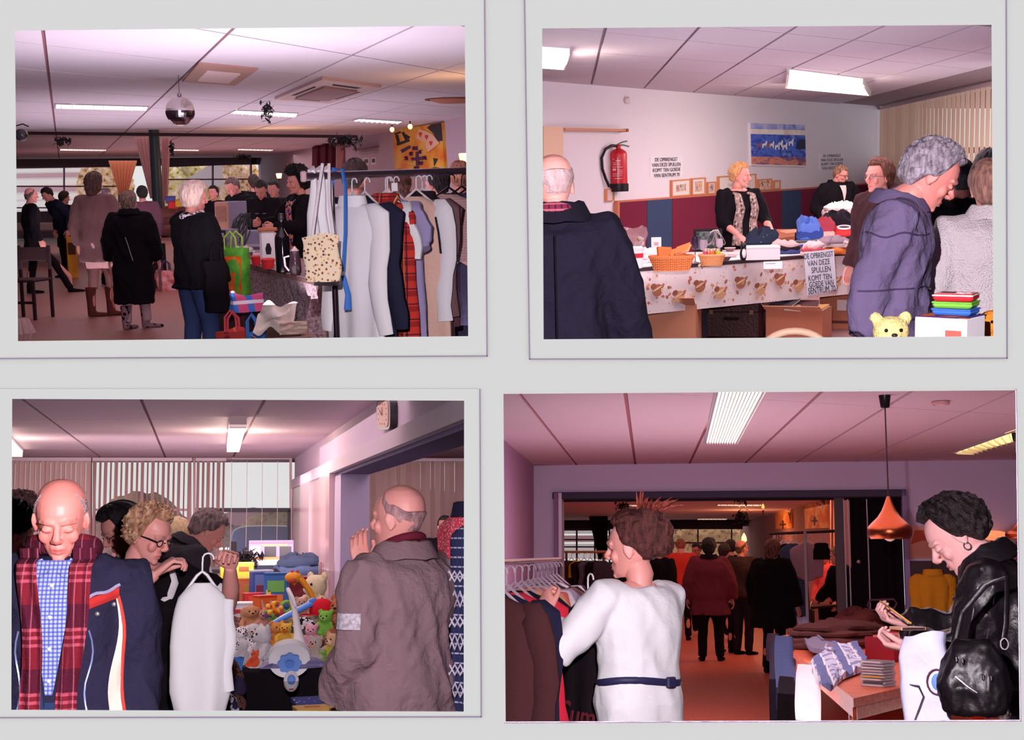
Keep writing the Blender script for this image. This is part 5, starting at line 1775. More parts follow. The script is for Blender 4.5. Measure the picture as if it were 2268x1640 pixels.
 lab = single(R1, 'price_label', 'small white price label hanging on the white blouse', 'label', MB().box((0, 0, 0), (.035, .004, .045)).F(), mat((238, 232, 236)), railp(846) + V((.0, -.17, -.075)), -.5)
 for k, (px, w, l, lab) in enumerate(((690, .05, .50, 'outermost white carrier bag hung at the end of the rail'), (703, .07, .56, 'second white carrier bag at the end of the rail'), (716, .07, .60, 'third white carrier bag, nearest the blue strap'))):
  t = thing(R1, 'carrier_bag', lab, 'bag', railp(px), -.5, 'white bags at the end of the rail')
  mb = MB().loft([ring((-.03 * zz * 1.2 + .006 * math.sin(zz * 20), 0, .03 - zz), (w * (.25 + zz * 1.4), 0, 0), (0, .012 + .03 * zz, 0), 16, 2.5) for zz in (0, .05, .12, .22, .34, l * .8, l)])
  part(t, 'sack', mb, mat((238, 234, 240), rough=.7, bump=.3, bs=14))
  part(t, 'handle', MB().tube([(-w * .2, -.02, -.02), (-w * .15, -.03, .03), (0, 0, .045), (0, .03, .0)], .010, 8), mat((236, 214, 226)))
 c = R1.P(716, 624, 6.75)
 t = bag(R1, 'cream bag printed with little brown flowers hanging from the rail', c, -.2, (.17, .09, .23), cloth((244, 222, 190), pat=('blobs', 55, .33, [(150, 90, 60), (120, 70, 70), (226, 170, 120)])), None, seed=31, crumple=.035, top=.35)
 part(t, 'strap', MB().tube([(-.05, 0, .2), (-.03, .1, .4), (-.01, .2, .58), (.02, .22, .58), (.03, .1, .4), (.06, 0, .2)], .008, 8, .5), mat((236, 222, 226)))
 c = railp(738)
 t = thing(R1, 'blue_strap', 'bright blue strap looped over the clothes rail', 'strap', c)
 bl = mat((60, 120, 206), rough=.6)
 part(t, 'loop', MB().tube([(-.06, .03, -.22), (-.04, .03, -.05), (-.02, 0, .035), (.02, -.03, .03), (.03, -.06, -.06), (.02, -.08, -.3), (.0, -.08, -.5)], .014, 8, .35), bl)
 part(t, 'tail', MB().tube([(.0, -.09, -.52), (.02, -.1, -.62), (.015, -.1, -.7)], [.012, .015, .02], 8, .4), bl)
room1()
 # ---------------------------------------------------------------- room 2: stall with the fire extinguisher
def wall_kit(room, a, b):
 """thing() and part() for things on the wall a-b, outlines given where they are seen"""
 def wt(name, label, cat, px, py, group=None):
  return thing(room, name, label, cat, room.wall(px, py, a, b), 0, group)
 def wp(root, name, pxs, m, t=.03, off=0.0):
  mb = wpoly(room, a, b, pxs, t, None, off)
  o = room.Ri @ root.matrix_world.translation
  mb.v = [p - o for p in mb.v]
  return part(root, name, mb.mesh(name, False), m)
 return wt, wp
def boxes(room, name, lab, cat, loc, rz, parts, group=None, s=1.0):
 r = thing(room, name, lab, cat, loc, rz, group, s=s)
 for nm, c, dd, m, b in parts:
  part(r, nm, MB().box(c, dd, b=b).mesh(nm, False), m)
 return r
def basket(room, label, loc, rz, w, d, h, m, handle=False, name='basket'):
 t = thing(room, name, label, 'basket', loc, rz)
 for k in range(6):
  z = h * (k + .5) / 6
  f = .78 + .22 * k / 5
  part(t, 'woven_band', MB().tube([(w / 2 * f * math.cos(i * PI / 16), d / 2 * f * math.sin(i * PI / 16), z + .004 * (-1) ** i) for i in range(33)], h / 11, 6), m)
 for k in range(16):
  an = 2 * PI * k / 16
  part(t, 'stake', MB().tube([(w / 2 * .78 * math.cos(an), d / 2 * .78 * math.sin(an), 0), (w / 2 * 1.02 * math.cos(an), d / 2 * 1.02 * math.sin(an), h)], .005, 5), m)
 part(t, 'base', MB().lathe([(.5, 0), (.5, .008)], 24, Matrix.Diagonal((w * .78, d * .78, 1, 1))).S(), m)
 part(t, 'rim', MB().tube([(w / 2 * 1.03 * math.cos(i * PI / 16), d / 2 * 1.03 * math.sin(i * PI / 16), h) for i in range(33)], .011, 6), m)
 if handle:
  part(t, 'handle', MB().tube([(w * .05, -d / 2 * math.cos(i * PI / 12), h + handle * math.sin(i * PI / 12)) for i in range(13)], .014, 8, .5), m)
 return t
def room2():
 a, b = WA2, WB2
 wt, wp = wall_kit(R2, a, b)
 P = lambda *x, **k: person(R2, *x, **k)
 leg = lambda c=(26, 20, 26), **k: dict(m=cloth(c), **k)
 ty = lambda x: 449 - .0715 * (x - 1362)
 pan = MB()
 q0 = R2.wall(1362, ty(1362), a, b)
 ztop = q0.z
 root = struct(R2, 'trim_2', wpoly(R2, a, b, ((1360, ty(1360) - 4), (1962, ty(1962) - 3), (1962, ty(1962)), (1360, ty(1360))), .04).mesh('trim_2', False), mat((206, 120, 96)))
 mr, bl = cloth((122, 40, 66), bs=90), cloth((62, 76, 110), bs=90)
 for i, (x0, x1, m) in enumerate(((1362, 1424, mr), (1425, 1480, bl), (1481, 1600, mr), (1601, 1724, mr), (1725, 1767, bl), (1768, 1865, mr), (1866, 1960, mr))):
  part(root, 'panel', wpoly(R2, a, b, ((x0, ty(x0)), (x1, ty(x1)), (x1, 640), (x0, 690)), .05).F(), m)
 part(root, 'edge_strip', wpoly(R2, a, b, ((1358, ty(1358)), (1362, ty(1362)), (1362, 690), (1358, 690)), .06).F(), mat((206, 130, 100)))
 fm = mat((216, 140, 100), rough=.5)
 def ledge_pic(lab, x0, x1, h, prt, mount=True, fw=2.5):
  y1, y0 = ty(x0) - 4, ty(x1) - 4
  t = wt('framed_picture', lab, 'picture', x0, y1, 'framed prints on the ledge')
  q = ((x0, y1 - h), (x1, y0 - h), (x1, y0), (x0, y1))
  inn = lambda k: tuple((x + (k if x == x0 else -k), y + (k if i < 2 else -k)) for i, (x, y) in enumerate(q))
  I = inn(fw)
  for i in range(4):
   j = (i + 1) % 4
   wp(t, 'frame_bar', (q[i], q[j], I[j], I[i]), fm, .03)
  wp(t, 'mount', I, mat((236, 222, 220)), .02)
  k = (x1 - x0) * .26 if mount else fw + 1
  wp(t, 'print', inn(k), prt, .026)
 pn = lambda s, *c: mat(c[0], pat=('noise', s, list(c)))
 ledge_pic('framed print of brown buildings at the extinguisher end of the ledge', 1483, 1526, 37, pn(14, (150, 96, 90), (226, 200, 190), (120, 90, 96)))
 ledge_pic('tall framed print of blue and orange figures on the ledge', 1528, 1559, 38, pn(16, (120, 130, 190), (236, 196, 150), (226, 120, 90)))
 ledge_pic('smallest framed print with a dark red figure on the ledge', 1563, 1582, 27, pn(18, (120, 60, 70), (226, 200, 196), (90, 60, 70)))
 ledge_pic('largest framed print half hidden behind the blond seller', 1587, 1671, 38, pn(9, (170, 140, 150), (230, 210, 206), (150, 130, 146)))
 ledge_pic('framed print of a dark harbour right of the blond seller', 1675, 1706, 25, pn(16, (50, 60, 100), (236, 150, 90), (240, 220, 210), (40, 40, 60)), False, 2)
 ledge_pic('small pale framed print at the seller\'s right end of the ledge', 1710, 1725, 20, pn(16, (226, 200, 170), (240, 226, 214), (200, 160, 130)))
 ledge_pic('pale picture half hidden behind the old man\'s shoulder', 1338, 1356, 28, pn(12, (226, 200, 200), (240, 226, 226)))
 t = wt('painting', 'large blue seascape with white horses in the surf', 'painting', 1718, 320)
 wp(t, 'border', ((1656, 272), (1778, 276), (1781, 370), (1659, 367)), mat((240, 234, 240)), .03)
 wp(t, 'sky', ((1657, 273), (1777, 277), (1777.5, 289), (1657.5, 286)), pn(3, (120, 140, 220), (200, 200, 240), (110, 130, 210)), .006, .03)
 wp(t, 'clouds', ((1657.5, 286), (1777.5, 289), (1778, 300), (1658, 297)), pn(3, (240, 226, 220), (250, 244, 240), (236, 210, 190)), .006, .03)
 wp(t, 'sea', ((1658, 297), (1778, 300), (1779.5, 349), (1659, 347)), pn((3, 3, 9), (52, 76, 190), (90, 120, 220), (40, 60, 170), (120, 150, 230)), .006, .03)
 wp(t, 'beach', ((1659, 347), (1779.5, 349), (1780, 367), (1659.5, 364)), pn((3, 3, 12), (196, 120, 120), (226, 150, 130), (120, 80, 120), (150, 110, 150)), .006, .03)
 wp(t, 'dark_rock', ((1757, 330), (1759, 316), (1768, 309), (1778, 309), (1778.5, 331)), mat((44, 46, 80)), .004, .036)
 rnd = random.Random(11)
 for i in range(8):
  x, y = 1675 + i * 10 + rnd.uniform(-3, 3), 322 + rnd.uniform(-6, 5)
  w = mat((240, 236, 246)) if i not in (0, 2) else mat((150, 96, 110))
  wp(t, 'horse', ((x - 4, y - 2), (x + 2, y - 4), (x + 4, y - 9), (x + 6, y - 7), (x + 5, y - 1), (x + 5, y + 7), (x + 3, y + 7), (x + 2, y + 2), (x - 2, y + 2), (x - 3, y + 7), (x - 5, y + 7), (x - 5, y)), w, .004, .036)
 ink = mat((50, 38, 60))
 body = 'DE OPBRENGST\nVAN DEZE SPULLEN\nKOMT TEN GOEDE\nVAN SENTRUM 70'
 for x, y, s, m, lab in ((1475, 371, 11.5, ink, 'handwritten paper notice on the wall beside the fire extinguisher'), (1842, 359, 9, mat((120, 96, 120)), 'handwritten paper notice on the wall above the man in black')):
  t = wt('notice', lab, 'notice', x, y)
  w = 36 * s / 11.5
  wp(t, 'sheet', ((x - w, y - 2.0 * s), (x + w, y - 2.15 * s), (x + w, y + 1.85 * s), (x - w, y + 2.0 * s)), mat((240, 232, 242)), .006)
  M = on_wall(t, R2, wall_frame(R2, a, b, x, y, .012)) @ Matrix.Rotation(.04, 4, 'Z') @ Matrix.Diagonal((.62, 1, 1, 1))
  lettering(t, body, s, M, m, 1.0, thick=.0005)
 c = R2.wall(1371, 424, a, b)
 n = -V((c.x, c.y, 0)).normalized()
 c = c + n * .14
 k = c.y / 3000
 t = thing(R2, 'fire_extinguisher', 'red fire extinguisher with black hose hanging on the white wall', 'fire extinguisher', c)
 red = mat((206, 34, 50), rough=.3, spec=.5)
 r = 19 * k
 part(t, 'cylinder', MB().lathe([(r * .98, 16 * k), (r, 18 * k), (r, 80 * k), (r * .92, 86 * k), (r * .6, 91 * k), (r * .25, 94 * k)], 26).S(), red)
 part(t, 'base_ring', MB().lathe([(r * 1.1, 0), (r * 1.12, 2 * k), (r * 1.12, 17 * k), (r * .9, 18 * k)], 26).S(), mat((26, 18, 26), rough=.4))
 part(t, 'valve', MB().lathe([(r * .28, 92 * k), (r * .28, 100 * k), (r * .18, 103 * k)], 12).S(), red)
 part(t, 'lever', MB().tube([(-3 * k, 0, 102 * k), (8 * k, 0, 107 * k), (20 * k, 0, 109 * k)], 1.6 * k, 6), mat((110, 130, 110), rough=.3))
 part(t, 'lever', MB().tube([(-2 * k, 0, 100 * k), (10 * k, 0, 101 * k), (24 * k, 0, 97 * k)], 1.6 * k, 6), mat((110, 130, 110), rough=.3))
 part(t, 'hose', MB().tube([(-2 * k, 0, 99 * k)] + [(x * k, 1.5 * x * k - .02, z_ * k) for x, z_ in ((-12, 100), (-24, 92), (-31, 74), (-30, 50), (-24, 28), (-18, 12))], 3.2 * k, 10), mat((24, 18, 26), rough=.4))
 part(t, 'wall_bracket', MB().box((0, r + .02, 60 * k), (r * .8, .05, 30 * k)).F(), mat((90, 70, 80)))
 lw = mat((240, 210, 214))
 for i, (x0, z0, w, h) in enumerate(((-12, 70, 4, 1), (-4, 66, 10, 2.2), (-10, 62, 14, 1), (-10, 58, 16, 1), (-12, 53, 10, 1), (0, 53, 10, 1), (-12, 46, 8, 4), (2, 46, 9, 1), (2, 42, 9, 1), (-12, 38, 22, 1), (-12, 34, 22, 1), (-8, 28, 18, 1))):
  an0, an1 = (x0) / 19, (x0 + w) / 19
  part(t, 'label_line', MB().grid(lambda u, v: V((r * 1.01 * math.sin(an0 + (an1 - an0) * u), -r * 1.01 * math.cos(an0 + (an1 - an0) * u), (z0 + h * v) * k)), 6, 1).S(), lw)
 part(t, 'label_rule', MB().box((0, -r * 1.01, 46 * k), (1.2 * k, .002, 56 * k)).F(), lw)
 part(t, 'yellow_sticker', MB().grid(lambda u, v: V((r * 1.01 * math.sin(-1.3 + .3 * u), -r * 1.01 * math.cos(-1.3 + .3 * u), (58 + 10 * v) * k)), 4, 1).S(), mat((236, 190, 60)))
 t = wt('alarm_bell', 'small white alarm sounder high on the white wall', 'alarm', 1390, 223)
 part(t, 'base', MB().box((0, -.04, 0), (.06, .05, .08), b=.01).F(), mat((226, 206, 206)))
 part(t, 'dome', MB().ball((0, -.075, .0), (.028, .02, .03), 12, 8), mat((236, 220, 216)))
 t = wt('picture_rail', 'thin wooden rail fixed to the wall above the old man', 'rail', 1300, 288)
 wp(t, 'rail', ((1234, 284), (1371, 287), (1371, 292), (1234, 290)), mat((206, 140, 110), rough=.5), .1)
 wp(t, 'end_cap', ((1369, 286), (1373, 286), (1373, 293), (1369, 293)), mat((150, 90, 70)), .11)
 struct(R2, 'trim_1', wpoly(R2, a, b, ((1190, 280), (1233, 281), (1233, 690), (1190, 690)), .08).mesh('trim_1', False), mat((240, 200, 176)))
 for lab, q, in (('bright strip light over the seascape painting', ((1742, 150), (1912, 172), (1930, 203), (1738, 184))), ('bright strip light at the edge above the old man', ((1150, 96), (1262, 104), (1250, 140), (1150, 132)))):
  L = [R2.ceil(*p) for p in q]
  c = sum(L, V()) / 4
  t = thing(R2, 'ceiling_light', lab, 'ceiling light', c, 0, 'strip lights over the stall')
  L = [p - c for p in L]
  part(t, 'diffuser', MB().prism([p * .94 + V((0, 0, -.01)) for p in L], (0, 0, -.05)).F(), mat((255, 250, 240), emit=3.5, ecol=(255, 244, 230)))
  part(t, 'tray', MB().prism(L, (0, 0, -.012)).F(), mat((226, 214, 214)))
  for s in (0, 2):
   part(t, 'end_cap', MB().prism([L[s].lerp(L[s + 1], 1) * .99, L[(s + 2) % 4] * .99, L[(s + 2) % 4] * .94, L[s + 1] * .94], (0, 0, -.062)).F(), mat((226, 214, 214)))
  lamp('POINT', 'strip_light_glow', R2, c - V((0, 0, .2)), 34, (1, .85, .7), .12)
 d = WC2 - WB2
 e = WC2 + d.normalized() * 1.0
 nn = V((-.12, -.12, 0))
 blinds(R2, 'beige vertical blind along the window wall of the stall', WB2 + nn, e + nn, R2.c - .05, -.35, 32, mat((236, 208, 190), trl=.3, rough=.8), w=.05, ang=80, angf=lambda i: 80 + 12 * math.sin(i * 1.7))
 struct(R2, 'window_1', MB().prism([R2.wall(1960, 334, WB2, WC2) + V((.3, .1, 0)), R2.wall(2230, 322, WB2, WC2) + V((.3, .1, 0)), R2.wall(2230, 336, WB2, WC2) + V((.3, .1, 0)), R2.wall(1960, 346, WB2, WC2) + V((.3, .1, 0))], (.1, .1, 0)).mesh('window_1', False), mat((150, 90, 70)))
 z = .75 - R2.e
 FL_, FR = R2.onz(1325, 599, z), R2.onz(1905, 555, z)
 BR, BL = FR + V((.35, 1.75, 0)), FL_ + V((.2, 1.75, 0))
 top = [FR, FL_, BL, BR]
 D = V((0, 0, .006))
 tabletop(R2, 'long trestle table under the flowered cloth', [p - D for p in top], .03, [FR.lerp(FL_, k).lerp(BR.lerp(BL, k), .2) for k in (.02, .34, .66, .98)], mat((60, 44, 50)), mat((34, 26, 34)), lr=.028)
 cl = cloth((238, 226, 226), bump=.1, pat=[('blobs', 26, .16, [(206, 150, 130), (226, 180, 150), (214, 160, 150)])])
 ct = cloth_sheet(R2, 'flowered_tablecloth', 'white cloth printed with brown jugs and leaves over the stall table', top, [FR, FL_], .40, cl, flare=.01, amp=.003)
 o = R2.Ri @ ct.matrix_world.translation
 fn = V(((FR - FL_).y, -(FR - FL_).x, 0)).normalized()
 bw = [mat((170, 110, 84)), mat((206, 160, 120)), mat((190, 120, 104)), mat((226, 196, 160)), mat((150, 90, 70))]
 up = V((0, 0, 1))
 ex = (FR - FL_).normalized()
 for k in range(13):
  base = FL_.lerp(FR, (k + .55) / 13) + fn * .028 - o
  def dec(nm, cx, cz, rx, rz2, m, rot=0., n=14, off=0.):
   pts = []
   for i in range(n):
    an = 2 * PI * i / n
    x, zz = rx * math.cos(an), rz2 * math.sin(an)
    pts.append(base + ex * (cx + x * math.cos(rot) - zz * math.sin(rot)) + up * (cz + x * math.sin(rot) + zz * math.cos(rot)) + fn * off)
   part(ct, nm, MB().prism(pts, -fn * .002).mesh(nm, False), m)
  zc = -.27 if k % 2 else -.20
  rnd = random.Random(k)
  dec('printed_jug', 0, zc, .058, .05, bw[k % 2], .4)
  dec('printed_band', -.004, zc + .012, .056, .008, bw[3], .4, off=.001)
  dec('printed_spout', .05, zc + .03, .03, .014, bw[2], .8)
  dec('printed_mouth', -.045, zc + .035, .03, .022, bw[4], .4, off=.001)
  for j in range(9):
   dec('printed_leaf', rnd.uniform(-.14, .15), zc + rnd.uniform(-.09, .02) + (.16 if j > 5 else 0), rnd.uniform(.012, .024), rnd.uniform(.008, .015), bw[rnd.choice((1, 2, 3, 0))], rnd.uniform(0, 3), 8, .0005)
 S = [R2.P(*p) for p in ((1780, 559, 11.6), (1847, 552, 11.75), (1853, 641, 11.75), (1788, 655, 11.6))]
 c = sum(S, V()) / 4
 t = thing(R2, 'notice', 'handwritten paper sign hanging from the edge of the flowered cloth', 'sign', c)
 part(t, 'sheet', MB().prism([p - c for p in S], (0, .004, 0)).F(), mat((226, 224, 236)))
 ex2, ey2 = (S[1] - S[0]) / 67.4, (S[0] - S[3]) / 96
 M0 = Matrix((ex2, ey2, ex2.cross(ey2).normalized())).transposed().to_4x4()
 for ln, dx, dy, sz, kx in (('DE OPBRENGST', -1, 36, 17, .54), ('VAN DEZE', -2, 20, 17, .62), ('SPULLEN', 2, 4, 18, .62), ('KOMT TEN', -2, -13, 17, .62), ('GOEDE VAN', 0, -27, 17, .58), ('SENTRUM 70', 0, -41, 20, .54)):
  me = text_mesh(ln, sz, 1, 'CENTER', .02)
  me.transform(Matrix.Translation(-V((0, .006, 0)) + ex2 * dx + ey2 * dy) @ M0 @ Matrix.Diagonal((kx, 1, .02, 1)))
  part(t, 'lettering', me, mat((44, 34, 60)))
 T = lambda x, y: R2.onz(x, y, z)
 t = bag(R2, 'clear plastic bag of soft toys beside the old man', T(1398, 556) + V((0, .3, 0)), .1, (.24, .2, .22), mat((226, 180, 190), alpha=.45, rough=.2), None, seed=41, crumple=.06, top=.9)
 plush(R2, 'small pink soft toy showing in the clear bag', T(1392, 556) + V((0, .26, .01)), .4, .35, cloth((222, 150, 160)), 'bear', group='soft toys in the clear bag')
 plush(R2, 'small white soft toy with yellow muzzle in the clear bag', T(1412, 556) + V((0, .26, .01)), -.3, .3, cloth((230, 214, 216)), 'dog', mat((230, 180, 80)), group='soft toys in the clear bag')
 c = T(1408, 594)
 t = thing(R2, 'tin', 'white round tin with a red band beside the wicker basket', 'tin', c)
 part(t, 'drum', MB().lathe([(.052, 0), (.056, .01), (.062, .15), (.06, .155)], 24).S(), mat((236, 228, 230), rough=.4))
 part(t, 'red_band', MB().lathe([(.061, .085), (.0635, .12), (.0625, .121)], 24, closed=False).S(), mat((196, 40, 56)))
 part(t, 'lid', MB().lathe([(.065, .15), (.066, .165), (.05, .175), (.0, .178)], 24).S(), mat((236, 226, 228), rough=.4))
 part(t, 'heart_emblem', MB().prism([(-.02, -.061, .05), (-.01, -.061, .06), (0, -.061, .053), (.01, -.061, .06), (.02, -.061, .05), (0, -.061, .025)], (0, .004, 0)).F(), mat((180, 150, 160)))
 boxes(R2, 'greeting_card', 'white card with small emblem standing behind the wicker basket', 'card', T(1450, 573) + V((0, .2, 0)), .1, [('sheet', (0, 0, .09), (.09, .006, .18), mat((238, 230, 232)), .001), ('emblem', (0, -.004, .12), (.04, .003, .03), mat((190, 160, 170)), 0)])
 pile_cloth(R2, 'white folded linen between the tin and the wicker basket', T(1436, 586) + V((0, .2, 0)), .2, (.2, .2, .10), cloth((236, 226, 228)), 43, layers=3)
 wk = mat((226, 130, 70), rough=.6, pat=[('stripe', 0, 60, 0, .4, (190, 96, 50), .8)])
 basket(R2, 'oval wicker basket full of orange books', T(1486, 601) + V((0, .10, 0)), .1, .34, .24, .11, wk)
 for i, (x, zz, rx, ry, lab) in enumerate(((-.06, .10, 1.2, .25, 'upright orange hardback in the wicker basket'), (.05, .12, .35, -.3, 'orange hardback lying open across the wicker basket'), (.09, .15, .3, -.35, 'topmost orange hardback on the wicker basket'))):
  book(R2, lab, T(1486, 601) + V((x, .12, zz)), .3 - i * .2, (.12, .16, .025), mat((230, 120, 60), rough=.5), 'orange books in the basket', rx, ry, pm=mat((236, 196, 150)))
 for k, (x, y, lab, hh, gc) in enumerate(((1537, 586, 'dark stemmed wine glass beside the wicker basket', .22, (60, 40, 70)), (1556, 582, 'clear stemmed glass in front of the dark picture frame', .18, (190, 170, 190)), (1592, 572, 'small clear stemmed glass right of the dark picture frame', .16, (196, 180, 196)))):
  t = thing(R2, 'wine_glass', lab, 'glass', T(x, y) + V((0, .2, 0)), 0, 'glasses on the stall')
  gm = mat(gc, rough=.05, alpha=.55, spec=.8)
  part(t, 'foot', MB().lathe([(.034, 0), (.034, .004), (.006, .012)], 18).S(), gm)
  part(t, 'stem', MB().lathe([(.006, .01), (.005, hh * .5)], 10).S(), gm)
  part(t, 'bowl', MB().lathe([(.006, hh * .48), (.028, hh * .56), (.034, hh * .75), (.029, hh), (.026, hh), (.031, hh * .75), (.02, hh * .58)], 20, closed=False).S(), gm)
 boxes(R2, 'framed_picture', 'dark framed picture standing among the glassware', 'picture', T(1563, 566) + V((0, .5, 0)), .1, [('frame', (0, 0, .11), (.27, .02, .22), mat((34, 26, 34)), .006), ('print', (0, -.012, .11), (.22, .008, .17), mat((60, 70, 76), pat=('noise', 30, [(30, 36, 44), (110, 120, 120)])), .001)])
 t = thing(R2, 'jewellery_stand', 'wire stand hung with beads and chains behind the small basket', 'stand', T(1583, 562) + V((0, .2, 0)))
 part(t, 'base', MB().lathe([(.06, 0), (.055, .012), (.01, .02)], 18).S(), mat((90, 76, 80), metal=.7, rough=.3))
 part(t, 'stem', MB().tube([(0, 0, .01), (0, 0, .2)], .006, 8), mat((120, 100, 110), metal=.8, rough=.3))
 rnd = random.Random(4)
 for i in range(7):
  an = i * .9
  part(t, 'wire_loop', MB().tube([(.07 * math.cos(an) * (1 - math.cos(q)) * .6 + rnd.uniform(-.01, .01), .05 * math.sin(an), .19 + .05 * math.sin(q) - .05 * (1 - math.cos(q))) for q in [2 * PI * j / 12 for j in range(13)]], .004, 5), mat((200, 190, 190), metal=.8, rough=.25))
 basket(R2, 'small round cane basket of coloured jars', T(1576, 589) + V((0, .05, 0)), 0, .20, .17, .085, mat((222, 150, 100), rough=.6))
 for i, (x, y, c) in enumerate(((-.05, 0, (200, 80, 120)), (0, -.02, (220, 120, 60)), (.05, .01, (190, 200, 60)), (.02, .05, (180, 60, 80)), (-.03, .05, (230, 190, 190)))):
  t = thing(R2, 'jar', ('pink', 'orange', 'lime green', 'red', 'pale pink')[i] + ' little jar in the small cane basket', 'jar', T(1576, 589) + V((x, .05 + y, .03)), 0, 'jars in the small basket')
  part(t, 'jar_body', MB().lathe([(.02, 0), (.022, .01), (.022, .08), (.016, .09)], 14).S(), mat(c, rough=.2))
  part(t, 'lid', MB().lathe([(.019, .088), (.019, .105), (.0, .107)], 14).S(), mat((220, 200, 180), metal=.5, rough=.3))
 for i, (x, y, c, lab) in enumerate(((1606, 580, (120, 90, 90), 'brown pottery dish near the small cane basket'), (1622, 573, (210, 190, 196), 'pale china dish beside the black cat figure'), (1616, 560, (150, 110, 120), 'pinkish bowl behind the pale china dish'))):
  t = thing(R2, 'dish', lab, 'dish', T(x, y) + V((0, .1, 0)))
  part(t, 'bowl', MB().lathe([(.02, 0), (.03, .006), (.055, .04), (.05, .04), (.028, .012), (0, .01)], 20).S(), mat(c, rough=.25))
  part(t, 'rim', MB().tube([(.0525 * math.cos(q * PI / 10), .0525 * math.sin(q * PI / 10), .04) for q in range(21)], .003, 5), mat((230, 214, 210), rough=.25))
 t = thing(R2, 'cat_figure', 'black and white cat figure in front of the white box', 'figurine', T(1646, 580), .3)
 mb = MB().ball((0, 0, .06), (.03, .035, .06), 12, 8).ball((0, -.01, .135), (.026, .026, .026), 12, 8).tube([(0, .03, .02), (.03, .05, .06), (.03, .03, .12)], .008, 8)
 mb.ball((-.015, -.01, .165), (.008, .006, .014), 8, 6).ball((.015, -.01, .165), (.008, .006, .014), 8, 6)
 part(t, 'body', vox(mb, .005, 2, .5, 'body'), mat((30, 24, 32), rough=.3))
 part(t, 'white_bib', MB().ball((0, -.026, .07), (.018, .012, .04), 10, 8), mat((236, 230, 232)))
 boxes(R2, 'carton', 'plain white box lying on the front of the stall table', 'box', T(1688, 577) + V((0, .1, 0)), .09, [('carton', (0, 0, .06), (.29, .16, .12), mat((238, 234, 238)), .004), ('lid_edge', (0, 0, .105), (.294, .164, .012), mat((230, 222, 228)), .001)])
 boxes(R2, 'price_card', 'white price card leaning against the white box', 'card', T(1712, 586) - V((0, .02, .035)), .09, [('sheet', (0, 0, .03), (.15, .006, .06), mat((238, 234, 240)), .001), ('rule', (-.02, -.0045, .045), (.08, .002, .004), mat((150, 130, 160)), 0)])
 pile_cloth(R2, 'dark teal dotted scarf piled behind the white box', T(1688, 566) + V((0, .35, 0)), .1, (.32, .2, .17), cloth((36, 44, 62), pat=('blobs', 40, .12, [(200, 200, 210), (60, 60, 90)])), 45, layers=2)
 cb = mat((190, 124, 92), rough=.8)
 t = open_box(R2, 'brown cardboard box with a red side that the blond seller is sorting', T(1701, 556) + V((0, .55, 0)), -.45, (.40, .36, .17), cb, (0, 1, 0, 0), ang=95)
 part(t, 'red_side', MB().box((0, -.183, .085), (.40, .006, .168)).F(), mat((196, 54, 60), pat=('noise', 10, [(170, 40, 56), (206, 70, 66)])))
 t = thing(R2, 'folder', 'black folder lying on a heap in the middle of the stall', 'folder', T(1783, 562) + V((0, .3, .08)), .12, ry=-.04)
 part(t, 'cover', MB().box((0, 0, .012), (.42, .25, .022), b=.006).F(), mat((26, 18, 24), rough=.4))
 part(t, 'paper', MB().box((.01, -.005, .0), (.39, .24, .012)).F(), mat((220, 200, 206)))
 part(t, 'zip', MB().tube([(-.2, -.126, .012), (.2, -.126, .012)], .004, 5), mat((120, 100, 110), metal=.6))
 for i, (x, y, d_, cs, lab) in enumerate(((1740, 568, (.26, .2, .10), [(60, 70, 120), (40, 30, 40), (200, 170, 170)], 'dark clothes under the black folder'),
 (1793, 556, (.24, .3, .24), [(70, 100, 180), (50, 70, 140), (90, 120, 200)], 'bright blue garment heaped on the stall'),
 (1820, 548, (.26, .4, .22), [(206, 90, 90), (226, 170, 160), (160, 60, 76)], 'pink and red clothes heaped beside the blue garment'),
 (1858, 545, (.30, .5, .27), [(50, 46, 66), (206, 60, 60), (30, 24, 34)], 'dark heap of clothes under the man in black'),
 (1850, 565, (.32, .16, .12), [(230, 130, 70), (200, 180, 180), (150, 130, 140)], 'orange edged clothes at the front of the heap'),
 (1866, 520, (.40, .4, .16), [(226, 206, 206), (200, 170, 176), (236, 226, 226)], 'white blouse thrown on top of the heap'),
 (1803, 571, (.2, .16, .1), [(226, 190, 190), (206, 90, 100)], 'pale pink garment at the front of the stall'))):
  pile_cloth(R2, lab, T(x, y) + V((0, .3, .16 if i == 5 else 0)), .1 * i, d_, [cloth(c) for c in cs], 50 + i * 3, layers=3, group='clothes heaped on the stall')
 t = thing(R2, 'dish', 'dark ring shaped dish lying on the heap of clothes', 'dish', T(1872, 553) + V((0, .2, .19)), rx=.3)
 part(t, 'ring', MB().tube([(.06 * math.cos(i * PI / 10), .045 * math.sin(i * PI / 10), .01) for i in range(21)], .008, 8), mat((226, 216, 220)))
 part(t, 'middle', MB().lathe([(.05, 0), (.05, .006)], 20, Matrix.Diagonal((1, .75, 1, 1))).S(), mat((40, 30, 40)))
 fl = lambda x, dep: V((R2.P(x, 600, dep).x, dep, -R2.e))
 kb = mat((206, 140, 110), rough=.85)
 kb2 = mat((190, 120, 92), rough=.85)
 t = open_box(R2, 'open cardboard box at the old man\'s end under the table', fl(1480, 11.7), -.08, (.52, .42, .40), kb, (0, 0, 1, .3), ang=40)
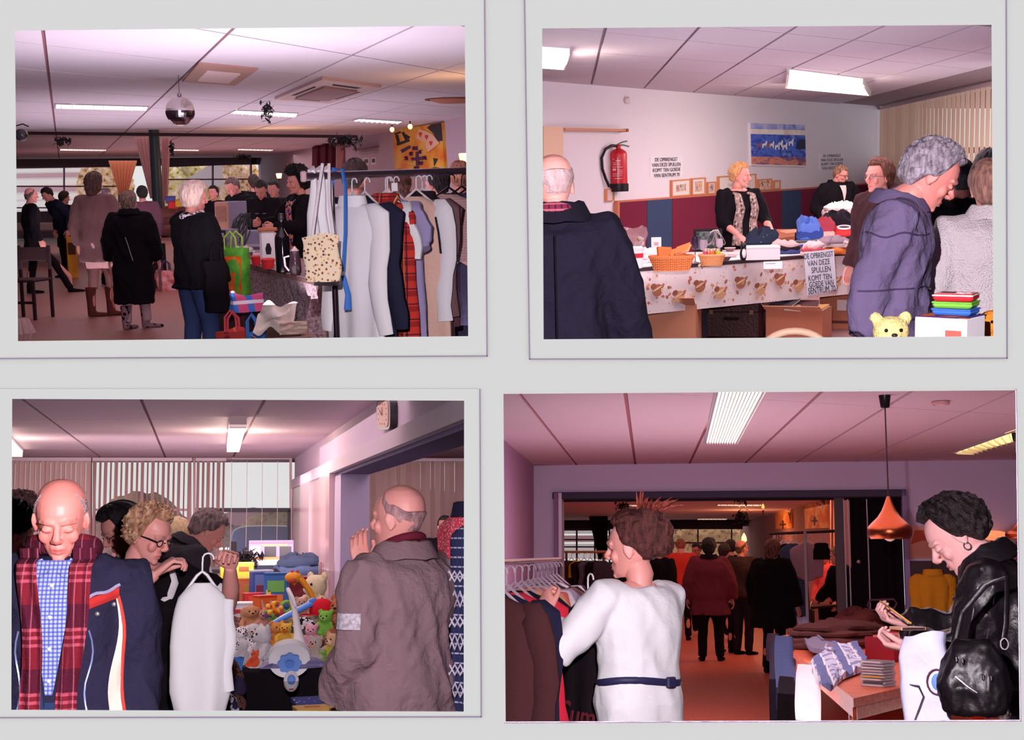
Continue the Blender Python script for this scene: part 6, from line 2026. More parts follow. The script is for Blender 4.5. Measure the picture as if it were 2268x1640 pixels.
 for lab, x, y, mk in (('white plate standing in the open box under the table', 1477, .02, 0), ('green plastic cup standing in the open box under the table', 1513, .05, 1)):
  c = fl(x, 11.75)
  tt = thing(R2, 'plate' if mk == 0 else 'cup', lab, 'plate' if mk == 0 else 'cup', V((c.x, c.y, -R2.e + .40)), .2, rx=(.5 if mk == 0 else .2))
  if mk == 0:
   part(tt, 'plate', MB().lathe([(.03, 0), (.055, .012), (.06, .014), (.03, .006), (0, .005)], 22).S(), mat((226, 220, 226), rough=.3))
   part(tt, 'stacked_bowl', MB().lathe([(.02, .012), (.045, .035), (.04, .036), (.0, .018)], 22).S(), mat((210, 200, 210), rough=.3))
  else:
   part(tt, 'cup', MB().lathe([(.022, -.03), (.026, .05), (.023, .05), (.02, -.02)], 16).S(), mat((80, 176, 70), rough=.4))
   part(tt, 'rim', MB().tube([(.0255 * math.cos(q * PI / 8), .0255 * math.sin(q * PI / 8), .05) for q in range(17)], .003, 5), mat((110, 196, 90), rough=.4))
 t = boxes(R2, 'suitcase', 'dark brown leather suitcase under the middle of the table', 'suitcase', fl(1628, 12.4), -.15, [('shell', (0, 0, .19), (.56, .40, .38), mat((56, 24, 26), rough=.45, bump=.3, bs=40), .04), ('lid_seam', (0, 0, .26), (.566, .406, .012), mat((34, 14, 18)), .004), ('handle', (0, -.21, .20), (.14, .03, .025), mat((34, 14, 18)), .01)])
 for s in (-1, 1):
  part(t, 'buckle', MB().box((s * .18, -.206, .26), (.04, .012, .05), b=.004).F(), mat((120, 90, 70), metal=.7, rough=.4))
 t = open_box(R2, 'open cardboard box full of books under the table', fl(1770, 12.3), -.25, (.50, .40, .28), kb2, (.7, 0, 1, 0), ang=50, inner=mat((214, 160, 130)))
 o = fl(1770, 12.3)
 for i, (dx, dy, w, d_, c, an, lab) in enumerate(((-.14, -.03, .24, .30, (44, 36, 52), -.1, 'large dark album lying on the box of books'), (.06, .04, .22, .28, (90, 56, 60), .12, 'brown album lying on the box of books'), (-.05, -.12, .2, .2, (200, 150, 120), .3, 'tan paperback in the box of books'), (.16, -.04, .16, .2, (226, 170, 90), -.2, 'yellow paperback in the box of books'), (.15, .1, .14, .2, (210, 190, 190), .4, 'white booklet in the box of books'))):
  book(R2, lab, o + V((dx, dy, .26 + .012 * (4 - i))), an - .2, (w, d_, .022), mat(c, rough=.4), 'books in the box under the table', rx=.12, ry=.1 * (i % 3 - 1))
 t = boxes(R2, 'carton', 'closed brown carton with a white label at the end under the table', 'box', fl(1868, 13.2), -.22, [('carton', (0, 0, .17), (.38, .36, .34), mat((180, 110, 84), rough=.85), .004), ('label', (.02, -.182, .23), (.09, .006, .10), mat((226, 210, 210)), 0), ('tape', (0, 0, .341), (.38, .05, .003), mat((196, 150, 110)), 0), ('print_strip', (.02, -.182, .07), (.22, .004, .025), mat((90, 50, 50)), 0)])
 bag(R2, 'mauve bag lying on the closed carton', fl(1850, 13.15) + V((0, 0, .345)), .2, (.22, .2, .08), cloth((150, 70, 90)), None, seed=61, crumple=.05)
 P('blond seller in black with a long snakeskin scarf behind the stall', 1640, 362, 13.4, -150, turn=48, nod=6, vx=.016, fat=1.15, chest=.04, bare=True, coat=dict(m=cloth((20, 16, 22)), hem=.8, sleeve=.72, neckz=1.43, name='blouse', bulk=.018), legs=leg(), hair=dict(m=hairm((236, 190, 130), (200, 130, 90)), th=.024, amp=.016, fr=(16, 14), drop=.085, front=50), eyes=(.003, 0),
 L=dict(w=(-.19, .36, 1.0), hand='grip', palm=(0, 0, -1)), R=dict(w=(.17, .30, .98), hand='grip', palm=(0, 0, -1)), shoe=None,
 extra=lambda B: [body_part(B, 'scarf_end', MB().tube([B.sp((sg * .05, -.06, 1.44)), surf(B, sg * .085, 1.385, True, .015, 1.15), surf(B, sg * .085, 1.24, True, .02, 1.15, .022, .04), surf(B, sg * .09, 1.1, True, .02, 1.15), surf(B, sg * .10, .86, True, .02, 1.15)], [.03, .04, .05, .05, .06], 10, .3), cloth((150, 126, 120), pat=('blobs', (40, 40, 26), .45, [(70, 54, 60), (190, 170, 160), (110, 86, 84)]))) for sg in (-1, 1)])
 P('grey haired man in a black jacket over a white shirt near the blinds', 1868, 366, 17.5, -150, turn=35, nod=22, vx=.018, fat=1.15, coat=dict(m=BLACK, bulk=.045, collar=(.06, .03, BLACK)), legs=leg(), hair=dict(m=hairm((180, 130, 110)), th=.012), L=dict(w=(-.22, -.08, 1.0), pole=(-1, -.3, 0)), R=dict(w=(.24, .1, .95)), shoe=None,
 extra=lambda B: (glasses(B), body_part(B, 'white_shirt', MB().grid(lambda u, v: surf(B, (u - .5) * .10 * v, 1.18 + .24 * v, True, .014, 1.15, .045), 6, 10), cloth((226, 206, 210)))))
 P('woman with short brown hair and glasses in a dark brown coat', 1948, 352, 10.2, 125, vx=.018, nod=2, fat=1.1, coat=dict(m=cloth((62, 36, 42)), bulk=.04, hood=True), legs=leg(), hair=dict(m=hairm((130, 76, 60)), th=.03, amp=.008, drop=.10, side=.06, front=52), head='open', eyes=(0, 0), shoe=None, hs=1.05, extra=lambda B: glasses(B, (120, 90, 100)))
 P('person in a dark brown coat partly hidden behind the grey haired woman', 2050, 327, 9.5, -60, vx=.02, nod=10, coat=dict(m=cloth((70, 44, 50)), bulk=.04), hair=dict(m=hairm((70, 44, 44)), th=.02), legs=leg(), shoe=None)
 P('tall person in a black coat between the purple jacket and the cream jumper', 2128, 352, 8.6, 10, vx=.02, coat=dict(m=cloth((24, 20, 28)), hem=.5, bulk=.04), hair=dict(m=hairm((40, 36, 48)), th=.02), legs=leg(), shoe=None)
 P('person with a black cap at the edge by the blinds', 2192, 333, 8.8, -10, vx=.02, coat=dict(m=cloth((28, 24, 34)), bulk=.03), hair=dict(m=hairm((34, 30, 44)), th=.028, drop=.03), legs=leg(), shoe=None)
 def purple(B):
  seam = mat((74, 60, 92), rough=.9)
  kw = dict(fat=1.1, bulk=.03)
  x0 = .19 * 1.3 + .045
  def side(y, z, d=.008):
   return ray_on(B, (.9, y, z), (-1, 0, 0), d, V((.2, y, z)))
  flap = MB().grid(lambda u, v: side(.02 + .12 * u, .93 + .045 * v, .014 + .006 * math.sin(v * PI)), 10, 4)
  body_part(B, 'pocket_flap', flap, cloth((104, 90, 124)))
  body_part(B, 'seam', MB().tube([side(.02 + .12 * i / 8, .925, .014) for i in range(9)], .005, 6), seam)
  body_part(B, 'seam', MB().tube([side(-.13 + .29 * i / 12, 1.30 + .01 * math.sin(i), .006) for i in range(13)], .004, 6), seam)
  body_part(B, 'seam', MB().tube([side(-.13 + .30 * i / 12, 1.06, .006) for i in range(13)], .004, 6), seam)
  body_part(B, 'button', MB().ball(side(.08, .915, .016), .009, 10, 6), mat((200, 180, 206), rough=.3))
  body_part(B, 'neckerchief', MB().tube([B.sp((.06 * math.sin(q), .02 + .08 * math.cos(q), 1.43 - .035 * math.cos(q))) for q in [2 * PI * i / 16 for i in range(17)]], .018, 8), cloth((226, 190, 190), pat=('blobs', 50, .3, [(180, 120, 130), (150, 90, 110)])))
  body_part(B, 'ear_stud', MB().ball((.079, -.002, .075), .004, 8, 6), mat((220, 200, 190), metal=.8, rough=.2), head=True)
 P('grey haired woman in a purple grey jacket bending over the goods', 2104, 322, 6.2, -98, H=1.66, lean=4, neck=.07, nod=34, turn=16, hs=1.17, vx=.013, fat=1.18, skin=(240, 150, 140), coat=dict(m=cloth((112, 98, 132), bump=.6, bs=34), hem=.84, flare=1.25, bulk=.03, amp=.028, collar=(.05, .03, cloth((104, 90, 124)))), legs=leg((30, 22, 28)), hair=dict(m=hairm((196, 186, 200), (110, 92, 104)), th=.030, amp=.011, fr=(24, 16), drop=.10, side=.035, front=50), head='closed', shoe=None,
 L=dict(w=(-.26, .08, .86), hand=None), R=dict(w=(.25, -.13, .84), pole=(.3, -1, 0), hand=None), extra=purple)
 sw = cloth((238, 226, 230), bump=.9, bs=130)
 def jumper(B):
  body_part(B, 'skirt_print', MB().loft([ring((0, 0, z), (w, 0, 0), (0, w * .72, 0), 24) for z, w in ((.45, .235), (.7, .225), (.9, .20))], False, False), cloth((26, 22, 30), pat=('blobs', 34, .33, [(200, 196, 214), (160, 156, 180)])))
 P('woman in a thick cream jumper seen from behind at the edge', 2192, 357, 6.7, 12, H=1.62, turn=-10, vx=.014, fat=1.25, coat=dict(m=sw, hem=.84, bulk=.035, name='jumper', amp=.012, collar=(.06, .008, sw)), legs=dict(m=cloth((26, 22, 30)), name='skirt', hem=.4, w=1.1), hair=dict(m=hairm((190, 140, 120), (120, 80, 80)), th=.028, amp=.008, drop=.10), shoe=None, extra=jumper)
 def oldman(B):
  body_part(B, 'plaid_scarf', MB().tube([B.sp((.078 * math.sin(q), -.03 + .085 * math.cos(q), 1.465 - .02 * math.cos(q))) for q in [2 * PI * i / 18 for i in range(19)]], .026, 10), cloth((120, 40, 60), pat=[('stripe', 0, 40, 0, .3, (40, 26, 50), .8), ('stripe', 2, 40, 0, .3, (210, 120, 140), .6)]))
  body_part(B, 'back_seam', MB().tube([surf(B, 0.0, z, False, .004, 1.3, .05) for z in (1.38, 1.25, 1.1, 1.0, .9)], .004, 6), cloth((18, 14, 24)))
 P('bald old man in a black padded jacket seen from behind at the stall', 1222, 338, 5.6, 8, H=1.72, turn=12, nod=12, vx=.013, fat=1.04, skin=(240, 168, 156), coat=dict(m=cloth((30, 26, 42), bump=.6), hem=.74, flare=1.1, bulk=.04, amp=.022, collar=(.07, .03, cloth((26, 22, 34)))), legs=dict(m=DENIM, w=1.2), hair=dict(m=hairm((226, 196, 196), (190, 150, 150)), start=.55, th=.008, amp=.002, drop=.07, shrink=.36), shoe=None,
 R=dict(w=(.335, .10, .82), hand='relaxed', palm=(-1, .2, 0), pole=(1, -.6, 0)), L=dict(w=(-.3, .1, .85)), extra=oldman)
 c = R2.P(1760, 790, 6.2)
 t = thing(R2, 'chair', 'curved beige chair back showing at the bottom edge', 'chair', V((c.x, c.y, -R2.e)))
 wd = mat((226, 180, 150), rough=.45)
 zt = c.z + R2.e
 part(t, 'back_rim', MB().tube([(.155 * math.cos(q), .03 * math.sin(q * 2) * 0, zt + .115 * math.sin(q)) for q in [PI * i / 16 for i in range(17)]], .017, 12), wd)
 for s in (-1, 1):
  part(t, 'leg', MB().tube([(s * .155, 0, zt), (s * .17, .0, .45), (s * .19, -.02, 0)], .016, 10), wd)
  part(t, 'leg', MB().tube([(s * .17, -.36, .44), (s * .19, -.4, 0)], .016, 10), wd)
 part(t, 'seat', MB().box((0, -.18, .45), (.40, .42, .03), b=.012).F(), wd)
 part(t, 'back_panel', MB().box((0, .01, zt - .06), (.26, .012, .16), b=.004).F(), cloth((90, 60, 66)))
 zt2 = R2.P(2090, 745, 5.2).z - .16
 tp = [V((x, y, zt2)) for x, y in ((.30, 4.7), (1.2, 4.7), (1.2, 5.9), (.30, 5.9))]
 tabletop(R2, 'toy table at the bottom edge in front of the purple jacket', tp, .03, [p.lerp(tp[(i + 2) % 4], .06) for i, p in enumerate(tp)], mat((226, 150, 100)))
 at = lambda x, y, dep: V((R2.P(x, y, dep).x, dep, zt2))
 plush(R2, 'yellow soft toy with round ears at the bottom edge', at(1972, 740, 5.05), .1, .62, cloth((236, 214, 140), bump=.8, bs=80), 'bear', group='soft toys at the stall')
 c = at(2104, 700, 5.2)
 h = R2.P(2104, 700, 5.2).z - zt2
 boxes(R2, 'board_game', 'large white game box with a blue printed lid under the red tins', 'game', c, -.55, [('box', (0, 0, h / 2), (.20, .16, h), mat((240, 236, 240)), .003), ('lid_print', (0, 0, h), (.195, .155, .004), mat((70, 60, 130), pat=('cells', 18, [(60, 60, 140), (90, 50, 100), (226, 110, 70), (60, 70, 150), (190, 70, 90)])), 0), ('side_label', (.05, -.0815, h * .75), (.06, .003, .03), mat((226, 90, 80)), 0)])
 for i, (c1, lab) in enumerate((((60, 110, 200), 'lowest tin of the stack, with a blue rim'), ((120, 190, 70), 'middle tin of the stack, lime green'), ((214, 40, 50), 'topmost tin of the stack, red with a white cross'))):
  zz = h + .004 + i * .026
  t = boxes(R2, 'game_tin', lab, 'tin', c + V((.022, .012, zz)), -.5 + .06 * i, [('tin', (0, 0, .013), (.145, .105, .024), mat(c1, rough=.3), .008), ('lid_rim', (0, 0, .022), (.149, .109, .006), mat((236, 226, 220) if i == 2 else c1, rough=.3), .002)], 'stacked game tins')
  if i == 2:
   part(t, 'red_lid', MB().box((0, 0, .026), (.138, .098, .004), b=.001).F(), mat((214, 40, 50), rough=.3))
   part(t, 'cross_bar', MB().box((.03, 0, .0285), (.05, .012, .002)).F(), mat((240, 236, 240)))
   part(t, 'cross_bar', MB().box((.03, 0, .0287), (.014, .05, .002)).F(), mat((240, 236, 240)))
   part(t, 'dark_picture', MB().box((-.03, .01, .0285), (.05, .04, .002)).F(), mat((90, 30, 40)))
 boxes(R2, 'board_game', 'orange and white game box lying at the bottom edge beside the soft toy', 'game', at(2032, 745, 4.95), .3, [('box', (0, 0, .05), (.14, .12, .1), mat((236, 190, 150)), .003), ('lid_print', (0, 0, .101), (.13, .11, .003), mat((226, 130, 70), pat=('cells', 24, [(226, 130, 70), (240, 220, 200), (60, 80, 170)])), 0)])
 plush(R2, 'orange soft toy beside the stacked tins at the edge', at(2196, 700, 5.5), .3, .55, cloth((236, 140, 50), bump=.7, bs=80), 'dog', group='soft toys at the stall')
room2()
 # ---------------------------------------------------------------- room 3: table of soft toys
def room3():
 P = lambda *x, **k: person(R3, *x, **k)
 leg = lambda c=(26, 20, 26), **k: dict(m=cloth(c), **k)
 D = WB3.y
 zc = R3.c
 A3, B3 = R3.P(-10, 1100, D), R3.P(1080, 1100, D)
 dark = mat((44, 38, 52), rough=.5)
 pink = mat((206, 170, 176), rough=.6)
 vwall(R3, 'wall_back', A3, B3, -R3.e, R3.onz(500, 1300, -.6).z if False else -.62, WALL3)
 for nm, x0, x1, xs, ys, m in (('window_1', -5, 204, [100], [1092], pink), ('window_2', 207, 424, [316], [1130], pink), ('window_3', 428, 646, [], [], pink), ('window_4', 764, 1060, [905], [1128], pink)):
  window(R3, nm, A3, B3, x0, x1, (R3.proj(V((0, D, zc)))[1] - 2,) * 2, 1275, xs, [(y, y) for y in ys], m, fw=5)
 o = struct(R3, 'trim_3', wpoly(R3, A3, B3, ((434, 1126), (643, 1126), (643, 1135), (434, 1135)), .12).mesh('trim_3', False), dark)
 for x in (435, 636):
  part(o, 'frame_bar', wpoly(R3, A3, B3, ((x, 1130), (x + 7, 1130), (x + 7, 1270), (x, 1270)), .12).F(), dark)
 part(o, 'frame_bar', wpoly(R3, A3, B3, ((434, 1262), (643, 1262), (643, 1270), (434, 1270)), .12).F(), dark)
 bm = mat((236, 208, 206), trl=.6, rough=.85)
 yb = R3.P(0, 1262, D - .3).z
 for lab, x0, x1, n, an, w in (('sparse vertical blind behind the bald man in the plaid scarf', 20, 200, 16, 38, .065), ('vertical blind behind the curly haired woman', 203, 424, 19, 70, .075), ('partly drawn vertical blind at the black framed window', 432, 500, 6, 62, .07), ('vertical blind seen through the opening behind the bald man in the taupe jacket', 766, 1050, 26, 35, .085)):
  blinds(R3, lab, R3.P(x0, 1100, D - .3), R3.P(x1, 1100, D - .3), zc - .05, yb, n, bm, w=w, ang=an, group='vertical blinds of the toy room', angf=(lambda i, an=an: an + 9 * math.sin(i * 2.7)))
 for i in range(4):
  x = 512 + i * 34
  c = R3.P(x, 1100, D - .3)
  single(R3, 'blind_cord', ('first', 'second', 'third', 'fourth')[i] + ' thin pull cord from the drawn blind in the undrawn window', 'cord', MB().tube([(0, 0, zc - .05), (.004, 0, .2), (0, 0, -.35)], .0035, 5).S(), mat((226, 206, 206)), V((c.x, c.y, 0)), group='blind cords')
 gz = -R3.e
 c = R3.P(588, 1200, 25)
 t = thing(R3, 'car', 'pale blue car parked outside the black framed window', 'car', V((c.x, 25, gz)), 0)
 cb = mat((120, 150, 226), rough=.25, spec=.6)
 mb = MB().loft([ring((0, y, z), (w, 0, 0), (0, 0, h), 20, 4) for y, z, w, h in ((-1.5, .62, .62, .25), (-1.2, .66, .74, .34), (-.3, .72, .78, .40), (1.6, .72, .78, .42), (2.2, .7, .7, .36))])
 part(t, 'body', mb, cb)
 mb = MB().loft([ring((0, y, z), (w, 0, 0), (0, 0, h), 20, 4) for y, z, w, h in ((-.55, 1.05, .66, .10), (0, 1.28, .62, .28), (.5, 1.33, .6, .28), (1.6, 1.3, .6, .26), (2.1, 1.1, .6, .12))])
 part(t, 'cabin', mb, cb)
 part(t, 'windscreen', MB().prism([(-.52, -.35, 1.12), (.52, -.35, 1.12), (.46, -.02, 1.48), (-.46, -.02, 1.48)], (0, -.04, .01)).F(), mat((190, 206, 240), rough=.1))
 for s in (-1, 1):
  part(t, 'headlamp', MB().ball((s * .5, -1.48, .72), (.13, .06, .08), 12, 8), mat((240, 240, 246), rough=.1))
  for y in (-.95, 1.5):
   part(t, 'wheel', MB().lathe([(.30, -.09), (.32, -.06), (.32, .06), (.30, .09), (.15, .09)], 20, Matrix.Translation((s * .72, y, .32)) @ Matrix.Rotation(PI / 2, 4, 'Y')).S(), mat((30, 26, 32)))
  part(t, 'mirror', MB().ball((s * .74, -.3, 1.12), (.09, .05, .07), 10, 8), cb)
 part(t, 'grille', MB().box((0, -1.5, .62), (.6, .04, .1), b=.01).F(), mat((60, 60, 80)))
 struct(R3, 'ground', MB().prism([V((-16, 17.8, gz)), V((16, 17.8, gz)), V((16, 60, gz)), V((-16, 60, gz))], (0, 0, -.1)).F(), mat((200, 186, 190)))
 hm = [mat((190, 140, 120), rough=1, pat=('noise', (6, 6, 7), [(190, 150, 130), (226, 190, 150), (206, 200, 150)])), mat((206, 130, 140), rough=1, pat=('noise', (6, 6, 7), [(206, 160, 166), (240, 210, 210), (226, 190, 170)]))]
 for i, (x, y, dep, w, h, lab) in enumerate(((310, 1150, 40, 1.2, 1.1, 'reddish shrub outside behind the striped blind'), (500, 1195, 34, 1.0, .5, 'low green shrub outside beside the blue car'), (625, 1168, 42, 1.3, .75, 'reddish shrub outside behind the blue car'), (240, 1190, 40, 1.4, .8, 'low brown shrub outside near the left blind'), (950, 1150, 40, 2.6, 1.2, 'pinkish shrub outside behind the far blind'), (380, 1180, 36, 1.0, .6, 'yellowish shrub outside at the edge of the middle blind'))):
  me = MB().ball((0, 0, 0), (w, .8, h), 32, 18).S()
  wrinkle(me, .2, (2.6, 2.6, 2.6), i * 5)
  single(R3, 'shrub', lab, 'shrub', me, hm[i % 2], R3.P(x, y, dep) - V((0, 0, h * .3)))
 c = R3.P(560, 1150, 52)
 t = thing(R3, 'house', 'pale house with a gable far outside the window', 'house', V((c.x, c.y, gz - 1.0)))
 part(t, 'wall', MB().box((0, 0, 1.4), (5.4, 2, 2.8)).F(), mat((226, 190, 196)))
 part(t, 'roof', MB().prism([(-2.9, -1.1, 2.7), (2.9, -1.1, 2.7), (0, -1.1, 3.3)], (0, 2.4, 0)).F(), mat((196, 150, 170)))
 for x in (-1.6, -.2, 1.4):
  part(t, 'window', MB().box((x, -1.02, 1.6), (.7, .06, .8)).F(), mat((150, 130, 160)))
 a, b = WA3, WB3
 wt, wp = wall_kit(R3, a, b)
 zb = R3.wall(651, 1084, a, b).z
 d = (a - b).normalized()
 nA = a + d * 7
 bm_ = MB().prism([V((b.x, b.y, zb)), V((nA.x, nA.y, zb)), V((nA.x, nA.y, zc + .02)), V((b.x, b.y, zc + .02))], V((-d.y, d.x, 0)).normalized() * .25)
 struct(R3, 'wall_right', bm_.F(), WALL3)
 struct(R3, 'trim_1', MB().prism([V((b.x, b.y, zb - .0)), V((nA.x, nA.y, zb)), V((nA.x, nA.y, zb + .11)), V((b.x, b.y, zb + .11))], V((d.y, -d.x, 0)).normalized() * .05).mesh('trim_1', False), mat((222, 200, 214)))
 j0 = R3.wall(742, 1100, a, b)
 struct(R3, 'trim_2', MB().prism([V((j0.x, j0.y, zb - .03)), V((nA.x, nA.y, zb - .03)), V((nA.x, nA.y, zb)), V((j0.x, j0.y, zb))], V((-d.y, d.x, 0)).normalized() * .25).mesh('trim_2', False), mat((110, 90, 136)))
 root = struct(R3, 'door_1', MB().prism([V((j0.x, j0.y, -R3.e)), V((j0.x, j0.y, zb)), V((j0.x, j0.y, zb)) + d * .5, V((j0.x, j0.y, -R3.e)) + d * .5], V((-d.y, d.x, 0)).normalized() * .25).mesh('door_1', False), mat((190, 172, 206), rough=.6))
 fp = mat((206, 168, 176), rough=.22, spec=.5)
 xs = [651, 672, 694, 717, 741]
 for i, (x0, x1) in enumerate(zip(xs, xs[1:])):
  p, q = R3.wall(x0, 1200, a, b), R3.wall(x1, 1200, a, b)
  p.z = q.z = -R3.e
  g = (q - p) * .012
  part(root, 'folding_panel', MB().prism([p + g, q - g, q - g + V((0, 0, zb + R3.e)), p + g + V((0, 0, zb + R3.e))], V((d.y, -d.x, 0)).normalized() * (.03 + .02 * (i % 2))).F(), fp)
 part(root, 'handle', MB().box(R3.wall(728, 1262, a, b) + V((-.08, 0, 0)), (.03, .05, .14), b=.006).F(), mat((150, 120, 120), metal=.6))
 t = wt('wall_clock', 'square wall clock with a dark rounded frame on the beam', 'clock', 865, 918)
 M = on_wall(t, R3, wall_frame(R3, a, b, 865, 918, .0))
 def clk(w, h, z0, z1, nm, m):
  mb = MB().loft([ring((0, 0, zz), (w, 0, 0), (0, h, 0), 28, 5) for zz in (z0, z1)])
  mb.v = [M @ p for p in mb.v]
  part(t, nm, mb, m)
 clk(16, 34, .005, .05, 'rim', mat((34, 24, 32), rough=.35))
 clk(12.5, 29, .05, .054, 'dial', mat((206, 150, 140), rough=.5))
 for dx, dy, ln in ((0, 1, 15), (-.55, .8, 11)):
  mb = MB().prism([M @ V((-.5, -3, 0.058)), M @ V((.5, -3, 0.058)), M @ V((dx * ln + .4, dy * ln, 0.058)), M @ V((dx * ln - .4, dy * ln, 0.058))], (0, 0, .002))
  part(t, 'clock_hand', mb.F(), mat((50, 34, 40)))
 for k in range(12):
  an = k * PI / 6
  mb = MB().box((11 * math.sin(an) / max(abs(math.sin(an)), abs(math.cos(an))) * .82, 25 * math.cos(an) / max(abs(math.sin(an)), abs(math.cos(an))) * .86, .055), (.9, 2, .003), M)
  part(t, 'hour_mark', mb.F(), mat((70, 46, 52)))
 for lab, q in (('bright strip light in the middle of the toy room ceiling', ((508, 922), (546, 922), (530, 985), (502, 985))), ('bright strip light cut by the edge above the bald man', ((-40, 945), (6, 945), (52, 996), (20, 996)))):
  L = [R3.ceil(*p) for p in q]
  c = sum(L, V()) / 4
  t = thing(R3, 'ceiling_light', lab, 'ceiling light', c, 0, 'strip lights of the toy room')
  L = [p - c for p in L]
  part(t, 'diffuser', MB().prism([p * .95 + V((0, 0, -.025)) for p in L], (0, 0, -.06)).F(), mat((255, 250, 240), emit=3.5, ecol=(255, 240, 210)))
  part(t, 'tray', MB().prism(L, (0, 0, -.025)).F(), mat((226, 214, 214)))
  part(t, 'end_cap', MB().prism([L[0] * 1.02, L[1] * 1.02, L[1] * .95, L[0] * .95], (0, 0, -.09)).F(), mat((226, 206, 206)))
  lamp('POINT', 'strip_light_glow', R3, c - V((0, .2, .25)), 26, (1, .82, .62), .12)
 f = MB().prism([V((x, y, -R3.e - .05)) for x, y in ((-5, 6), (6, 6), (6, 17.5), (-5, 17.5))], (0, 0, .05))
 struct(R3, 'floor', f.F(), mat((120, 84, 92), rough=.6))
 z = .75 - R3.e
 T = lambda x, y: R3.onz(x, y, z)
 FL_, FR, BR, BL = T(516, 1466), T(800, 1462), T(728, 1326), T(486, 1326)
 top = [FR, FL_, BL, BR]
 tabletop(R3, 'long table under the black cloth', [p - V((0, 0, .006)) for p in top], .03, [p.lerp(top[(i + 2) % 4], .05) for i, p in enumerate(top)], mat((90, 66, 66)))
 cloth_sheet(R3, 'black_tablecloth', 'black cloth over the table of soft toys', top, [FR, FL_, BL], .55, cloth((34, 28, 32)), seed=5, flare=.03, amp=.012)
 pz = lambda x, y, dep: V((R3.P(x, y, dep).x, dep, z))          # on the table under this picture column
 H = lambda y, dep: R3.P(527, y, dep).z - z                     # height over the table seen at row y
 cream = cloth((240, 222, 186), bump=.7, bs=90)
 white = cloth((240, 236, 240), bump=.8, bs=90)
 tan = cloth((206, 130, 90), bump=.9, bs=90)
 def toy(lab, x, ytop, dep, m, rz=0.0, s=None, zoff=0.0, ybot=None, **k):
  zz = z + zoff
  if ybot:
   zz = R3.P(x, ybot, dep).z
  zt = R3.P(x, ytop, dep).z
  return plush(R3, lab, V((R3.P(x, ytop, dep).x, dep, zz)), rz, s or max(.2, (zt - zz) / .43), m, **k)
 toy('big cream teddy bear sitting at the back of the toy heap', 702, 1268, 10.6, cream, -.9, ybot=1385, muz=cloth((244, 228, 200)), vx=.012)
 toy('brown furry teddy bear half behind the taupe jacket', 757, 1318, 9.6, tan, -.6, ybot=1420)
 toy('small brown teddy bear below the furry one', 752, 1362, 9.2, tan, -.7, ybot=1430)
 toy('white fluffy polar bear lying at the front of the toy heap', 585, 1395, 8.8, white, -1.2, ybot=1478, s=.62, rx=0)
 toy('white lamb toy with its nose to the white dress', 540, 1415, 8.75, white, -1.3, ybot=1475, kind='dog')
 toy('white toy dog lying behind the polar bear', 562, 1378, 9.2, white, -.2, ybot=1450, kind='dog', muz=cloth((236, 206, 190)))
 toy('spotted white and black dog toy on the corner of the table', 534, 1385, 9.1, cloth((240, 236, 240), bump=.5, pat=('blobs', 26, .3, [(30, 24, 30), (50, 40, 46)])), .3, ybot=1450, kind='dog')
 toy('tan plush dog lying across the middle of the heap', 556, 1338, 10.2, cloth((222, 160, 120), bump=.8, bs=90), .2, ybot=1410, kind='dog')
 toy('pinkish tan plush rabbit in the middle of the heap', 590, 1345, 10.1, cloth((226, 170, 146), bump=.8, bs=90), -.4, ybot=1410, kind='rabbit')
 toy('tan teddy bear in a yellow green shirt at the table corner', 738, 1400, 8.7, cloth((236, 190, 150), bump=.6, bs=90), -.8, ybot=1470, shirt=cloth((200, 206, 70), pat=('blobs', 60, .3, [(120, 170, 70), (226, 220, 110)])), muz=cloth((240, 206, 170)))
 toy('green frog toy beneath the red cap', 722, 1350, 9.3, cloth((130, 196, 80)), -.4, ybot=1415, muz=cloth((160, 216, 110)))
 toy('pink piglet toy with a spotted face', 690, 1382, 8.9, cloth((236, 170, 190), pat=('blobs', 50, .2, [(120, 50, 70), (60, 30, 40)])), -.2, ybot=1440)
 toy('white furry toy with a tan muzzle right of the baby swing', 700, 1408, 8.65, cloth((240, 222, 214), bump=1, bs=70), -.5, ybot=1472, muz=cloth((226, 170, 140)))
 toy('orange plush cat in the middle of the toy heap', 614, 1375, 9.4, cloth((240, 160, 90), bump=.7, bs=90), .3, ybot=1440)
 toy('yellow plush duck beside the orange cat', 634, 1378, 9.3, cloth((246, 196, 80), bump=.6, bs=90), -.3, ybot=1435, kind='bear', muz=cloth((236, 130, 50)))
 toy('small green plush toy at the front edge of the table', 714, 1440, 8.6, cloth((140, 190, 90), pat=('blobs', 70, .3, [(90, 150, 60), (200, 216, 120)])), .3, ybot=1476)
 toy('pale pink plush toy behind the blue arm', 668, 1322, 10.3, cloth((236, 190, 176), bump=.7, bs=90), 0, ybot=1375)
 toy('orange red plush toy under the polar bear', 566, 1440, 8.62, cloth((232, 96, 60)), -.8, ybot=1478)
 c = R3.P(713, 1352, 9.7)
 t = thing(R3, 'cap', 'red baby cap on the frog toy', 'cap', c, -.4)
 part(t, 'crown', MB().lathe([(.085, -.03), (.092, .0), (.075, .05), (.04, .075), (.0, .082)], 20).S(), cloth((214, 36, 50)))
 part(t, 'peak', MB().loft([ring((-.06, -.05, -.03), (.08, 0, 0), (0, .07, 0), 16), ring((-.06, -.05, -.022), (.075, 0, 0), (0, .065, 0), 16)]), cloth((196, 30, 44)))
 part(t, 'button', MB().ball((0, 0, .083), .009, 8, 6), cloth((226, 80, 80)))
 wpl = mat((240, 236, 240), rough=.35)
 blu = mat((110, 150, 226), rough=.35)
 o = R3.P(641, 1462, 8.35)
 t = thing(R3, 'baby_mobile', 'white plastic baby mobile with a long arm and a blue flower dial', 'mobile', o)
 q = lambda x, y, dep: R3.P(x, y, dep) - o
 Mx = Matrix.Rotation(.5, 4, 'X')
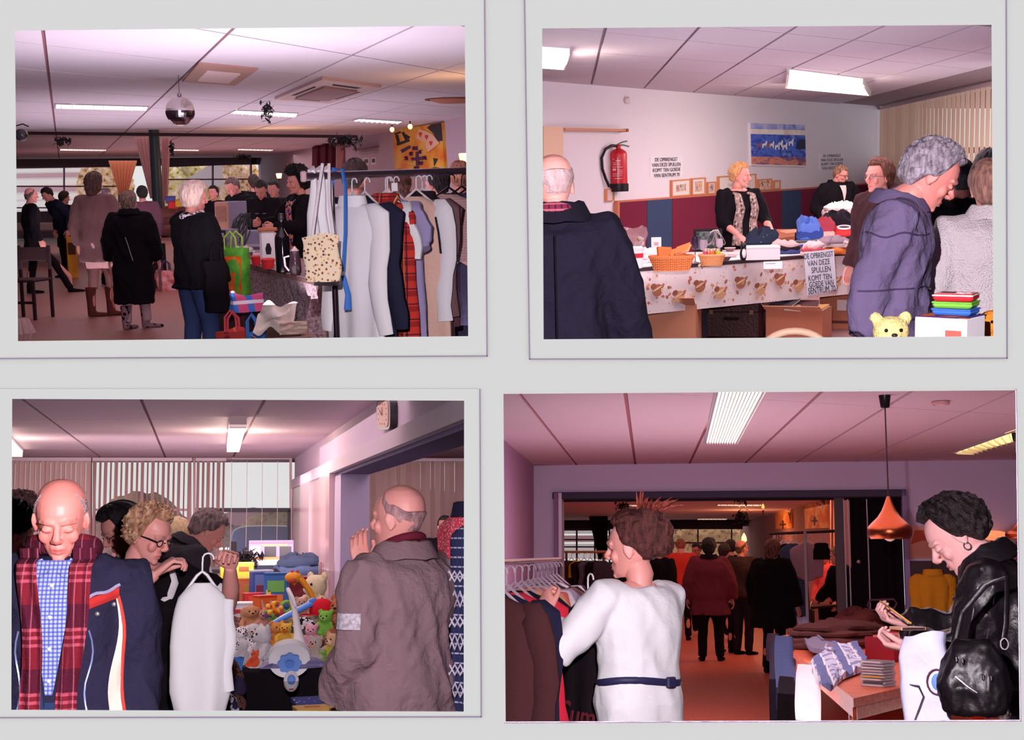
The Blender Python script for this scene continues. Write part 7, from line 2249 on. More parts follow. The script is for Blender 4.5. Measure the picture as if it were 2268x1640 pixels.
 k = 8.35 / 3000
 disc = lambda r, z0, z1, n=30, pet=0: [[Mx @ V(((r + pet * math.cos(8 * an)) * math.cos(an), -zz, (r + pet * math.cos(8 * an)) * math.sin(an))) for an in [2 * PI * i / n for i in range(n)]] for zz in (z0, z1)]
 part(t, 'base_dome', MB().loft(disc(46 * k, -.03, -.02) + disc(44 * k, .0, .012)[1:] + disc(34 * k, .02, .03)[1:]), wpl)
 part(t, 'flower_dial', MB().loft(disc(24 * k, .025, .045, 48, 2 * k)), blu)
 part(t, 'dial_hub', MB().loft(disc(10 * k, .045, .052)), mat((90, 130, 210), rough=.4))
 part(t, 'arm', MB().tube([q(664, 1440, 8.45), q(660, 1400, 8.6), q(652, 1350, 8.7), q(643, 1318, 8.75), q(638, 1306, 8.7), q(648, 1325, 8.6), q(655, 1345, 8.55)], [.05, .026, .017, .014, .013, .012, .01], 12), wpl)
 mb = MB().ball((0, 0, 0), (16 * k, .03, 22 * k), 18, 12)
 mb.v = [p + q(645, 1510, 8.2) for p in mb.v]
 part(t, 'control_pod', mb, wpl)
 mb = MB().ball((0, -.024, 4 * k), (9 * k, .012, 11 * k), 14, 10)
 mb.v = [p + q(645, 1510, 8.2) for p in mb.v]
 part(t, 'blue_button', mb, blu)
 mb = MB().box((0, -.03, -15 * k), (9 * k, .006, 2.4 * k), b=.001)
 mb.v = [p + q(645, 1510, 8.2) for p in mb.v]
 part(t, 'red_switch', mb.F(), mat((220, 60, 80)))
 t = thing(R3, 'toy_arch', 'bright blue plastic toy arch lying over the heap', 'toy', R3.P(645, 1365, 9.5))
 o = R3.P(645, 1365, 9.5)
 part(t, 'bar', MB().tube([R3.P(596, 1384, 9.4) - o, R3.P(630, 1368, 9.5) - o, R3.P(665, 1350, 9.6) - o, R3.P(692, 1336, 9.7) - o], [.012, .028, .03, .032], 10, .5), mat((80, 140, 226), rough=.35))
 part(t, 'end_knob', MB().ball(R3.P(694, 1336, 9.7) - o, .036, 12, 8), mat((60, 120, 210), rough=.35))
 o = R3.P(670, 1300, 10.2)
 t = thing(R3, 'toy_arch', 'orange curved giraffe toy bar rising behind the heap', 'toy', o)
 ora = mat((246, 160, 40), rough=.4)
 part(t, 'neck', MB().tube([R3.P(x, y, 10.2) - o for x, y in ((646, 1292), (660, 1278), (672, 1290), (685, 1308), (696, 1330))], [.03, .03, .022, .02, .02], 10), ora)
 part(t, 'head', MB().ball(R3.P(650, 1280, 10.2) - o, (.065, .04, .04), 12, 8), ora)
 for s in (-1, 1):
  part(t, 'horn', MB().tube([R3.P(652 + 5 * s, 1272, 10.2) - o, R3.P(653 + 6 * s, 1264, 10.2) - o], [.008, .012], 8), mat((226, 90, 50)))
 part(t, 'spot', MB().ball(R3.P(648, 1287, 10.05) - o, (.03, .02, .02), 10, 6), mat((196, 80, 50)))
 rings_ = ((603, 1352, (226, 60, 50), 'red plastic ring rattle in the heap'), (616, 1346, (240, 140, 40), 'orange plastic ring rattle in the heap'), (626, 1356, (220, 60, 90), 'pink ring rattle in the heap'), (598, 1364, (120, 190, 80), 'green ring rattle in the heap'), (612, 1362, (250, 170, 60), 'yellow ring rattle in the heap'), (634, 1345, (140, 200, 90), 'lime ring rattle in the heap'))
 for i, (x, y, c, lab) in enumerate(rings_):
  o = R3.P(x, y, 10.0)
  t = thing(R3, 'rattle', lab, 'rattle', o, i * .7, 'ring rattles', rx=.9 + .2 * (i % 3))
  part(t, 'ring', MB().tube([(.04 * math.cos(j * PI / 10), .04 * math.sin(j * PI / 10), 0) for j in range(21)], .013, 8), mat(c, rough=.35))
  part(t, 'bead', MB().ball((.04, 0, 0), .022, 10, 8), mat(tuple(min(250, 260 - v) for v in c), rough=.35))
  part(t, 'bead', MB().ball((-.03, .03, 0), .02, 10, 8), mat((246, 190, 70), rough=.35))
 def tb(lab, x, yb, dep, rz, d_, c, lid=None, win=None, nm='toy_box', roof=None):
  zz = R3.P(x, yb, dep).z
  w, dd, h = d_
  ps = [('box', (0, 0, h / 2), d_, mat(c, rough=.5), .004)]
  if lid:
   ps.append(('lid', (0, 0, h + .008), (w * 1.03, dd * 1.03, .018), mat(lid, rough=.5), .003))
  if win:
   for k2, (x0, z0, ww, hh, cc) in enumerate(win):
    ps.append(('window_panel', (x0 * w, -dd / 2 - .003, z0 * h), (ww * w, .006, hh * h), mat(cc, rough=.25), .002))
  r = boxes(R3, nm, lab, 'toy', V((R3.P(x, yb, dep).x, dep, zz)), rz, ps)
  if roof:
   part(r, 'roof', MB().prism([(-w * .56, -dd * .56, h), (w * .56, -dd * .56, h), (0, -dd * .56, h + w * .35)], (0, dd * 1.12, 0)).F(), mat(roof, rough=.5))
  return r
 tb('toy garage with an orange roof behind the white dress', 533, 1336, 12.2, .1, (.28, .2, .20), (226, 120, 80), (246, 150, 50), [(-.25, .45, .32, .7, (110, 60, 60)), (.2, .45, .3, .7, (200, 150, 60))])
 tb('white tray of building blocks under the toy garage', 545, 1366, 11.5, .1, (.36, .24, .10), (240, 234, 238), (226, 220, 226), [(0, .5, .8, .3, (200, 60, 70))])
 tb('yellow toy till in front of the white game boxes', 524, 1284, 13.0, .05, (.30, .2, .14), (246, 190, 60), (250, 206, 90), [(-.2, .7, .3, .3, (200, 60, 50)), (.2, .7, .3, .3, (150, 90, 50))])
 tb('blue and green activity toy in the middle of the back row', 612, 1346, 11.6, -.1, (.20, .14, .27), (60, 110, 180), (40, 90, 160), [(0, .65, .7, .35, (110, 180, 80)), (0, .25, .6, .3, (240, 130, 50)), (-.3, .45, .2, .2, (230, 200, 70))])
 tb('boxed blue toy with a barred top left of the activity toy', 578, 1330, 12.0, .25, (.18, .12, .24), (70, 100, 180), (190, 196, 226), [(0, .5, .8, .8, (120, 140, 200)), (-.1, .35, .5, .4, (206, 60, 50))])
 tb('red toy lorry beside the boxed blue toy', 566, 1340, 11.7, .3, (.2, .1, .10), (200, 50, 56), None, [(.25, .7, .3, .4, (70, 100, 170)), (-.2, .5, .4, .5, (220, 80, 60))], 'toy_lorry')
 tb('red and orange plastic toy spade set near the rattles', 586, 1352, 11.0, .5, (.16, .1, .1), (240, 110, 50), (226, 60, 50))
 tb('maroon toy box behind the orange toy bar', 662, 1322, 12.2, -.2, (.2, .16, .16), (130, 40, 46), (150, 50, 56))
 tb('white toy till with an orange top below the big boxed game', 592, 1252, 14.2, -.05, (.42, .26, .06), (240, 234, 238), (240, 150, 80))
 tb('big boxed game with two dark windows and a smiling face', 601, 1240, 14.6, -.06, (.46, .16, .20), (170, 160, 206), None, [(0, .9, .96, .12, (196, 110, 150)), (-.35, .42, .22, .6, (206, 200, 222)), (-.02, .4, .26, .55, (40, 30, 44)), (.32, .4, .26, .55, (40, 30, 44)), (.08, .76, .6, .12, (226, 180, 120))], 'board_game')
 for i, (x, y, m, lab, d_) in enumerate(((664, 1262, (52, 60, 84), 'dark blue jeans heaped at the back of the table', (.5, .5, .20)), (612, 1290, (240, 160, 70), 'orange and yellow knitted toys heap at the back', (.34, .4, .12)), (640, 1275, (70, 50, 60), 'dark folded garment at the back of the table', (.3, .4, .12)))):
  p = R3.P(x, y + 22, 13.6)
  pile_cloth(R3, lab, p, .2 * i, d_, [cloth(m), cloth(tuple(min(250, int(v * 1.3)) for v in m))], 70 + i, layers=3)
 lf = mat((22, 18, 24), rough=.5)
 leafy(R3, 'tinsel', 'black tinsel bunch beside the big boxed game', R3.P(541, 1240, 14.0), (.14, .1, .08), lf, 120, 8, .05, 'tinsel')
 boxes(R3, 'speaker_box', 'narrow black box standing beside the black tinsel', 'box', R3.P(517, 1252, 14.2), .1, [('case', (0, 0, .11), (.05, .08, .24), mat((26, 20, 26)), .006), ('cap', (0, 0, .235), (.054, .084, .012), mat((50, 40, 50)), .003)])
 t = thing(R3, 'pen_cup', 'brown cup of white cutlery at the back of the table', 'cup', R3.P(496, 1252, 13.8))
 part(t, 'cup', MB().lathe([(.04, 0), (.05, .09), (.045, .09), (.038, .01)], 18).S(), mat((110, 66, 60)))
 for i in range(6):
  part(t, 'stick', MB().tube([(.02 * math.cos(i), .02 * math.sin(i), .02), (.045 * math.cos(i), .03 * math.sin(i), .17)], .005, 6), mat((226, 210, 210)))
 ck = cloth((236, 232, 236), pat=[('cells', 60, [(30, 26, 32), (240, 236, 240)])])
 pile_cloth(R3, 'black and white checked cloth in the toy heap', R3.P(672, 1392, 9.1), .2, (.14, .1, .05), [ck], 76, layers=2)
 pile_cloth(R3, 'flat violet plastic sheet at the front edge of the table', T(650, 1474) + V((0, 0, .0)), 0, (.40, .16, .03), [mat((120, 112, 160), rough=.3)], 77, layers=1)
 boxes(R3, 'loudspeaker', 'tall black loudspeaker by the opening beside the folding panels', 'loudspeaker', R3.P(761, 1330, 13.0), 0, [('cabinet', (0, 0, .26), (.09, .2, .50), mat((26, 18, 24)), .006), ('grille', (-.005, -.105, .26), (.07, .012, .46), mat((20, 14, 20)), .003), ('side_trim', (.046, 0, .26), (.008, .2, .5), mat((110, 70, 60)), .001)])
 P('man in a blue shirt drinking beyond the opening', 782, 1222, 13.6, -110, vx=.022, nod=-5, H=1.45, coat=dict(m=cloth((70, 110, 170))), hair=dict(m=hairm((70, 50, 50))), legs=leg(), shoe=None, R=dict(w=(.1, .18, 1.42), hand='fist'))
 P('man in black standing far beyond the opening near the blue garment', 985, 1143, 15.6, 165, vx=.022, H=1.6, coat=dict(m=BLACK), hair=dict(m=hairm((60, 44, 48)), th=.016), legs=leg(), shoe=None, skin=(190, 120, 116))
 P('person with frizzy brown hair at the edge behind the plaid scarf', 48, 1098, 7.6, -60, vx=.02, coat=dict(m=BLACK), hair=dict(m=hairm((130, 84, 84)), th=.04, amp=.018, fr=(14, 12)), legs=leg(), shoe=None, nod=10)
 P('dark curly haired person looking down at the edge behind the plaid scarf', 40, 1122, 6.2, -40, vx=.02, coat=dict(m=BLACK), hair=dict(m=hairm((40, 26, 28)), th=.04, amp=.014, fr=(12, 10), drop=.12), legs=leg(), shoe=None, nod=30)
 P('woman with long black hair and glasses bending over the stall', 244, 1124, 7.3, 110, vx=.018, nod=28, lean=8, coat=dict(m=cloth((20, 15, 20))), hair=dict(m=hairm((30, 20, 24), (16, 10, 14)), th=.036, drop=.26, side=.22, amp=.008, fr=(9, 3), shrink=-.1, front=50), legs=leg(), shoe=None, head='open', extra=lambda B: glasses(B))
 P('person with pale blond hair behind the curly haired woman', 396, 1150, 8.8, -20, vx=.02, nod=20, coat=dict(m=cloth((232, 226, 230))), hair=dict(m=hairm((236, 206, 160), (206, 160, 120)), th=.024, drop=.08), legs=leg(), shoe=None)
 P('grey haired man in a charcoal jacket bending over the toys', 488, 1139, 8.4, -72, H=1.70, vx=.016, nod=22, lean=34, fat=1.1, coat=dict(m=cloth((58, 50, 58)), bulk=.035, collar=(.05, .03, cloth((58, 50, 58)))), hair=dict(m=hairm((160, 130, 130), (90, 66, 70)), th=.024, amp=.01, front=46), legs=leg(), shoe=None, skin=(238, 156, 142), head='closed', L=dict(w=(-.2, .45, .95)), R=dict(w=(.2, .42, .95)))
 def curly(B):
  glasses(B, (26, 20, 26), .0028)
  wh = cloth((240, 234, 238))
  body_part(B, 'white_neckline', MB().tube([surf(B, -.115, 1.44, True, .004, 1.15), surf(B, -.085, 1.36, True, .012, 1.15), surf(B, -.04, 1.29, True, .014, 1.15), surf(B, .03, 1.285, True, .014, 1.15), surf(B, .08, 1.35, True, .012, 1.15), surf(B, .115, 1.44, True, .004, 1.15)], .017, 8, .5), wh)
  body_part(B, 'chest', MB().grid(lambda u, v: surf(B, (u - .5) * .17 * (.3 + .7 * v), 1.30 + .15 * v, True, .006, 1.12), 8, 8), skin_mat((236, 160, 150))) if False else None
  for sg in (-1, 1):
   S, E, w, A = B.arm[sg]
   e = S.lerp(E, .74)
   body_part(B, 'white_cuff', MB().tube([e, S.lerp(E, .84)], [.076, .074], 14), wh)
 P('woman with curly blond hair and dark glasses holding up a white dress', 350, 1126, 5.95, -140, vx=.015, nod=24, turn=18, fat=1.2, chest=.05, bare=True, skin=(238, 164, 154), H=1.66, hs=.94, coat=dict(m=cloth((24, 18, 24)), hem=.7, sleeve=.40, neckz=1.40, name='top', bulk=.02), legs=leg((40, 38, 62)), hair=dict(m=hairm((236, 190, 150), (170, 110, 90)), th=.032, amp=.022, fr=(15, 13), drop=.09, side=.06, front=44), head='open', shoe=None, extra=curly,
 L=dict(w=(-.20, .37, 1.43), hand='grip', palm=(.3, 0, -1), pole=(-.6, -.6, -.8)), R=dict(w=(.16, .34, 1.41), hand='grip', palm=(-.2, 0, -1), pole=(.8, -.2, -.8)))
 c = R3.P(449, 1216, 5.58)
 gd = garment(R3, 'long white dress on a wire hanger held up in front of the table', c, .06, mat((240, 238, 240), rough=.95), w=.24, l=.60, sleeve=.0, flare=.92, seed=21, group=None, name='dress', hem=.03, fold=.012, rows=[(0, .035, .025), (.02, .06, .03), (.05, .09, .04), (.12, .112, .05), (.25, .120, .055), (.42, .118, .055), (.52, .095, .05), (.60, .05, .035)])
 pts = [(.104 - .008 * math.sin(i * 1.3), -.02, -.2 - i * .045) for i in range(9)]
 part(gd, 'sleeve', MB().tube(pts, [.02, .026, .026, .026, .025, .025, .024, .024, .02], 10, .6), mat((238, 236, 240), rough=.95))
 pile_cloth(R3, 'leopard print bundle on the floor side of the black cloth', R3.P(497, 1568, 7.9), .2, (.22, .18, .2), [cloth((110, 76, 66), pat=('blobs', 60, .36, [(30, 20, 24), (50, 34, 34)])), cloth((60, 50, 80))], 81, layers=3)
 bag(R3, 'blue carrier bag hanging beside the black cloth', R3.P(516, 1522, 8.1), .3, (.09, .08, .17), cloth((80, 140, 220)), None, seed=83, crumple=.04)
 pile_cloth(R3, 'patterned blue and white bundle at the bottom edge', R3.P(475, 1590, 7.6), .1, (.26, .18, .10), [cloth((60, 60, 110), pat=('cells', 30, [(50, 46, 90), (226, 220, 232), (40, 34, 50)]))], 84, layers=2)
 book(R3, 'blue picture book with white stars at the bottom edge', R3.P(690, 1562, 7.6), .2, (.20, .15, .02), mat((60, 70, 150), pat=('blobs', 36, .2, [(240, 236, 240), (226, 220, 236)])), rx=.25)
 boxes(R3, 'board_game', 'flat yellow box at the bottom edge below the black cloth', 'game', R3.P(712, 1590, 7.3), .12, [('box', (0, 0, .025), (.28, .16, .05), mat((240, 180, 90)), .003), ('lid', (0, 0, .052), (.283, .163, .012), mat((246, 190, 100)), .002), ('label', (-.05, 0, .0585), (.08, .05, .002), mat((206, 120, 60)), 0)])
 nor = cloth((50, 54, 90), pat=[('stripe', 2, 5.2, .0, .30, (214, 206, 226), .0), ('stripe', 2, 26, .0, .16, (206, 200, 224), .9), ('stripe', 0, 40, .5, .3, (60, 62, 100), .8)])
 n = R3.P(1036, 1075, 5.9)
 g = garment(R3, 'navy jumper with white Nordic bands hanging at the edge', n + V((.03, -.5, 0)), -.75, nor, w=.44, l=.78, sleeve=.0, seed=31, group='garments at the edge of the toy room', name='jumper')
 wl = mat((220, 212, 230))
 gz0 = -.135
 for zz, amp in ((-.38, .02), (-.47, .03), (-.56, .02), (-.64, .03), (-.75, .02), (-.83, .025)):
  part(g, 'zigzag_band', MB().tube([((j / 16 - .5) * .42, -.064 + .0 * j, zz + amp * (1 if j % 2 else -1)) for j in range(17)], .005, 5), wl)
  part(g, 'zigzag_band', MB().tube([((j / 16 - .5) * .42, -.064, zz + amp * (-1 if j % 2 else 1)) for j in range(17)], .005, 5), wl)
 garment(R3, 'red and white dotted top edged in navy hanging at the edge', R3.P(1042, 1055, 5.6), -1.0, cloth((220, 70, 90), pat=('blobs', 110, .3, [(240, 226, 230), (236, 210, 220)])), w=.4, l=.33, sleeve=.0, seed=32, group='garments at the edge of the toy room', collar=cloth((40, 36, 60)), name='blouse')
 garment(R3, 'bright blue garment showing below the dotted top', R3.P(1045, 1120, 5.7), -1.0, cloth((90, 150, 226)), w=.36, l=.3, sleeve=0, seed=33, group='garments at the edge of the toy room', name='blouse')
 pile_cloth(R3, 'dark garments under the Nordic jumper at the edge', R3.P(1015, 1590, 5.9), 0, (.24, .2, .34), [cloth((60, 34, 38)), cloth((34, 26, 34))], 86, layers=3)
 def taupe(B):
  m = cloth((146, 118, 124), bump=.6, bs=34)
  sm = mat((96, 76, 84), rough=.9)
  k = dict(fat=1.22, bulk=.04)
  body_part(B, 'maroon_collar', MB().tube([B.sp((.073 * math.sin(q), -.006 + .085 * math.cos(q), 1.49 - .03 * math.cos(q))) for q in [2 * PI * i / 18 for i in range(19)]], .017, 10), cloth((110, 34, 52)))
  S, E, w, A = B.arm[-1]
  c = S.lerp(E, .62)
  d = (E - S).normalized()
  out = V((-1, -.5, 0)).normalized()
  pt = MB().grid(lambda u, v: c + out * (.118 - .05 * (u - .5) ** 2 * 4 * .5) + out.cross(d) * ((u - .5) * .10) + d * ((v - .5) * .06), 8, 4)
  body_part(B, 'sleeve_patch', pt, mat((206, 200, 214), pat=('noise', 60, [(170, 150, 160), (226, 222, 232)])))
  body_part(B, 'side_pocket', MB().grid(lambda u, v: B.sp((-.235 - .012 * math.sin(v * PI), .0 + .13 * (u - .2), .86 + .17 * v)), 8, 8), m)
  body_part(B, 'pocket_flap', MB().grid(lambda u, v: B.sp((-.262, -.03 + .15 * u, 1.0 + .05 * v - .015 * math.sin(u * PI))), 8, 4), m)
 P('bald man in a taupe field jacket with his hand at his chin', 886, 1069, 5.5, 32, H=1.74, turn=22, nod=2, vx=.012, fat=1.14, skin=(242, 166, 156), hs=1.08, coat=dict(m=cloth((146, 118, 124), bump=.6, bs=34), hem=.80, flare=1.1, bulk=.035, amp=.026, collar=(.06, .025, cloth((140, 112, 118)))), legs=leg((50, 40, 46)), hair=dict(m=hairm((216, 170, 170), (150, 110, 116)), start=.66, th=.006, amp=.002, drop=.07, shrink=.36), shoe=None, head='open',
 L=dict(w=(-.21, .16, .90), pole=(-.25, -1, -.2), hand=None), R=dict(w=(-.05, .19, 1.40), hand='relaxed', palm=(-.3, -1, 0), dir=(-.2, .0, 1), pole=(.5, .3, -1)), extra=taupe)
 def plaid(B):
  kw = dict(fat=1.04, bulk=.03)
  pl = cloth((120, 30, 44), bs=120, pat=[('stripe', 2, 5.5, .12, .36, (60, 22, 44), .7), ('stripe', 2, 5.5, .18, .05, (206, 96, 118), .6), ('stripe', 2, 5.5, .30, .05, (206, 96, 118), .6), ('stripe', 2, 5.5, .42, .05, (206, 96, 118), .6), ('stripe', 0, 34, .2, .30, (70, 24, 44), .5), ('stripe', 0, 34, .35, .10, (206, 120, 140), .4)])
  body_part(B, 'plaid_scarf', MB().tube([B.sp((.082 * math.sin(q), -.02 + .085 * math.cos(q), 1.475 + .015 * math.cos(q * 1))) for q in [2 * PI * i / 20 * .86 + .44 for i in range(21)]], .032, 12), pl)
  for sg, z1 in ((-1, .80), (1, .93)):
   def fn(u, v, sg=sg, z1=z1):
    z = 1.475 + (z1 - 1.475) * v
    x = -.006 + sg * (.078 - .028 * min(1, v * 1.6) + .006 * math.sin(v * 9 + sg)) + (u - .5) * .060
    p = surf(B, x, min(z, 1.44), True, .022 + .03 * max(0, 1 - v * 4) + .008 * math.sin(u * 9 + v * 4), **kw)
    if z > 1.44:
     p = p + V((0, -.04, 0)) + V((0, 0, z - 1.44))
    return p
   body_part(B, 'scarf_end', MB().grid(fn, 10, 40), pl)
   for j in range(9):
    x = -.006 + sg * .05 + (j / 8 - .5) * .055
    body_part(B, 'scarf_tassel', MB().tube([surf(B, x, z1 + .005, True, .024, **kw), surf(B, x + .006 * math.sin(j * 2), z1 - .05, True, .026, **kw), surf(B, x + .01 * math.sin(j * 3), z1 - .085, True, .022, **kw)], .0035, 5), cloth((120, 34, 50)))
  sh = cloth((170, 180, 220), pat=[('stripe', 0, 85, 0, .42, (60, 76, 160), .75), ('stripe', 2, 85, 0, .42, (60, 76, 160), .75)])
  body_part(B, 'checked_shirt', MB().grid(lambda u, v: surf(B, (u - .5) * (.02 + .13 * v), 1.06 + .38 * v, True, .008, **kw), 8, 16), sh)
  for sg in (-1, 1):
   body_part(B, 'shirt_collar', MB().prism([surf(B, sg * .012, 1.405, True, .014, **kw), surf(B, sg * .065, 1.365, True, .014, **kw), surf(B, sg * .095, 1.43, True, .012, **kw), surf(B, sg * .04, 1.445, True, -.01, **kw)], (0, .004, 0)), sh)
  for z in (1.37, 1.28, 1.19, 1.10):
   body_part(B, 'shirt_button', MB().ball(surf(B, 0, z, True, .012, **kw), (.006, .003, .006), 10, 6), mat((226, 226, 236), rough=.3))
  body_part(B, 'cardigan', MB().grid(lambda u, v: surf(B, .004 + .05 * (1 - v) * u + .075 * v * 1.0 - .02 * (1 - u), .84 + .5 * v, True, .012, **kw), 6, 14), cloth((40, 56, 92)))
  body_part(B, 'cardigan', MB().grid(lambda u, v: surf(B, -.05 + .06 * u, .84 + .20 * v, True, .011, **kw), 6, 8), cloth((40, 56, 92)))
  zp = mat((120, 130, 176), metal=.4, rough=.4)
  for sg in (-1, 1):
   body_part(B, 'zip', MB().tube([on_coat(B, -.006 + sg * (.098 + .010 * math.sin(i * .8)), 1.24 - i * .03, .005) for i in range(15)], .0035, 5), zp)
  body_part(B, 'red_flap', MB().grid(lambda u, v: on_coat(B, -.105 - .075 * u, 1.30 + .03 * v + .03 * u, .010 + .008 * math.sin(v * PI)), 10, 4), cloth((176, 46, 44)))
  body_part(B, 'flap_edge', MB().tube([on_coat(B, -.103 - .08 * i / 8, 1.333 + .031 * i / 8 + .004 * math.sin(i), .018) for i in range(9)], .005, 6), mat((150, 140, 170)))
  for x, z in ((-.125, 1.285), (-.165, 1.31), (.15, 1.33), (.17, .98)):
   body_part(B, 'press_stud', MB().ball(on_coat(B, x, z, .006), (.007, .004, .007), 10, 6), mat((206, 196, 206), metal=.8, rough=.25))
  def strip(u, v):
   return on_coat(B, -(.172 + .022 * v + .010 * math.sin(v * 11)) - (u - .5) * (.006 + .062 * v), 1.335 - .60 * v, .006)
  body_part(B, 'cream_sleeve_stripe', MB().grid(strip, 8, 26), cloth((236, 206, 190)))
  body_part(B, 'red_piping', MB().tube([strip(1, i / 20) for i in range(21)], .005, 6), cloth((206, 70, 60)))
 P('bald man in a navy jacket and a long red plaid scarf looking down', 133, 1061, 4.25, 176, H=1.74, turn=4, nod=26, hs=.94, vx=.011, fat=1.04, skin=(240, 150, 138), coat=dict(m=cloth((38, 36, 58), bump=.6, bs=34), hem=.7, flare=1.0, bulk=.03, amp=.02), legs=leg((40, 44, 70)), hair=dict(m=hairm((206, 176, 176), (160, 120, 124)), start=.62, th=.005, amp=.004, drop=.06, shrink=.34), head='closed', shoe=None, extra=plaid, shw=.94, L=dict(w=(-.215, .05, .86), pole=(-.2, -1, 0)), R=dict(w=(.215, .05, .86), pole=(.2, -1, 0)))
room3()
 # ---------------------------------------------------------------- room 4: room with the copper lamp
def room4():
 P = lambda *x, **k: person(R4, *x, **k)
 leg = lambda c=(24, 18, 24), **k: dict(m=cloth(c), **k)
 D = 14.3
 a, b = R4.P(1000, 1100, D), R4.P(2400, 1100, D)
 wl = mat((214, 190, 222), rough=.85, bump=.1, bs=120)
 zc = R4.c
 zt = R4.P(1600, 1090, D).z
 px = lambda x, dep=D: R4.P(x, 1228, dep).x
 wb = struct(R4, 'wall_back', MB().box(((px(1000) + px(1230)) / 2, D + .06, (zc - R4.e) / 2), (px(1230) - px(1000), .12, zc + R4.e)).F(), wl)
 struct(R4, 'wall_back', MB().box(((px(1230) + px(2010)) / 2, D + .06, (zc + zt) / 2), (px(2010) - px(1230), .12, zc - zt)).F(), wl)
 struct(R4, 'wall_back', MB().box(((px(2010) + px(2420)) / 2, D + .06, (zc - R4.e) / 2), (px(2420) - px(2010), .12, zc + R4.e)).F(), wl)
 struct(R4, 'trim_1', MB().box(((px(2012) + px(2420)) / 2, D - .02, (R4.P(0, 1241, D).z - R4.e) / 2), (px(2420) - px(2012), .04, R4.P(0, 1241, D).z + R4.e)).mesh('trim_1', False), mat((60, 26, 36), rough=.5))
 A, B = R4.ceil(1182, 1030), R4.ceil(1117, 976)
 d = (B - A).normalized()
 vwall(R4, 'wall_left', A + d * 6, A, -R4.e, zc + .03, mat((190, 150, 186), rough=.85, bump=.1, bs=120))
 lint = mat((62, 50, 76), rough=.6)
 struct(R4, 'trim_2', MB().box(((px(1226) + px(2012)) / 2, D - .02, zt - .03), (px(2012) - px(1226), .1, .075), b=.008).mesh('trim_2', False), lint)
 struct(R4, 'trim_2', MB().box(((px(1244) + px(2005)) / 2, D + .1, zt - .075), (px(2005) - px(1244), .06, .03)).mesh('trim_2', False), mat((30, 20, 28)))
 struct(R4, 'trim_3', MB().box((px(1234), D - .01, (zt - R4.e) / 2), (.045, .12, zt + R4.e)).mesh('trim_3', False), mat((150, 110, 150)))
 struct(R4, 'trim_3', MB().box((px(1243), D + .02, (zt - R4.e) / 2), (.035, .18, zt + R4.e)).mesh('trim_3', False), mat((232, 222, 240)))
 struct(R4, 'trim_3', MB().box((px(2007), D - .02, (zt - R4.e) / 2), (.05, .1, zt + R4.e)).mesh('trim_3', False), mat((150, 130, 180)))
 f = MB().prism([V((x, y, -R4.e - .05)) for x, y in ((-8, 5), (12, 5), (12, 40), (-8, 40))], (0, 0, .05))
 struct(R4, 'floor', f.F(), mat((214, 104, 82), rough=.5, spec=.3, pat=('noise', 60, [(200, 92, 74), (226, 116, 92)])))
 c2 = struct(R4, 'ceiling', MB().box((0, 27, zc + .04), (26, 25, .05)).F(), mat((120, 70, 76)))
 for k in range(14):
  part(c2, 'ceiling_tile', MB().box((0, 14.5 + k * 1.75 + .86, zc + .008), (26, 1.71, .014)).F(), mat((206, 160, 166)))
 root = struct(R4, 'door_1', MB().box((px(1862), D + .05, (zt - R4.e) / 2), (.10, .12, zt + R4.e)).mesh('door_1', False), mat((70, 46, 56), rough=.5))
 dk = mat((30, 20, 28), rough=.35, spec=.4)
 n = 13
 for i in range(n):
  x0, x1 = px(1884) + (px(2000) - px(1884)) * i / n, px(1884) + (px(2000) - px(1884)) * (i + 1) / n
  s = .06 if i % 2 else 0
  part(root, 'fold', MB().prism([V((x0, D - .05 + s, -R4.e)), V((x1, D + .01 - s, -R4.e)), V((x1, D + .01 - s, zt - .08)), V((x0, D - .05 + s, zt - .08))], (0, .012, 0)).F(), dk)
 for x in (1871, 1880, 1922):
  part(root, 'metal_strip', MB().box((px(x), D - .08, (zt - R4.e) / 2 - .04), (.012, .02, zt + R4.e - .1)).F(), mat((120, 96, 110), metal=.6, rough=.4))
 part(root, 'lock_plate', MB().lathe([(.02, 0), (.02, .012), (.008, .02)], 12, Matrix.Translation((px(1900), D - .08, R4.P(0, 1243, D).z)) @ Matrix.Rotation(PI / 2, 4, 'X')).S(), mat((190, 150, 140), metal=.7, rough=.3))
 part(root, 'pull_handle', MB().tube([(px(x), D - .10, R4.P(0, y, D).z) for x, y in ((1922, 1318), (1974, 1316), (1980, 1324), (1974, 1334), (1922, 1338), (1916, 1328), (1922, 1318))], .012, 8), mat((110, 76, 96), metal=.5, rough=.4))
 struct(R4, 'ground', MB().prism([V((-20, 40, -R4.e)), V((14, 40, -R4.e)), V((14, 60, -R4.e)), V((-20, 60, -R4.e))], (0, 0, -.1)).F(), mat((206, 196, 196)))
 W1, W2 = R4.P(1100, 1200, 38.5), R4.P(1700, 1200, 38.5)
 wz = R4.onz
 zw = R4.P(0, 1172, 38.5).z
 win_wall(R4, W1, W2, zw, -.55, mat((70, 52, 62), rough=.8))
 struct(R4, 'trim_4', wpoly(R4, W1, W2, ((1100, 1157), (1645, 1157), (1645, 1173), (1100, 1173)), .4).mesh('trim_4', False), mat((60, 44, 54)))
 fr = mat((96, 60, 80))
 window(R4, 'window_1', W1, W2, 1244, 1352, (1173, 1173), 1260, [1278, 1318], [(1196, 1196), (1212, 1212)], fr)
 window(R4, 'window_2', W1, W2, 1455, 1622, (1170, 1170), 1260, [1546], [(1203, 1203)], fr)
 rs0, rs1 = R4.ceil(1640, 1157), R4.ceil(1884, 1094)
 vwall(R4, 'wall_right', rs1, rs0, -R4.e, zc + .03, mat((176, 120, 120), rough=.85))
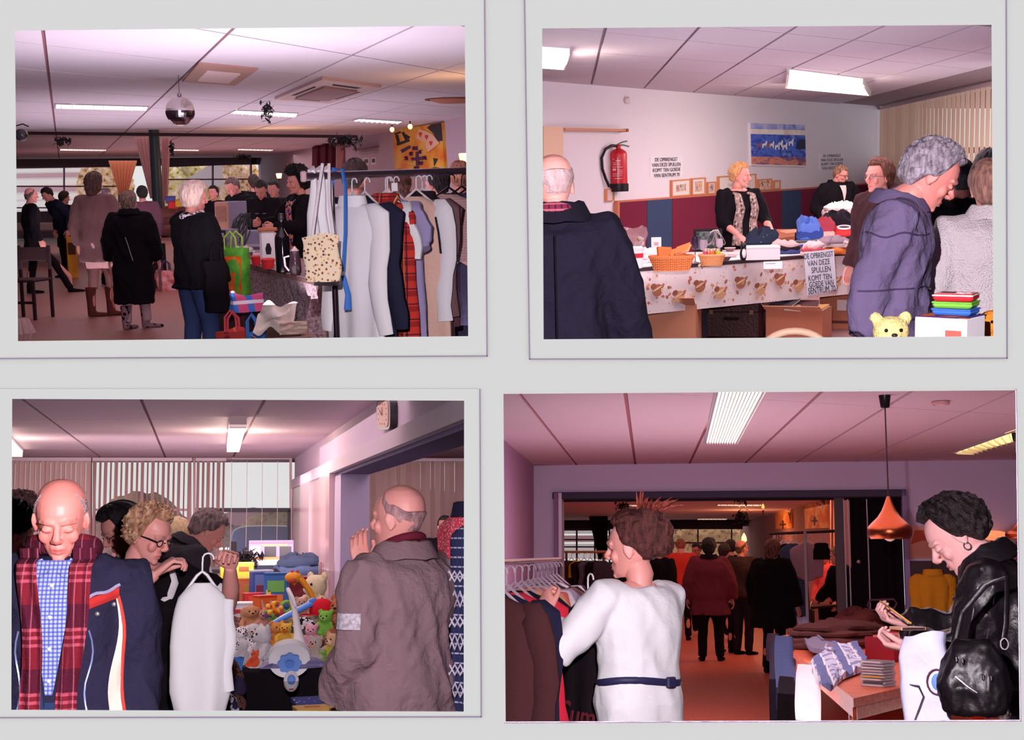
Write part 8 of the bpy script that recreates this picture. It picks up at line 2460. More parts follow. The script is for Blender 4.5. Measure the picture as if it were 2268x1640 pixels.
 for lab, q in (('far strip light over the drape in the second hall', ((1392, 1118), (1480, 1119), (1478, 1122), (1390, 1121))), ('far strip light above the red jacket in the second hall', ((1588, 1117), (1690, 1117), (1686, 1121), (1586, 1120))), ('farthest strip light in the second hall', ((1545, 1149), (1612, 1149), (1610, 1151), (1543, 1151)))):
  troffer(R4, lab, q, 1.0, 'strip lights of the second hall', (255, 200, 170), 7)
 sheet(R4, 'curtain', 'dark drape hanging in the second hall beside the left windows', 'curtain', R4.P(1303, 1140, 34), R4.P(1346, 1140, 34), R4.P(1346, 1240, 34), R4.P(1326, 1240, 34), cloth((44, 26, 32)), 5, .08)
 lf = mat((26, 20, 24), rough=.8)
 leafy(R4, 'garland', 'black leafy garland hanging over the updo woman', R4.P(1380, 1123, 24), (.14, .05, .09), lf, 70, 3, .05)
 leafy(R4, 'garland', 'black leafy garland hung in the middle of the second hall', R4.P(1640, 1146, 26), (.12, .05, .12), lf, 70, 5, .06)
 leafy(R4, 'garland', 'black bird decoration near the lintel of the wide opening', R4.P(1640, 1107, 19), (.10, .05, .05), lf, 50, 7, .05)
 for i, (x, y, w, h, lab) in enumerate(((1300, 1190, 70, 60, 'pale house outside the far left windows'), (1500, 1190, 60, 40, 'hedge outside the far right windows, left half'), (1590, 1190, 60, 44, 'hedge outside the far right windows, right half'))):
  c = R4.P(x, y, 46)
  if i == 0:
   t = thing(R4, 'house', lab, 'house', c)
   for k in range(5):
    part(t, 'cladding_board', MB().box((0, 0, .5 - k * .28), (2.2, .2, .22)).F(), mat(WHITE if k != 2 else (190, 150, 160)))
  else:
   me = MB().ball((0, 0, 0), (w * .0165, .8, h * .018), 32, 18).S()
   wrinkle(me, .18, (2.6, 2.6, 2.6), i * 4)
   single(R4, 'hedge', lab, 'hedge', me, mat((200, 150, 120), rough=1, pat=('noise', (6, 6, 7), [(130, 96, 70), (206, 160, 120), (190, 176, 130)])), c)
 wt, wp = wall_kit(R4, rs1, rs0)
 for lab, q, k in (('orange card poster nearer the folding door in the second hall', ((1785, 1108), (1832, 1098), (1836, 1170), (1788, 1172)), 0), ('orange poster farther from the folding door in the second hall', ((1720, 1124), (1756, 1116), (1758, 1170), (1722, 1172)), 1)):
  cx, cy = sum(p[0] for p in q) / 4, sum(p[1] for p in q) / 4
  t = wt('poster', lab, 'poster', cx, cy)
  wp(t, 'panel', q, mat((236, 130, 60), pat=('noise', (2, 2, 4), [(226, 96, 40), (240, 150, 70), (246, 190, 110)])), .04)
  wt_ = mat((240, 200, 170))
  for j, (dx, dy) in enumerate(((6, -22), (13, -18))):
   wp(t, 'playing_card', ((cx + dx - 5, cy + dy - 8), (cx + dx + 5, cy + dy - 5), (cx + dx + 3, cy + dy + 9), (cx + dx - 6, cy + dy + 6)), wt_, .01, .04)
   wp(t, 'red_heart', ((cx + dx - 2, cy + dy - 1), (cx + dx + 2, cy + dy - 1), (cx + dx, cy + dy + 4)), mat((206, 60, 50)), .006, .051)
  dk2 = mat((70, 40, 60))
  wp(t, 'cross_bar', ((cx - 2, cy + 8), (cx + 1, cy + 8), (cx + 1, cy + 27), (cx - 2, cy + 27)), dk2, .01, .04)
  wp(t, 'cross_bar', ((cx - 7, cy + 16), (cx + 6, cy + 15), (cx + 6, cy + 18), (cx - 7, cy + 19)), dk2, .012, .04)
  wp(t, 'dark_corner', (q[1], (q[1][0], q[1][1] + 22), (q[1][0] - 8, q[1][1] + 10), (q[1][0] - 8, q[1][1] + 2)) if k == 0 else ((cx + 8, 1120), (cx + 17, 1117), (cx + 17, 1160), (cx + 12, 1140)), dk2, .008, .04)
  for ch, dx, dy in (('S', -12, 15), ('E', -9, 7), ('N', -3, 2), ('T', 5, 6), ('R', 9, 15), ('U', 5, 24), ('M', -1, 32)) if k == 0 else ():
   lettering(t, ch, 7, on_wall(t, R4, wall_frame(R4, rs1, rs0, cx + dx, cy + dy, .06)), mat((240, 200, 170)), thick=.002)
 sheet(R4, 'curtain', 'orange lit pale curtain beside the folding door', 'curtain', R4.P(1838, 1100, 20), R4.P(1868, 1100, 20), R4.P(1868, 1370, 20), R4.P(1840, 1370, 20), cloth((226, 160, 140)), 4, .05)
 for lab, x, y, dep, pw in (('glowing wall lamp at the far end of the second hall', 1648, 1196, 30, 30), ('small spotlight cluster under the second hall ceiling', 1690, 1124, 22, 0)):
  t = thing(R4, 'wall_lamp', lab, 'lamp', R4.P(x, y, dep))
  b_ = 1 if pw else .4
  part(t, 'bulb', MB().lathe([(.02 * b_, -.06 * b_), (.06 * b_, -.02 * b_), (.05 * b_, .06 * b_), (.01 * b_, .14 * b_)], 12).S(), mat((255, 200, 120), emit=3 if pw else 1.5, ecol=(255, 170, 90)))
  part(t, 'holder', MB().tube([(0, 0, -.05), (0, .02, -.14), (0, .15, -.14)], .015, 6), mat((90, 50, 40)))
  if pw:
   lamp('POINT', 'wall_lamp_bulb', R4, R4.P(x, y, dep) + V((0, -.3, .1)), pw, (1, .5, .2), .1)
 lamp('POINT', 'poster_spot', R4, R4.P(1780, 1130, 19.5), 26, (1, .5, .22), .2)
 troffer(R4, 'large bright ceiling light with black sawtooth edges', ((1592, 820), (1722, 820), (1635, 980), (1558, 980)), 3.2, None, nl=14)
 troffer(R4, 'yellowish ceiling light in the corner over the black leather jacket', ((2110, 1002), (2262, 948), (2262, 972), (2152, 1003)), 1.6, None, (255, 214, 130), nl=10)
 c = R4.ceil(2083, 889)
 t = thing(R4, 'smoke_detector', 'round white smoke detector ring on the ceiling', 'smoke detector', c)
 part(t, 'ring', MB().tube([(.045 * math.cos(i * PI / 10), .045 * math.sin(i * PI / 10), -.012) for i in range(21)], .012, 8), mat((206, 150, 150)))
 part(t, 'cap', MB().lathe([(.04, 0), (.038, -.02), (.02, -.028), (0, -.03)], 18).S(), mat((226, 190, 196)))
 cop = mat((176, 84, 54), metal=1, rough=.3)
 def copper(lab, x, yt, yb, dep, rpx, full=True):
  c = R4.P(x, yb, dep)
  k = dep / 3000
  t = thing(R4, 'pendant_lamp', lab, 'lamp', c, 0, 'copper pendant lamps')
  h = (yb - yt) * k
  r = rpx * k
  part(t, 'shade', MB().lathe([(r * .86, -.004), (r * .97, .06 * h), (r, .16 * h), (r * .97, .26 * h), (r * .80, .36 * h), (r * .52, .50 * h), (r * .32, .66 * h), (r * .18, .84 * h), (r * .07, h)], 36, closed=False).S(), cop)
  part(t, 'dark_opening', MB().lathe([(r * .86, 0), (r * .8, .02 * h)], 30).S(), mat((50, 26, 26)))
  part(t, 'bulb', MB().ball((0, 0, .02), r * .3, 12, 8), mat((250, 220, 190), rough=.2))
  p2 = R4.ceil(x - (10 if full else 0), 890) if full else V((c.x, c.y, zc))
  cup = V((0, 0, zc - c.z))
  part(t, 'cord', MB().tube([(0, 0, h * .98), cup - V((0, 0, .05))], .0045, 6), mat((50, 30, 40)))
  part(t, 'ceiling_cup', MB().lathe([(.022, -.075), (.026, -.07), (.036, 0)], 18, Matrix.Translation(cup)).S(), mat((28, 22, 28), rough=.3))
 copper('copper bell shaped pendant lamp hanging in front of the folding door', 1971, 1104, 1193, 8.3, 47)
 copper('copper pendant lamp cut by the edge beyond the leather jacket', 2262, 1150, 1192, 11, 32, False)
 t = thing(R4, 'wall_telephone', 'dark brown box like a wall telephone on the back wall', 'telephone', V((px(2140), D, R4.P(0, 1141, D).z)))
 part(t, 'housing', MB().box((0, -.04, 0), (.195, .08, .23), b=.012).F(), mat((84, 36, 44), rough=.4))
 part(t, 'top_clip', MB().box((-.01, -.04, .122), (.06, .05, .02), b=.004).F(), mat((40, 24, 30)))
 part(t, 'slot', MB().box((0, -.083, .065), (.13, .006, .022)).F(), mat((160, 90, 60)))
 part(t, 'dark_mouth', MB().box((-.02, -.083, .03), (.08, .008, .03), b=.003).F(), mat((26, 14, 20)))
 part(t, 'label', MB().box((.06, -.083, -.08), (.05, .004, .03)).F(), mat((206, 160, 170)))
 t = thing(R4, 'poster', 'peach paper map on the wall behind the copper lamp', 'poster', V((px(2050), D - .01, R4.P(0, 1205, D).z)))
 part(t, 'sheet', MB().box((0, 0, 0), (.40, .006, .32)).F(), mat((236, 170, 150)))
 part(t, 'land_patch', MB().prism([(-.14, -.005, -.02), (-.02, -.005, .02), (.06, -.005, .0), (.14, -.005, .06), (.16, -.005, .13), (-.1, -.005, .12)], (0, .003, 0)).F(), mat((206, 96, 70)))
 t = garment(R4, 'yellow jacket hanging on the dark panelling behind the leather jacket', V((px(2058), D - .22, R4.P(0, 1236, D).z)), .1, cloth((226, 150, 40), bump=.8), w=.34, l=.42, sleeve=.42, seed=51, group=None, collar=cloth((226, 150, 40)), hang=(60, 40, 40))
 t = thing(R4, 'wall_lamp', 'peach glowing wall lamp behind the leather jacket', 'lamp', V((px(2196), D - .1, R4.P(0, 1192, D).z)))
 part(t, 'shade', MB().ball((0, 0, 0), (.16, .08, .05), 16, 10), mat((246, 170, 130), emit=.9, ecol=(255, 150, 100)))
 part(t, 'bracket', MB().tube([(0, .02, -.03), (0, .08, -.08)], .012, 6), mat((90, 50, 40)))
 pile_cloth(R4, 'pinkish bundle on the panelling at the edge', V((px(2250), D - .4, R4.P(0, 1262, D).z)), 0, (.2, .3, .2), [cloth((190, 120, 140))], 91, layers=2)
 blk = hairm((36, 24, 26))
 R = 1.44
 P('person in a bright red fleece seen from behind in the second hall', 1507, 1194, 23.5, 5, vx=.026, fat=1.1, coat=dict(m=cloth((214, 62, 50)), hem=.8, bulk=.035), legs=leg(), shoe=BLACK, hair=dict(m=hairm((190, 110, 80)), th=.012), nod=25)
 P('dark coated person just right of the updo in the second hall', 1462, 1200, 21, -30, vx=.026, coat=dict(m=BLACK, hem=.6), legs=leg(), shoe=BLACK, hair=dict(m=blk, th=.022, drop=.14))
 P('elderly dark haired man between the updo and the red fleece', 1478, 1213, 26, 150, vx=.03, coat=dict(m=BLACK), legs=leg(), hair=dict(m=hairm((110, 70, 66)), th=.01), skin=(190, 110, 100), nod=15)
 P('man with glasses facing us between the red fleece and the maroon coat', 1540, 1203, 25, 150, vx=.028, nod=20, coat=dict(m=BLACK), legs=leg(), hair=dict(m=blk), skin=(200, 120, 104), extra=lambda B: glasses(B))
 P('woman in a maroon coat and black trousers seen from behind in the opening', 1570, 1194, 19.0, 0, vx=.02, fat=1.3, coat=dict(m=cloth((122, 52, 64), bump=.7, bs=50), hem=.64, flare=1.08, bulk=.05, collar=(.05, .02, BLACK)), legs=leg(w=1.1), shoe=BLACK, hair=dict(m=hairm((34, 22, 24)), th=.036, amp=.01, drop=.12), nod=10, feet=((-.12, 0, 10), (.13, .03, -10)))
 P('person in a pale pink jumper behind the maroon coat', 1604, 1205, 20.5, -25, vx=.024, coat=dict(m=cloth((226, 186, 196)), hem=.78), legs=leg(), shoe=BLACK, hair=dict(m=hairm((60, 40, 40)), th=.026), H=1.58)
 P('dark haired person behind the pale pink jumper', 1618, 1197, 24, 20, vx=.028, coat=dict(m=BLACK), legs=leg(), hair=dict(m=blk, th=.03), shoe=None)
 P('bald man in an olive brown jacket and dark trousers in the second hall', 1641, 1196, 20.2, -35, vx=.022, turn=-15, fat=1.1, coat=dict(m=cloth((66, 46, 40)), hem=.84, bulk=.04), legs=leg((34, 24, 34), w=1.1), shoe=BLACK, hair=dict(m=hairm((150, 96, 80)), start=.6, th=.005), skin=(226, 140, 116), feet=((-.1, 0, 0), (.1, .02, 0)))
 P('tall blond person in a big black coat beside the hanging clothes', 1713, 1196, 17.2, -35, vx=.02, fat=1.35, coat=dict(m=cloth((22, 16, 20)), hem=.58, bulk=.06, hood=False, flare=1.1), legs=leg(), shoe=BLACK, hair=dict(m=hairm((160, 96, 80)), th=.028, drop=.16, side=.12), nod=12)
 P('person in a coral top behind the stall by the hanging clothes', 1823, 1213, 20, 130, vx=.026, coat=dict(m=cloth((224, 80, 84))), legs=leg(), hair=dict(m=hairm((110, 60, 50)), th=.026), nod=15, H=1.55, shoe=None)
 P('grey haired person in black leaning over a stall by the folding door', 1852, 1213, 18.5, 65, vx=.024, fat=1.15, lean=14, coat=dict(m=cloth((18, 13, 18)), bulk=.04), legs=leg(), shoe=BLACK, hair=dict(m=hairm((190, 130, 110)), th=.026, amp=.01), L=dict(w=(-.1, .42, .95), hand='relaxed'), R=dict(w=(.2, .36, .95)))
 tp = [R4.onz(x, y, .74 - R4.e) for x, y in ((1795, 1345), (1862, 1340), (1866, 1322), (1800, 1325))]
 tabletop(R4, 'dark stall table where the grey haired person leans', tp, .03, tp, mat((60, 36, 40)))
 c0, c1 = R4.P(1706, 1183, 18.6), R4.P(1850, 1176, 16.5)
 c1.z = c0.z
 t = thing(R4, 'clothes_rail', 'clothes rail in the second hall hung with dark and blue clothes', 'clothes rail', c0)
 part(t, 'rail', MB().tube([(0, 0, 0), c1 - c0], .018, 8), mat((60, 40, 46), metal=.5))
 for p in (V((.05, 0, 0)), c1 - c0 - V((.35, 0, 0))):
  part(t, 'post', MB().tube([p, V((p.x, p.y, -R4.e - c0.z + .01))], .018, 8), mat((206, 190, 196)))
 for k, (kk, lab, col, w, l) in enumerate(((.12, 'black frilled top on the second hall rail', (24, 18, 22), .34, .34), (.3, 'black top hanging next to the frilled one', (28, 20, 26), .34, .4), (.38, 'long blue grey dress on the second hall rail', (70, 80, 110), .36, 1.0), (.22, 'pale lilac blouse below the black tops', (190, 170, 190), .3, .75), (.58, 'pale mauve lace skirt on the second hall rail', (190, 140, 156), .42, .44), (.8, 'black strip of cloth at the end of the second hall rail', (30, 22, 26), .2, .14))):
  garment(R4, lab, c0.lerp(c1, kk), -.2, cloth(col), w=w, l=l, sleeve=0, seed=60 + k, group='clothes on the second hall rail', name='garment', thick=.05, hem=.03)
 tl = [R4.P(x, y, dep) for x, y, dep in ((1246, 1223, 21), (1345, 1218, 21))]
 tl[1].z = tl[0].z
 t = thing(R4, 'clothes_rail', 'wooden clothes rail of dark garments left of the updo woman', 'clothes rail', tl[0])
 part(t, 'rail', MB().tube([(0, 0, 0), tl[1] - tl[0]], .02, 8), mat((190, 130, 100)))
 for p in (V((.06, 0, 0)), tl[1] - tl[0] - V((.06, 0, 0))):
  part(t, 'post', MB().tube([p, V((p.x, p.y, -R4.e - tl[0].z + .01))], .018, 8), mat((120, 80, 70)))
 for k, (col, lab) in enumerate((((30, 24, 26), 'black jacket at the near end of the wooden rail'), ((60, 40, 40), 'brown jacket second on the wooden rail'), ((226, 150, 40), 'yellow and black scarf top on the wooden rail'), ((30, 24, 30), 'black dress in the middle of the wooden rail'), ((90, 84, 110), 'grey blue garment on the wooden rail'), ((26, 20, 26), 'black coat at the far end of the wooden rail'), ((60, 52, 70), 'charcoal garment at the far end of the wooden rail'))):
  garment(R4, lab, tl[0].lerp(tl[1], .06 + k * .14), .9, cloth(col), w=.4, l=.7 if k != 2 else .25, sleeve=.4 if k != 2 else 0, seed=80 + k, group='garments on the wooden rail', name='garment')
 A, B = R4.P(1100, 1246, 5.2), R4.P(1240, 1240, 8.6)
 B.z = A.z
 t = thing(R4, 'clothes_rail', 'chrome clothes rail crowded with hangers beside the woman in white', 'clothes rail', A)
 part(t, 'rail', MB().tube([V(), B - A], .012, 10), mat((200, 180, 196), metal=.9, rough=.2))
 q = B - A
 part(t, 'post', MB().tube([q, V((q.x, q.y, -R4.e - A.z + .01))], .014, 8), mat((120, 100, 120), metal=.8, rough=.3))
 GG = [(.02, (70, 38, 40), 'dark brown jacket nearest the edge on the chrome rail', .95, 0), (.10, (34, 32, 56), 'dark navy jacket second on the chrome rail', 1.0, 0), (.20, (206, 44, 66), 'bright red garment on the chrome rail', 1.05, 0), (.29, (30, 26, 44), 'navy sleeveless top beside the red garment', .9, 0), (.38, (236, 160, 120), 'orange peach blouse on the chrome rail', .5, .4), (.46, (222, 110, 110), 'coral blouse on the chrome rail', .6, .4), (.53, (222, 210, 216), 'white blouse on the chrome rail', .5, .4), (.60, (160, 150, 180), 'lilac grey blouse on the chrome rail', .5, .4), (.68, (130, 90, 90), 'brown cardigan on the chrome rail', .6, .4), (.76, (40, 34, 46), 'black cardigan on the chrome rail', .6, .4), (.84, (210, 196, 206), 'pale jacket toward the far end of the chrome rail', .5, .4), (.92, (50, 44, 60), 'charcoal jacket at the far end of the chrome rail', .6, .4)]
 for k, (kk, col, lab, l, sl) in enumerate(GG):
  garment(R4, lab, A.lerp(B, kk), math.radians(-28), cloth(col), w=.42, l=l, sleeve=sl or .55, seed=100 + k, group='garments on the chrome rail', name='jacket' if k in (0, 1, 10, 11) else 'blouse', hang=(176, 156, 172))
 whm = mat((242, 240, 243), rough=.95, bump=.25, bs=24)
 def white(B):
  bl = mat((44, 42, 80), rough=.5)
  pts = [B.sp((.206 * math.sin(q), .0 + .150 * math.cos(q), 1.02 + .012 * math.sin(q * 2))) for q in [2 * PI * i / 28 for i in range(29)]]
  body_part(B, 'belt', MB().tube(pts, .016, 8, .45, (0, 0, 1)), bl)
  body_part(B, 'belt_loop', MB().box(surf(B, .03, 1.02, False, .02, 1.16, .03), (.05, .02, .045), b=.005), bl)
  S, E, w, A = B.arm[-1]
  body_part(B, 'bracelet', MB().tube([w + (E - w).normalized() * .02 + V((.034 * math.cos(q), .034 * math.sin(q) * .6, .034 * math.sin(q))) for q in [2 * PI * i / 12 for i in range(13)]], .005, 6), mat((190, 170, 180), metal=.9, rough=.2))
  rr = random.Random(3)
  for i in range(34):
   an, ln = rr.uniform(0, 6.28), rr.uniform(.05, .11)
   o = V((.045 * math.cos(an), -.085 + .04 * math.sin(an), .245))
   dd = V((math.cos(an) * .8, -.55 + .5 * math.sin(an), rr.uniform(.2, .9))).normalized()
   body_part(B, 'loose_lock', MB().tube([o, o + dd * ln * .6, o + dd * ln + V((0, 0, -.01))], [.008, .005, .001], 5), hairm((190, 84, 66), (120, 50, 46)), head=True)
  body_part(B, 'hair_clip', MB().tube([(.03, -.125, .15), (.02, -.14, .18), (.0, -.135, .21)], [.006, .01, .006], 8), mat((206, 190, 200), metal=.8, rough=.2), head=True)
 P('woman in a white jumper with a reddish brown updo searching the clothes rail', 1398, 1140, 5.7, 48, H=1.60, turn=28, nod=6, hs=1.12, vx=.013, fat=1.16, skin=(242, 166, 156), chest=.03, coat=dict(m=whm, hem=.74, flare=1.14, bulk=.022, name='jumper', sleeve=.80, amp=.012, neckz=1.425), shoe=None,
 hair=dict(m=hairm((112, 58, 52), (56, 28, 30)), th=.034, amp=.012, fr=(12, 9), drop=.075, shrink=.3, side=.02, front=48, lumps=[((.0, -.115, .17), .062), ((-.03, -.09, .225), .052), ((.03, -.09, .22), .05), ((0, -.12, .115), .052)]),
 L=dict(w=(-.29, .26, 1.33), hand='grip', palm=(1, .2, 0), pole=(-.6, -.4, -1)), R=dict(w=(.08, .34, 1.12), hand='grip', pole=(.5, -.5, -1)), extra=white)
 garment(R4, 'black garment on a white hanger that the woman in white is looking at', R4.P(1302, 1262, 5.9) , math.radians(-50), cloth((30, 22, 28)), w=.40, l=.86, sleeve=.0, seed=120, group='garments on the chrome rail', name='dress', hang=(236, 226, 232))
 g = bpy.data.objects.get('dress.001') or bpy.data.objects.get('dress')
 lettering(g, 'Sum\n  ge', .16, Matrix.Translation((.03, -.085, -.68)) @ Matrix.Rotation(PI / 2, 4, 'X'), mat((120, 40, 50)), .8, shear=.3, thick=.002)
 z = .72 - R4.e
 T = lambda x, y: R4.onz(x, y, z)
 top = [T(1890, 1548), T(1716, 1412), T(1930, 1366), T(2190, 1480)]
 wd = mat((226, 110, 74), rough=.35, spec=.4, pat=[('noise', (3, 40, 40), [(206, 92, 62), (236, 122, 82)])])
 tabletop(R4, 'orange brown wooden table heaped with clothes and discs', top, .045, [top[0].lerp(top[2], .05), top[1].lerp(top[3], .05), top[2].lerp(top[0], .05), top[3].lerp(top[1], .05)], wd, mat((196, 84, 62), rough=.4), lr=.038, apron=.07)
 S = T(1945, 1520)
 cs = [((190, 170, 180), 'lowest clear disc case of the stack'), ((70, 60, 76), 'dark disc case second from the bottom'), ((150, 130, 140), 'grey disc case third from the bottom'), ((226, 170, 70), 'yellow spined disc case in the stack'), ((60, 46, 60), 'black disc case with white print in the stack'), ((206, 180, 180), 'pale disc case above the black one'), ((214, 70, 60), 'red spined disc case near the top'), ((190, 170, 190), 'clear disc case just under the topmost'), ((180, 90, 70), 'topmost disc case with an orange brown cover')]
 for i, (c, lab) in enumerate(cs):
  t = thing(R4, 'disc_case', lab, 'disc case', S + V((.004 * math.sin(i * 2), .004 * math.cos(i * 3), i * .0155)), -.62 + .07 * math.sin(i * 2.3), 'stack of disc cases')
  part(t, 'case', MB().box((0, 0, .007), (.145, .128, .012), b=.0015).F(), mat((206, 196, 206), rough=.12, alpha=.75))
  part(t, 'inlay', MB().box((0, 0, .007), (.136, .124, .009)).F(), mat(c, rough=.4))
  part(t, 'spine_strip', MB().box((0, -.0645, .007), (.12, .002, .008)).F(), mat(c if i % 2 else (226, 214, 214), rough=.4))
 o = T(1988, 1462)
 t = open_box(R4, 'dark red box packed with discs behind the stack of disc cases', o, -.62, (.22, .46, .16), mat((150, 34, 46), rough=.5), (0, 0, 0, 0), name='disc_box', t=.008)
 cols = [(214, 120, 90), (190, 70, 60), (226, 170, 140), (120, 60, 60), (230, 140, 100), (206, 190, 180), (160, 80, 76)]
 M0 = TRS(o, -.62)
 for i in range(18):
  p = M0 @ V((-.0, -.20 + i * .0225, .055))
  t = thing(R4, 'disc_case', '%s disc case filed upright, %s from the front of the dark red box' % (('salmon', 'red', 'pink', 'maroon', 'orange', 'pale', 'brown')[i % 7], 'first second third fourth fifth sixth seventh eighth ninth tenth eleventh twelfth thirteenth fourteenth fifteenth sixteenth seventeenth eighteenth'.split()[i]), 'disc case', p, -.62, 'discs in the red box', rx=-.12)
  part(t, 'case', MB().box((0, 0, .055), (.14, .010, .125), b=.001).F(), mat(cols[i % 7], rough=.3))
  part(t, 'spine_strip', MB().box((0, 0, .1185), (.12, .008, .003)).F(), mat(cols[(i + 3) % 7], rough=.4))
 for i, (x, y, an, c, lab, rx) in enumerate(((1978, 1402, -.3, (232, 120, 80), 'orange magazine lying at the back of the table', .0), (2010, 1392, .1, (226, 90, 80), 'coral red magazine lying under the open book', .0), (2040, 1400, -.2, (240, 170, 120), 'peach paperback at the back of the table', 0.), (1965, 1412, .3, (214, 70, 80), 'pink red booklet at the back edge of the table', 0.))):
  book(R4, lab, T(x, y + 8) + V((0, 0, .004 + .016 * i)), an, (.22, .28, .016), mat(c, rough=.4, pat=('noise', 14, [c, tuple(min(250, int(v * 1.15)) for v in c)])), 'magazines on the table')
 brn = cloth((90, 52, 50), bump=.8)
 pile_cloth(R4, 'big heap of dark brown garments on the wooden table', T(1855, 1432), -.5, (.62, 1.1, .17), [brn, cloth((104, 60, 58)), brn, cloth((82, 46, 46))], 131, layers=4)
 pile_cloth(R4, 'brown jumper folded at the back of the clothes heap', T(1905, 1396), -.3, (.40, .6, .14), [cloth((122, 62, 58)), cloth((110, 56, 54))], 133, layers=2)
 chk = mat((200, 206, 232), rough=.9, bump=.5, bs=20, pat=[('stripe', 0, 6.5, 0, .4, (84, 100, 160), .9), ('stripe', 1, 5, 0, .35, (110, 124, 180), .8), ('stripe', 0, 13, .3, .15, (240, 240, 246), .9)])
 lying_cloth(R4, 'blue and white checked shirt thrown over the table corner', [T(x, y) + V((0, 0, zz)) for x, y, zz in ((1792, 1486, .02), (1835, 1452, .06), (1900, 1450, .06), (1922, 1478, .03), (1905, 1496, .012), (1868, 1510, .012), (1840, 1535, .005), (1812, 1516, .005))], z, 0, chk, 135, 'shirt', th=.03, amp=.02)
 lying_cloth(R4, 'grey jersey sleeve lying along the brown heap', [T(x, y) + V((0, 0, zz)) for x, y, zz in ((1765, 1400, .1), (1785, 1398, .12), (1808, 1440, .08), (1850, 1458, .06), (1850, 1470, .04), (1795, 1458, .04), (1772, 1425, .06))], z, 0, cloth((130, 124, 150)), 137, 'garment', th=.03, amp=.012)
 hang = lambda lab, px_, y0, y1, dep, w, m, seed, nm='trousers': garment(R4, lab, R4.P(px_, y0, dep) + V((0, 0, .135)), -.9, m, w=w, l=(y1 - y0) * dep / 3000, sleeve=0, hang=None, seed=seed, group='clothes hanging off the wooden table', name=nm, thick=.05, hem=.01, rows=[(0, w * .46, .03), (.05, w * .49, .045), (.2, w * .5, .05), (.4, w * .48, .05), (5, w * .46, .045)])
 hang('blue jeans hanging off the end of the wooden table', 1736, 1410, 1562, 10.6, .20, cloth((74, 84, 124), bump=.5, bs=120), 141)
 hang('dark trousers hanging beside the blue jeans', 1720, 1420, 1590, 11.4, .16, cloth((50, 44, 60)), 143)
 hang('black trousers hanging under the blue jeans', 1742, 1500, 1610, 10.2, .16, cloth((30, 24, 30)), 144)
 hang('white blouse hanging off the front of the wooden table', 1790, 1474, 1600, 8.6, .20, mat((240, 236, 242), rough=.95, bump=.5, bs=16), 145, 'blouse')
 hang('dark top hanging at the shadowed table end', 1712, 1404, 1460, 11.8, .14, cloth((64, 48, 60)), 146, 'blouse')
 lea = mat((24, 19, 24), rough=.42, spec=.5, bump=.35, bs=22)
 def leather(B):
  zp = mat((206, 196, 206), metal=.9, rough=.2)
  body_part(B, 'earring', MB().tube([(-.081, -.004 + .011 * math.sin(q), .062 + .013 * math.cos(q)) for q in [2 * PI * i / 12 for i in range(13)]], .0022, 6), zp, head=True)
  body_part(B, 'pink_top', MB().grid(lambda u, v: surf(B, (u - .5) * .08, .95 + .38 * v, True, .010, 1.15, .03), 6, 12), cloth((206, 110, 150), pat=('cells', 60, [(206, 100, 140), (240, 170, 190), (110, 60, 120)])))
  body_part(B, 'necklace', MB().tube([surf(B, .035 * math.sin(i * 1.1), 1.38 - i * .025, True, .024, 1.1, .02) for i in range(8)], .008, 8), mat((190, 170, 160), metal=.6, rough=.3))
  for i in range(9):
   body_part(B, 'bead', MB().ball(surf(B, .03 * math.sin(i * 2.1), 1.37 - i * .024, True, .03, 1.1, .02), .013, 10, 6), mat(((60, 40, 50), (200, 180, 170), (120, 80, 90))[i % 3], rough=.2))
  S, E, w, A = B.arm[-1]
  for k in (-1, 1):
   body_part(B, 'sleeve_seam', MB().tube([S.lerp(E, i / 8) + V((-.098 + .012 * abs(i - 4) / 4, .03 * k, .01 * k)) for i in range(1, 8)], .003, 5), mat((60, 52, 60), rough=.3))
  body_part(B, 'shoulder_stud', MB().ball(S + V((-.09, .02, .04)), .008, 8, 6), zp)
 P('woman with short black hair in a black leather jacket reading a book', 2066, 1118, 5.5, 78, H=1.66, lean=24, nod=26, turn=2, hs=1.14, vx=.013, fat=1.2, skin=(244, 180, 176), coat=dict(m=lea, hem=.80, flare=1.12, bulk=.045, amp=.03, collar=(.075, .03, lea)), legs=leg(), shoe=None, head='closed', hair=dict(m=hairm((52, 38, 42), (16, 11, 14)), th=.032, amp=.016, fr=(15, 9), drop=.085, side=.045, front=42),
 L=dict(w=(-.10, .50, 1.08), hand='grip', palm=(.3, .3, 1), pole=(-.3, -1, -.6)), R=dict(w=(.14, .54, 1.16), hand='grip', palm=(-.2, .2, 1), pole=(.6, -1, -.4)), extra=leather)
 book(R4, 'open orange booklet held by the woman in leather', R4.P(1982, 1358, 5.25), .5, (.12, .07, .006), mat((240, 176, 90), rough=.4, pat=('noise', 20, [(230, 150, 60), (246, 200, 120)])), rx=.35, ry=.55)
 boxes(R4, 'disc_case', 'disc case held low by the woman in leather', 'disc case', R4.P(2010, 1392, 5.3), .4, [('case', (0, 0, 0), (.10, .09, .011), mat((236, 170, 140), rough=.3), .001), ('spine_strip', (0, -.0465, 0), (.09, .002, .008), mat((50, 40, 50)), 0)], None)
 pl = mat((206, 206, 236), rough=.5, bump=.4, bs=12)
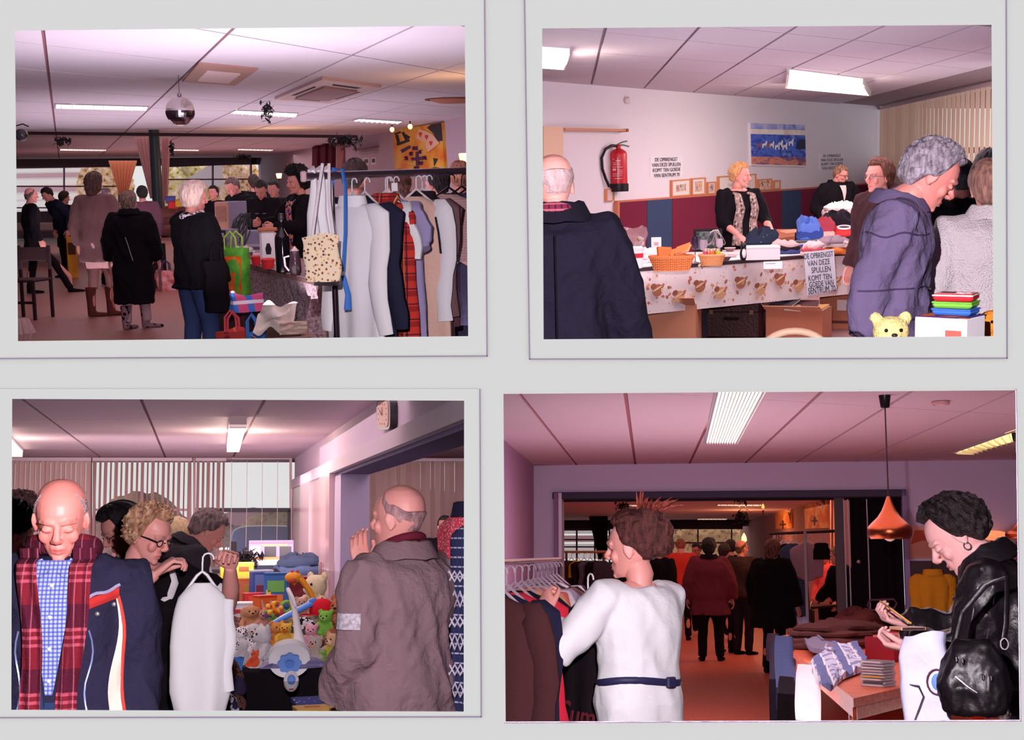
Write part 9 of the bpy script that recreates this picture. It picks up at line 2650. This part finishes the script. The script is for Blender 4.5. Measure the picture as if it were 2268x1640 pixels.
 t = bag(R4, 'white and blue plastic bag with a dark swirl hanging from her arm', R4.P(2056, 1640, 4.95), -.1, (.16, .09, .36), pl, None, name='plastic_bag', seed=151, crumple=.03, top=.55)
 dk = mat((70, 40, 60), rough=.4)
 part(t, 'dark_swirl', MB().tube([(-.055, -.052, .19), (-.025, -.056, .185), (-.01, -.056, .15), (-.03, -.056, .10), (-.055, -.054, .04)], [.004, .014, .013, .012, .006], 8, .25, (0, 1, 0)), dk)
 part(t, 'blue_ring', MB().tube([(.035 + .032 * math.cos(q), -.052, .20 + .042 * math.sin(q)) for q in [2 * PI * i / 16 for i in range(17)]], .008, 8, .4, (0, 1, 0)), mat((110, 60, 80)))
 part(t, 'blue_disc', MB().ball((.037, -.05, .20), (.02, .006, .028), 14, 8), mat((110, 150, 220)))
 c = R4.P(2160, 1585, 4.75)
 t = thing(R4, 'handbag', 'black shiny leather handbag with silver zips on her hip', 'handbag', c, -.15)
 hl = mat((18, 14, 18), rough=.42, spec=.4, bump=.3, bs=18)
 mb = MB().loft([ring((0, 0, z_), (w_, 0, 0), (0, d_, 0), 24, 3) for z_, w_, d_ in ((0, .07, .05), (.015, .10, .07), (.09, .12, .08), (.17, .10, .065), (.23, .065, .045), (.245, .05, .03))])
 me = vox(mb, .007, 3, .5, 'pouch')
 wrinkle(me, .012, (16, 16, 10), 3)
 part(t, 'pouch', me, hl)
 zp = mat((214, 206, 214), metal=1, rough=.15)
 part(t, 'zip', MB().tube([(-.055, -.085, .13), (-.02, -.088, .10), (.01, -.088, .08)], .003, 6), zp)
 for x, z_ in ((.03, .13), (.055, .128), (-.05, .185), (-.03, .18)):
  part(t, 'buckle', MB().box((x, -.086, z_), (.008, .012, .02), b=.003).F(), zp)
 part(t, 'ring_clasp', MB().tube([(.10 + .012 * math.cos(q), -.05, .235 + .018 * math.sin(q)) for q in [2 * PI * i / 12 for i in range(13)]], .004, 6), zp)
 part(t, 'strap', MB().tube([(-.06, 0, .21), (-.03, .03, .33), (.05, .05, .42), (.12, .05, .45), (.11, -.02, .30), (.095, -.02, .22)], .011, 8, .5), hl)
room4()
clip_room()
bpy.data.scenes.remove(TMP)
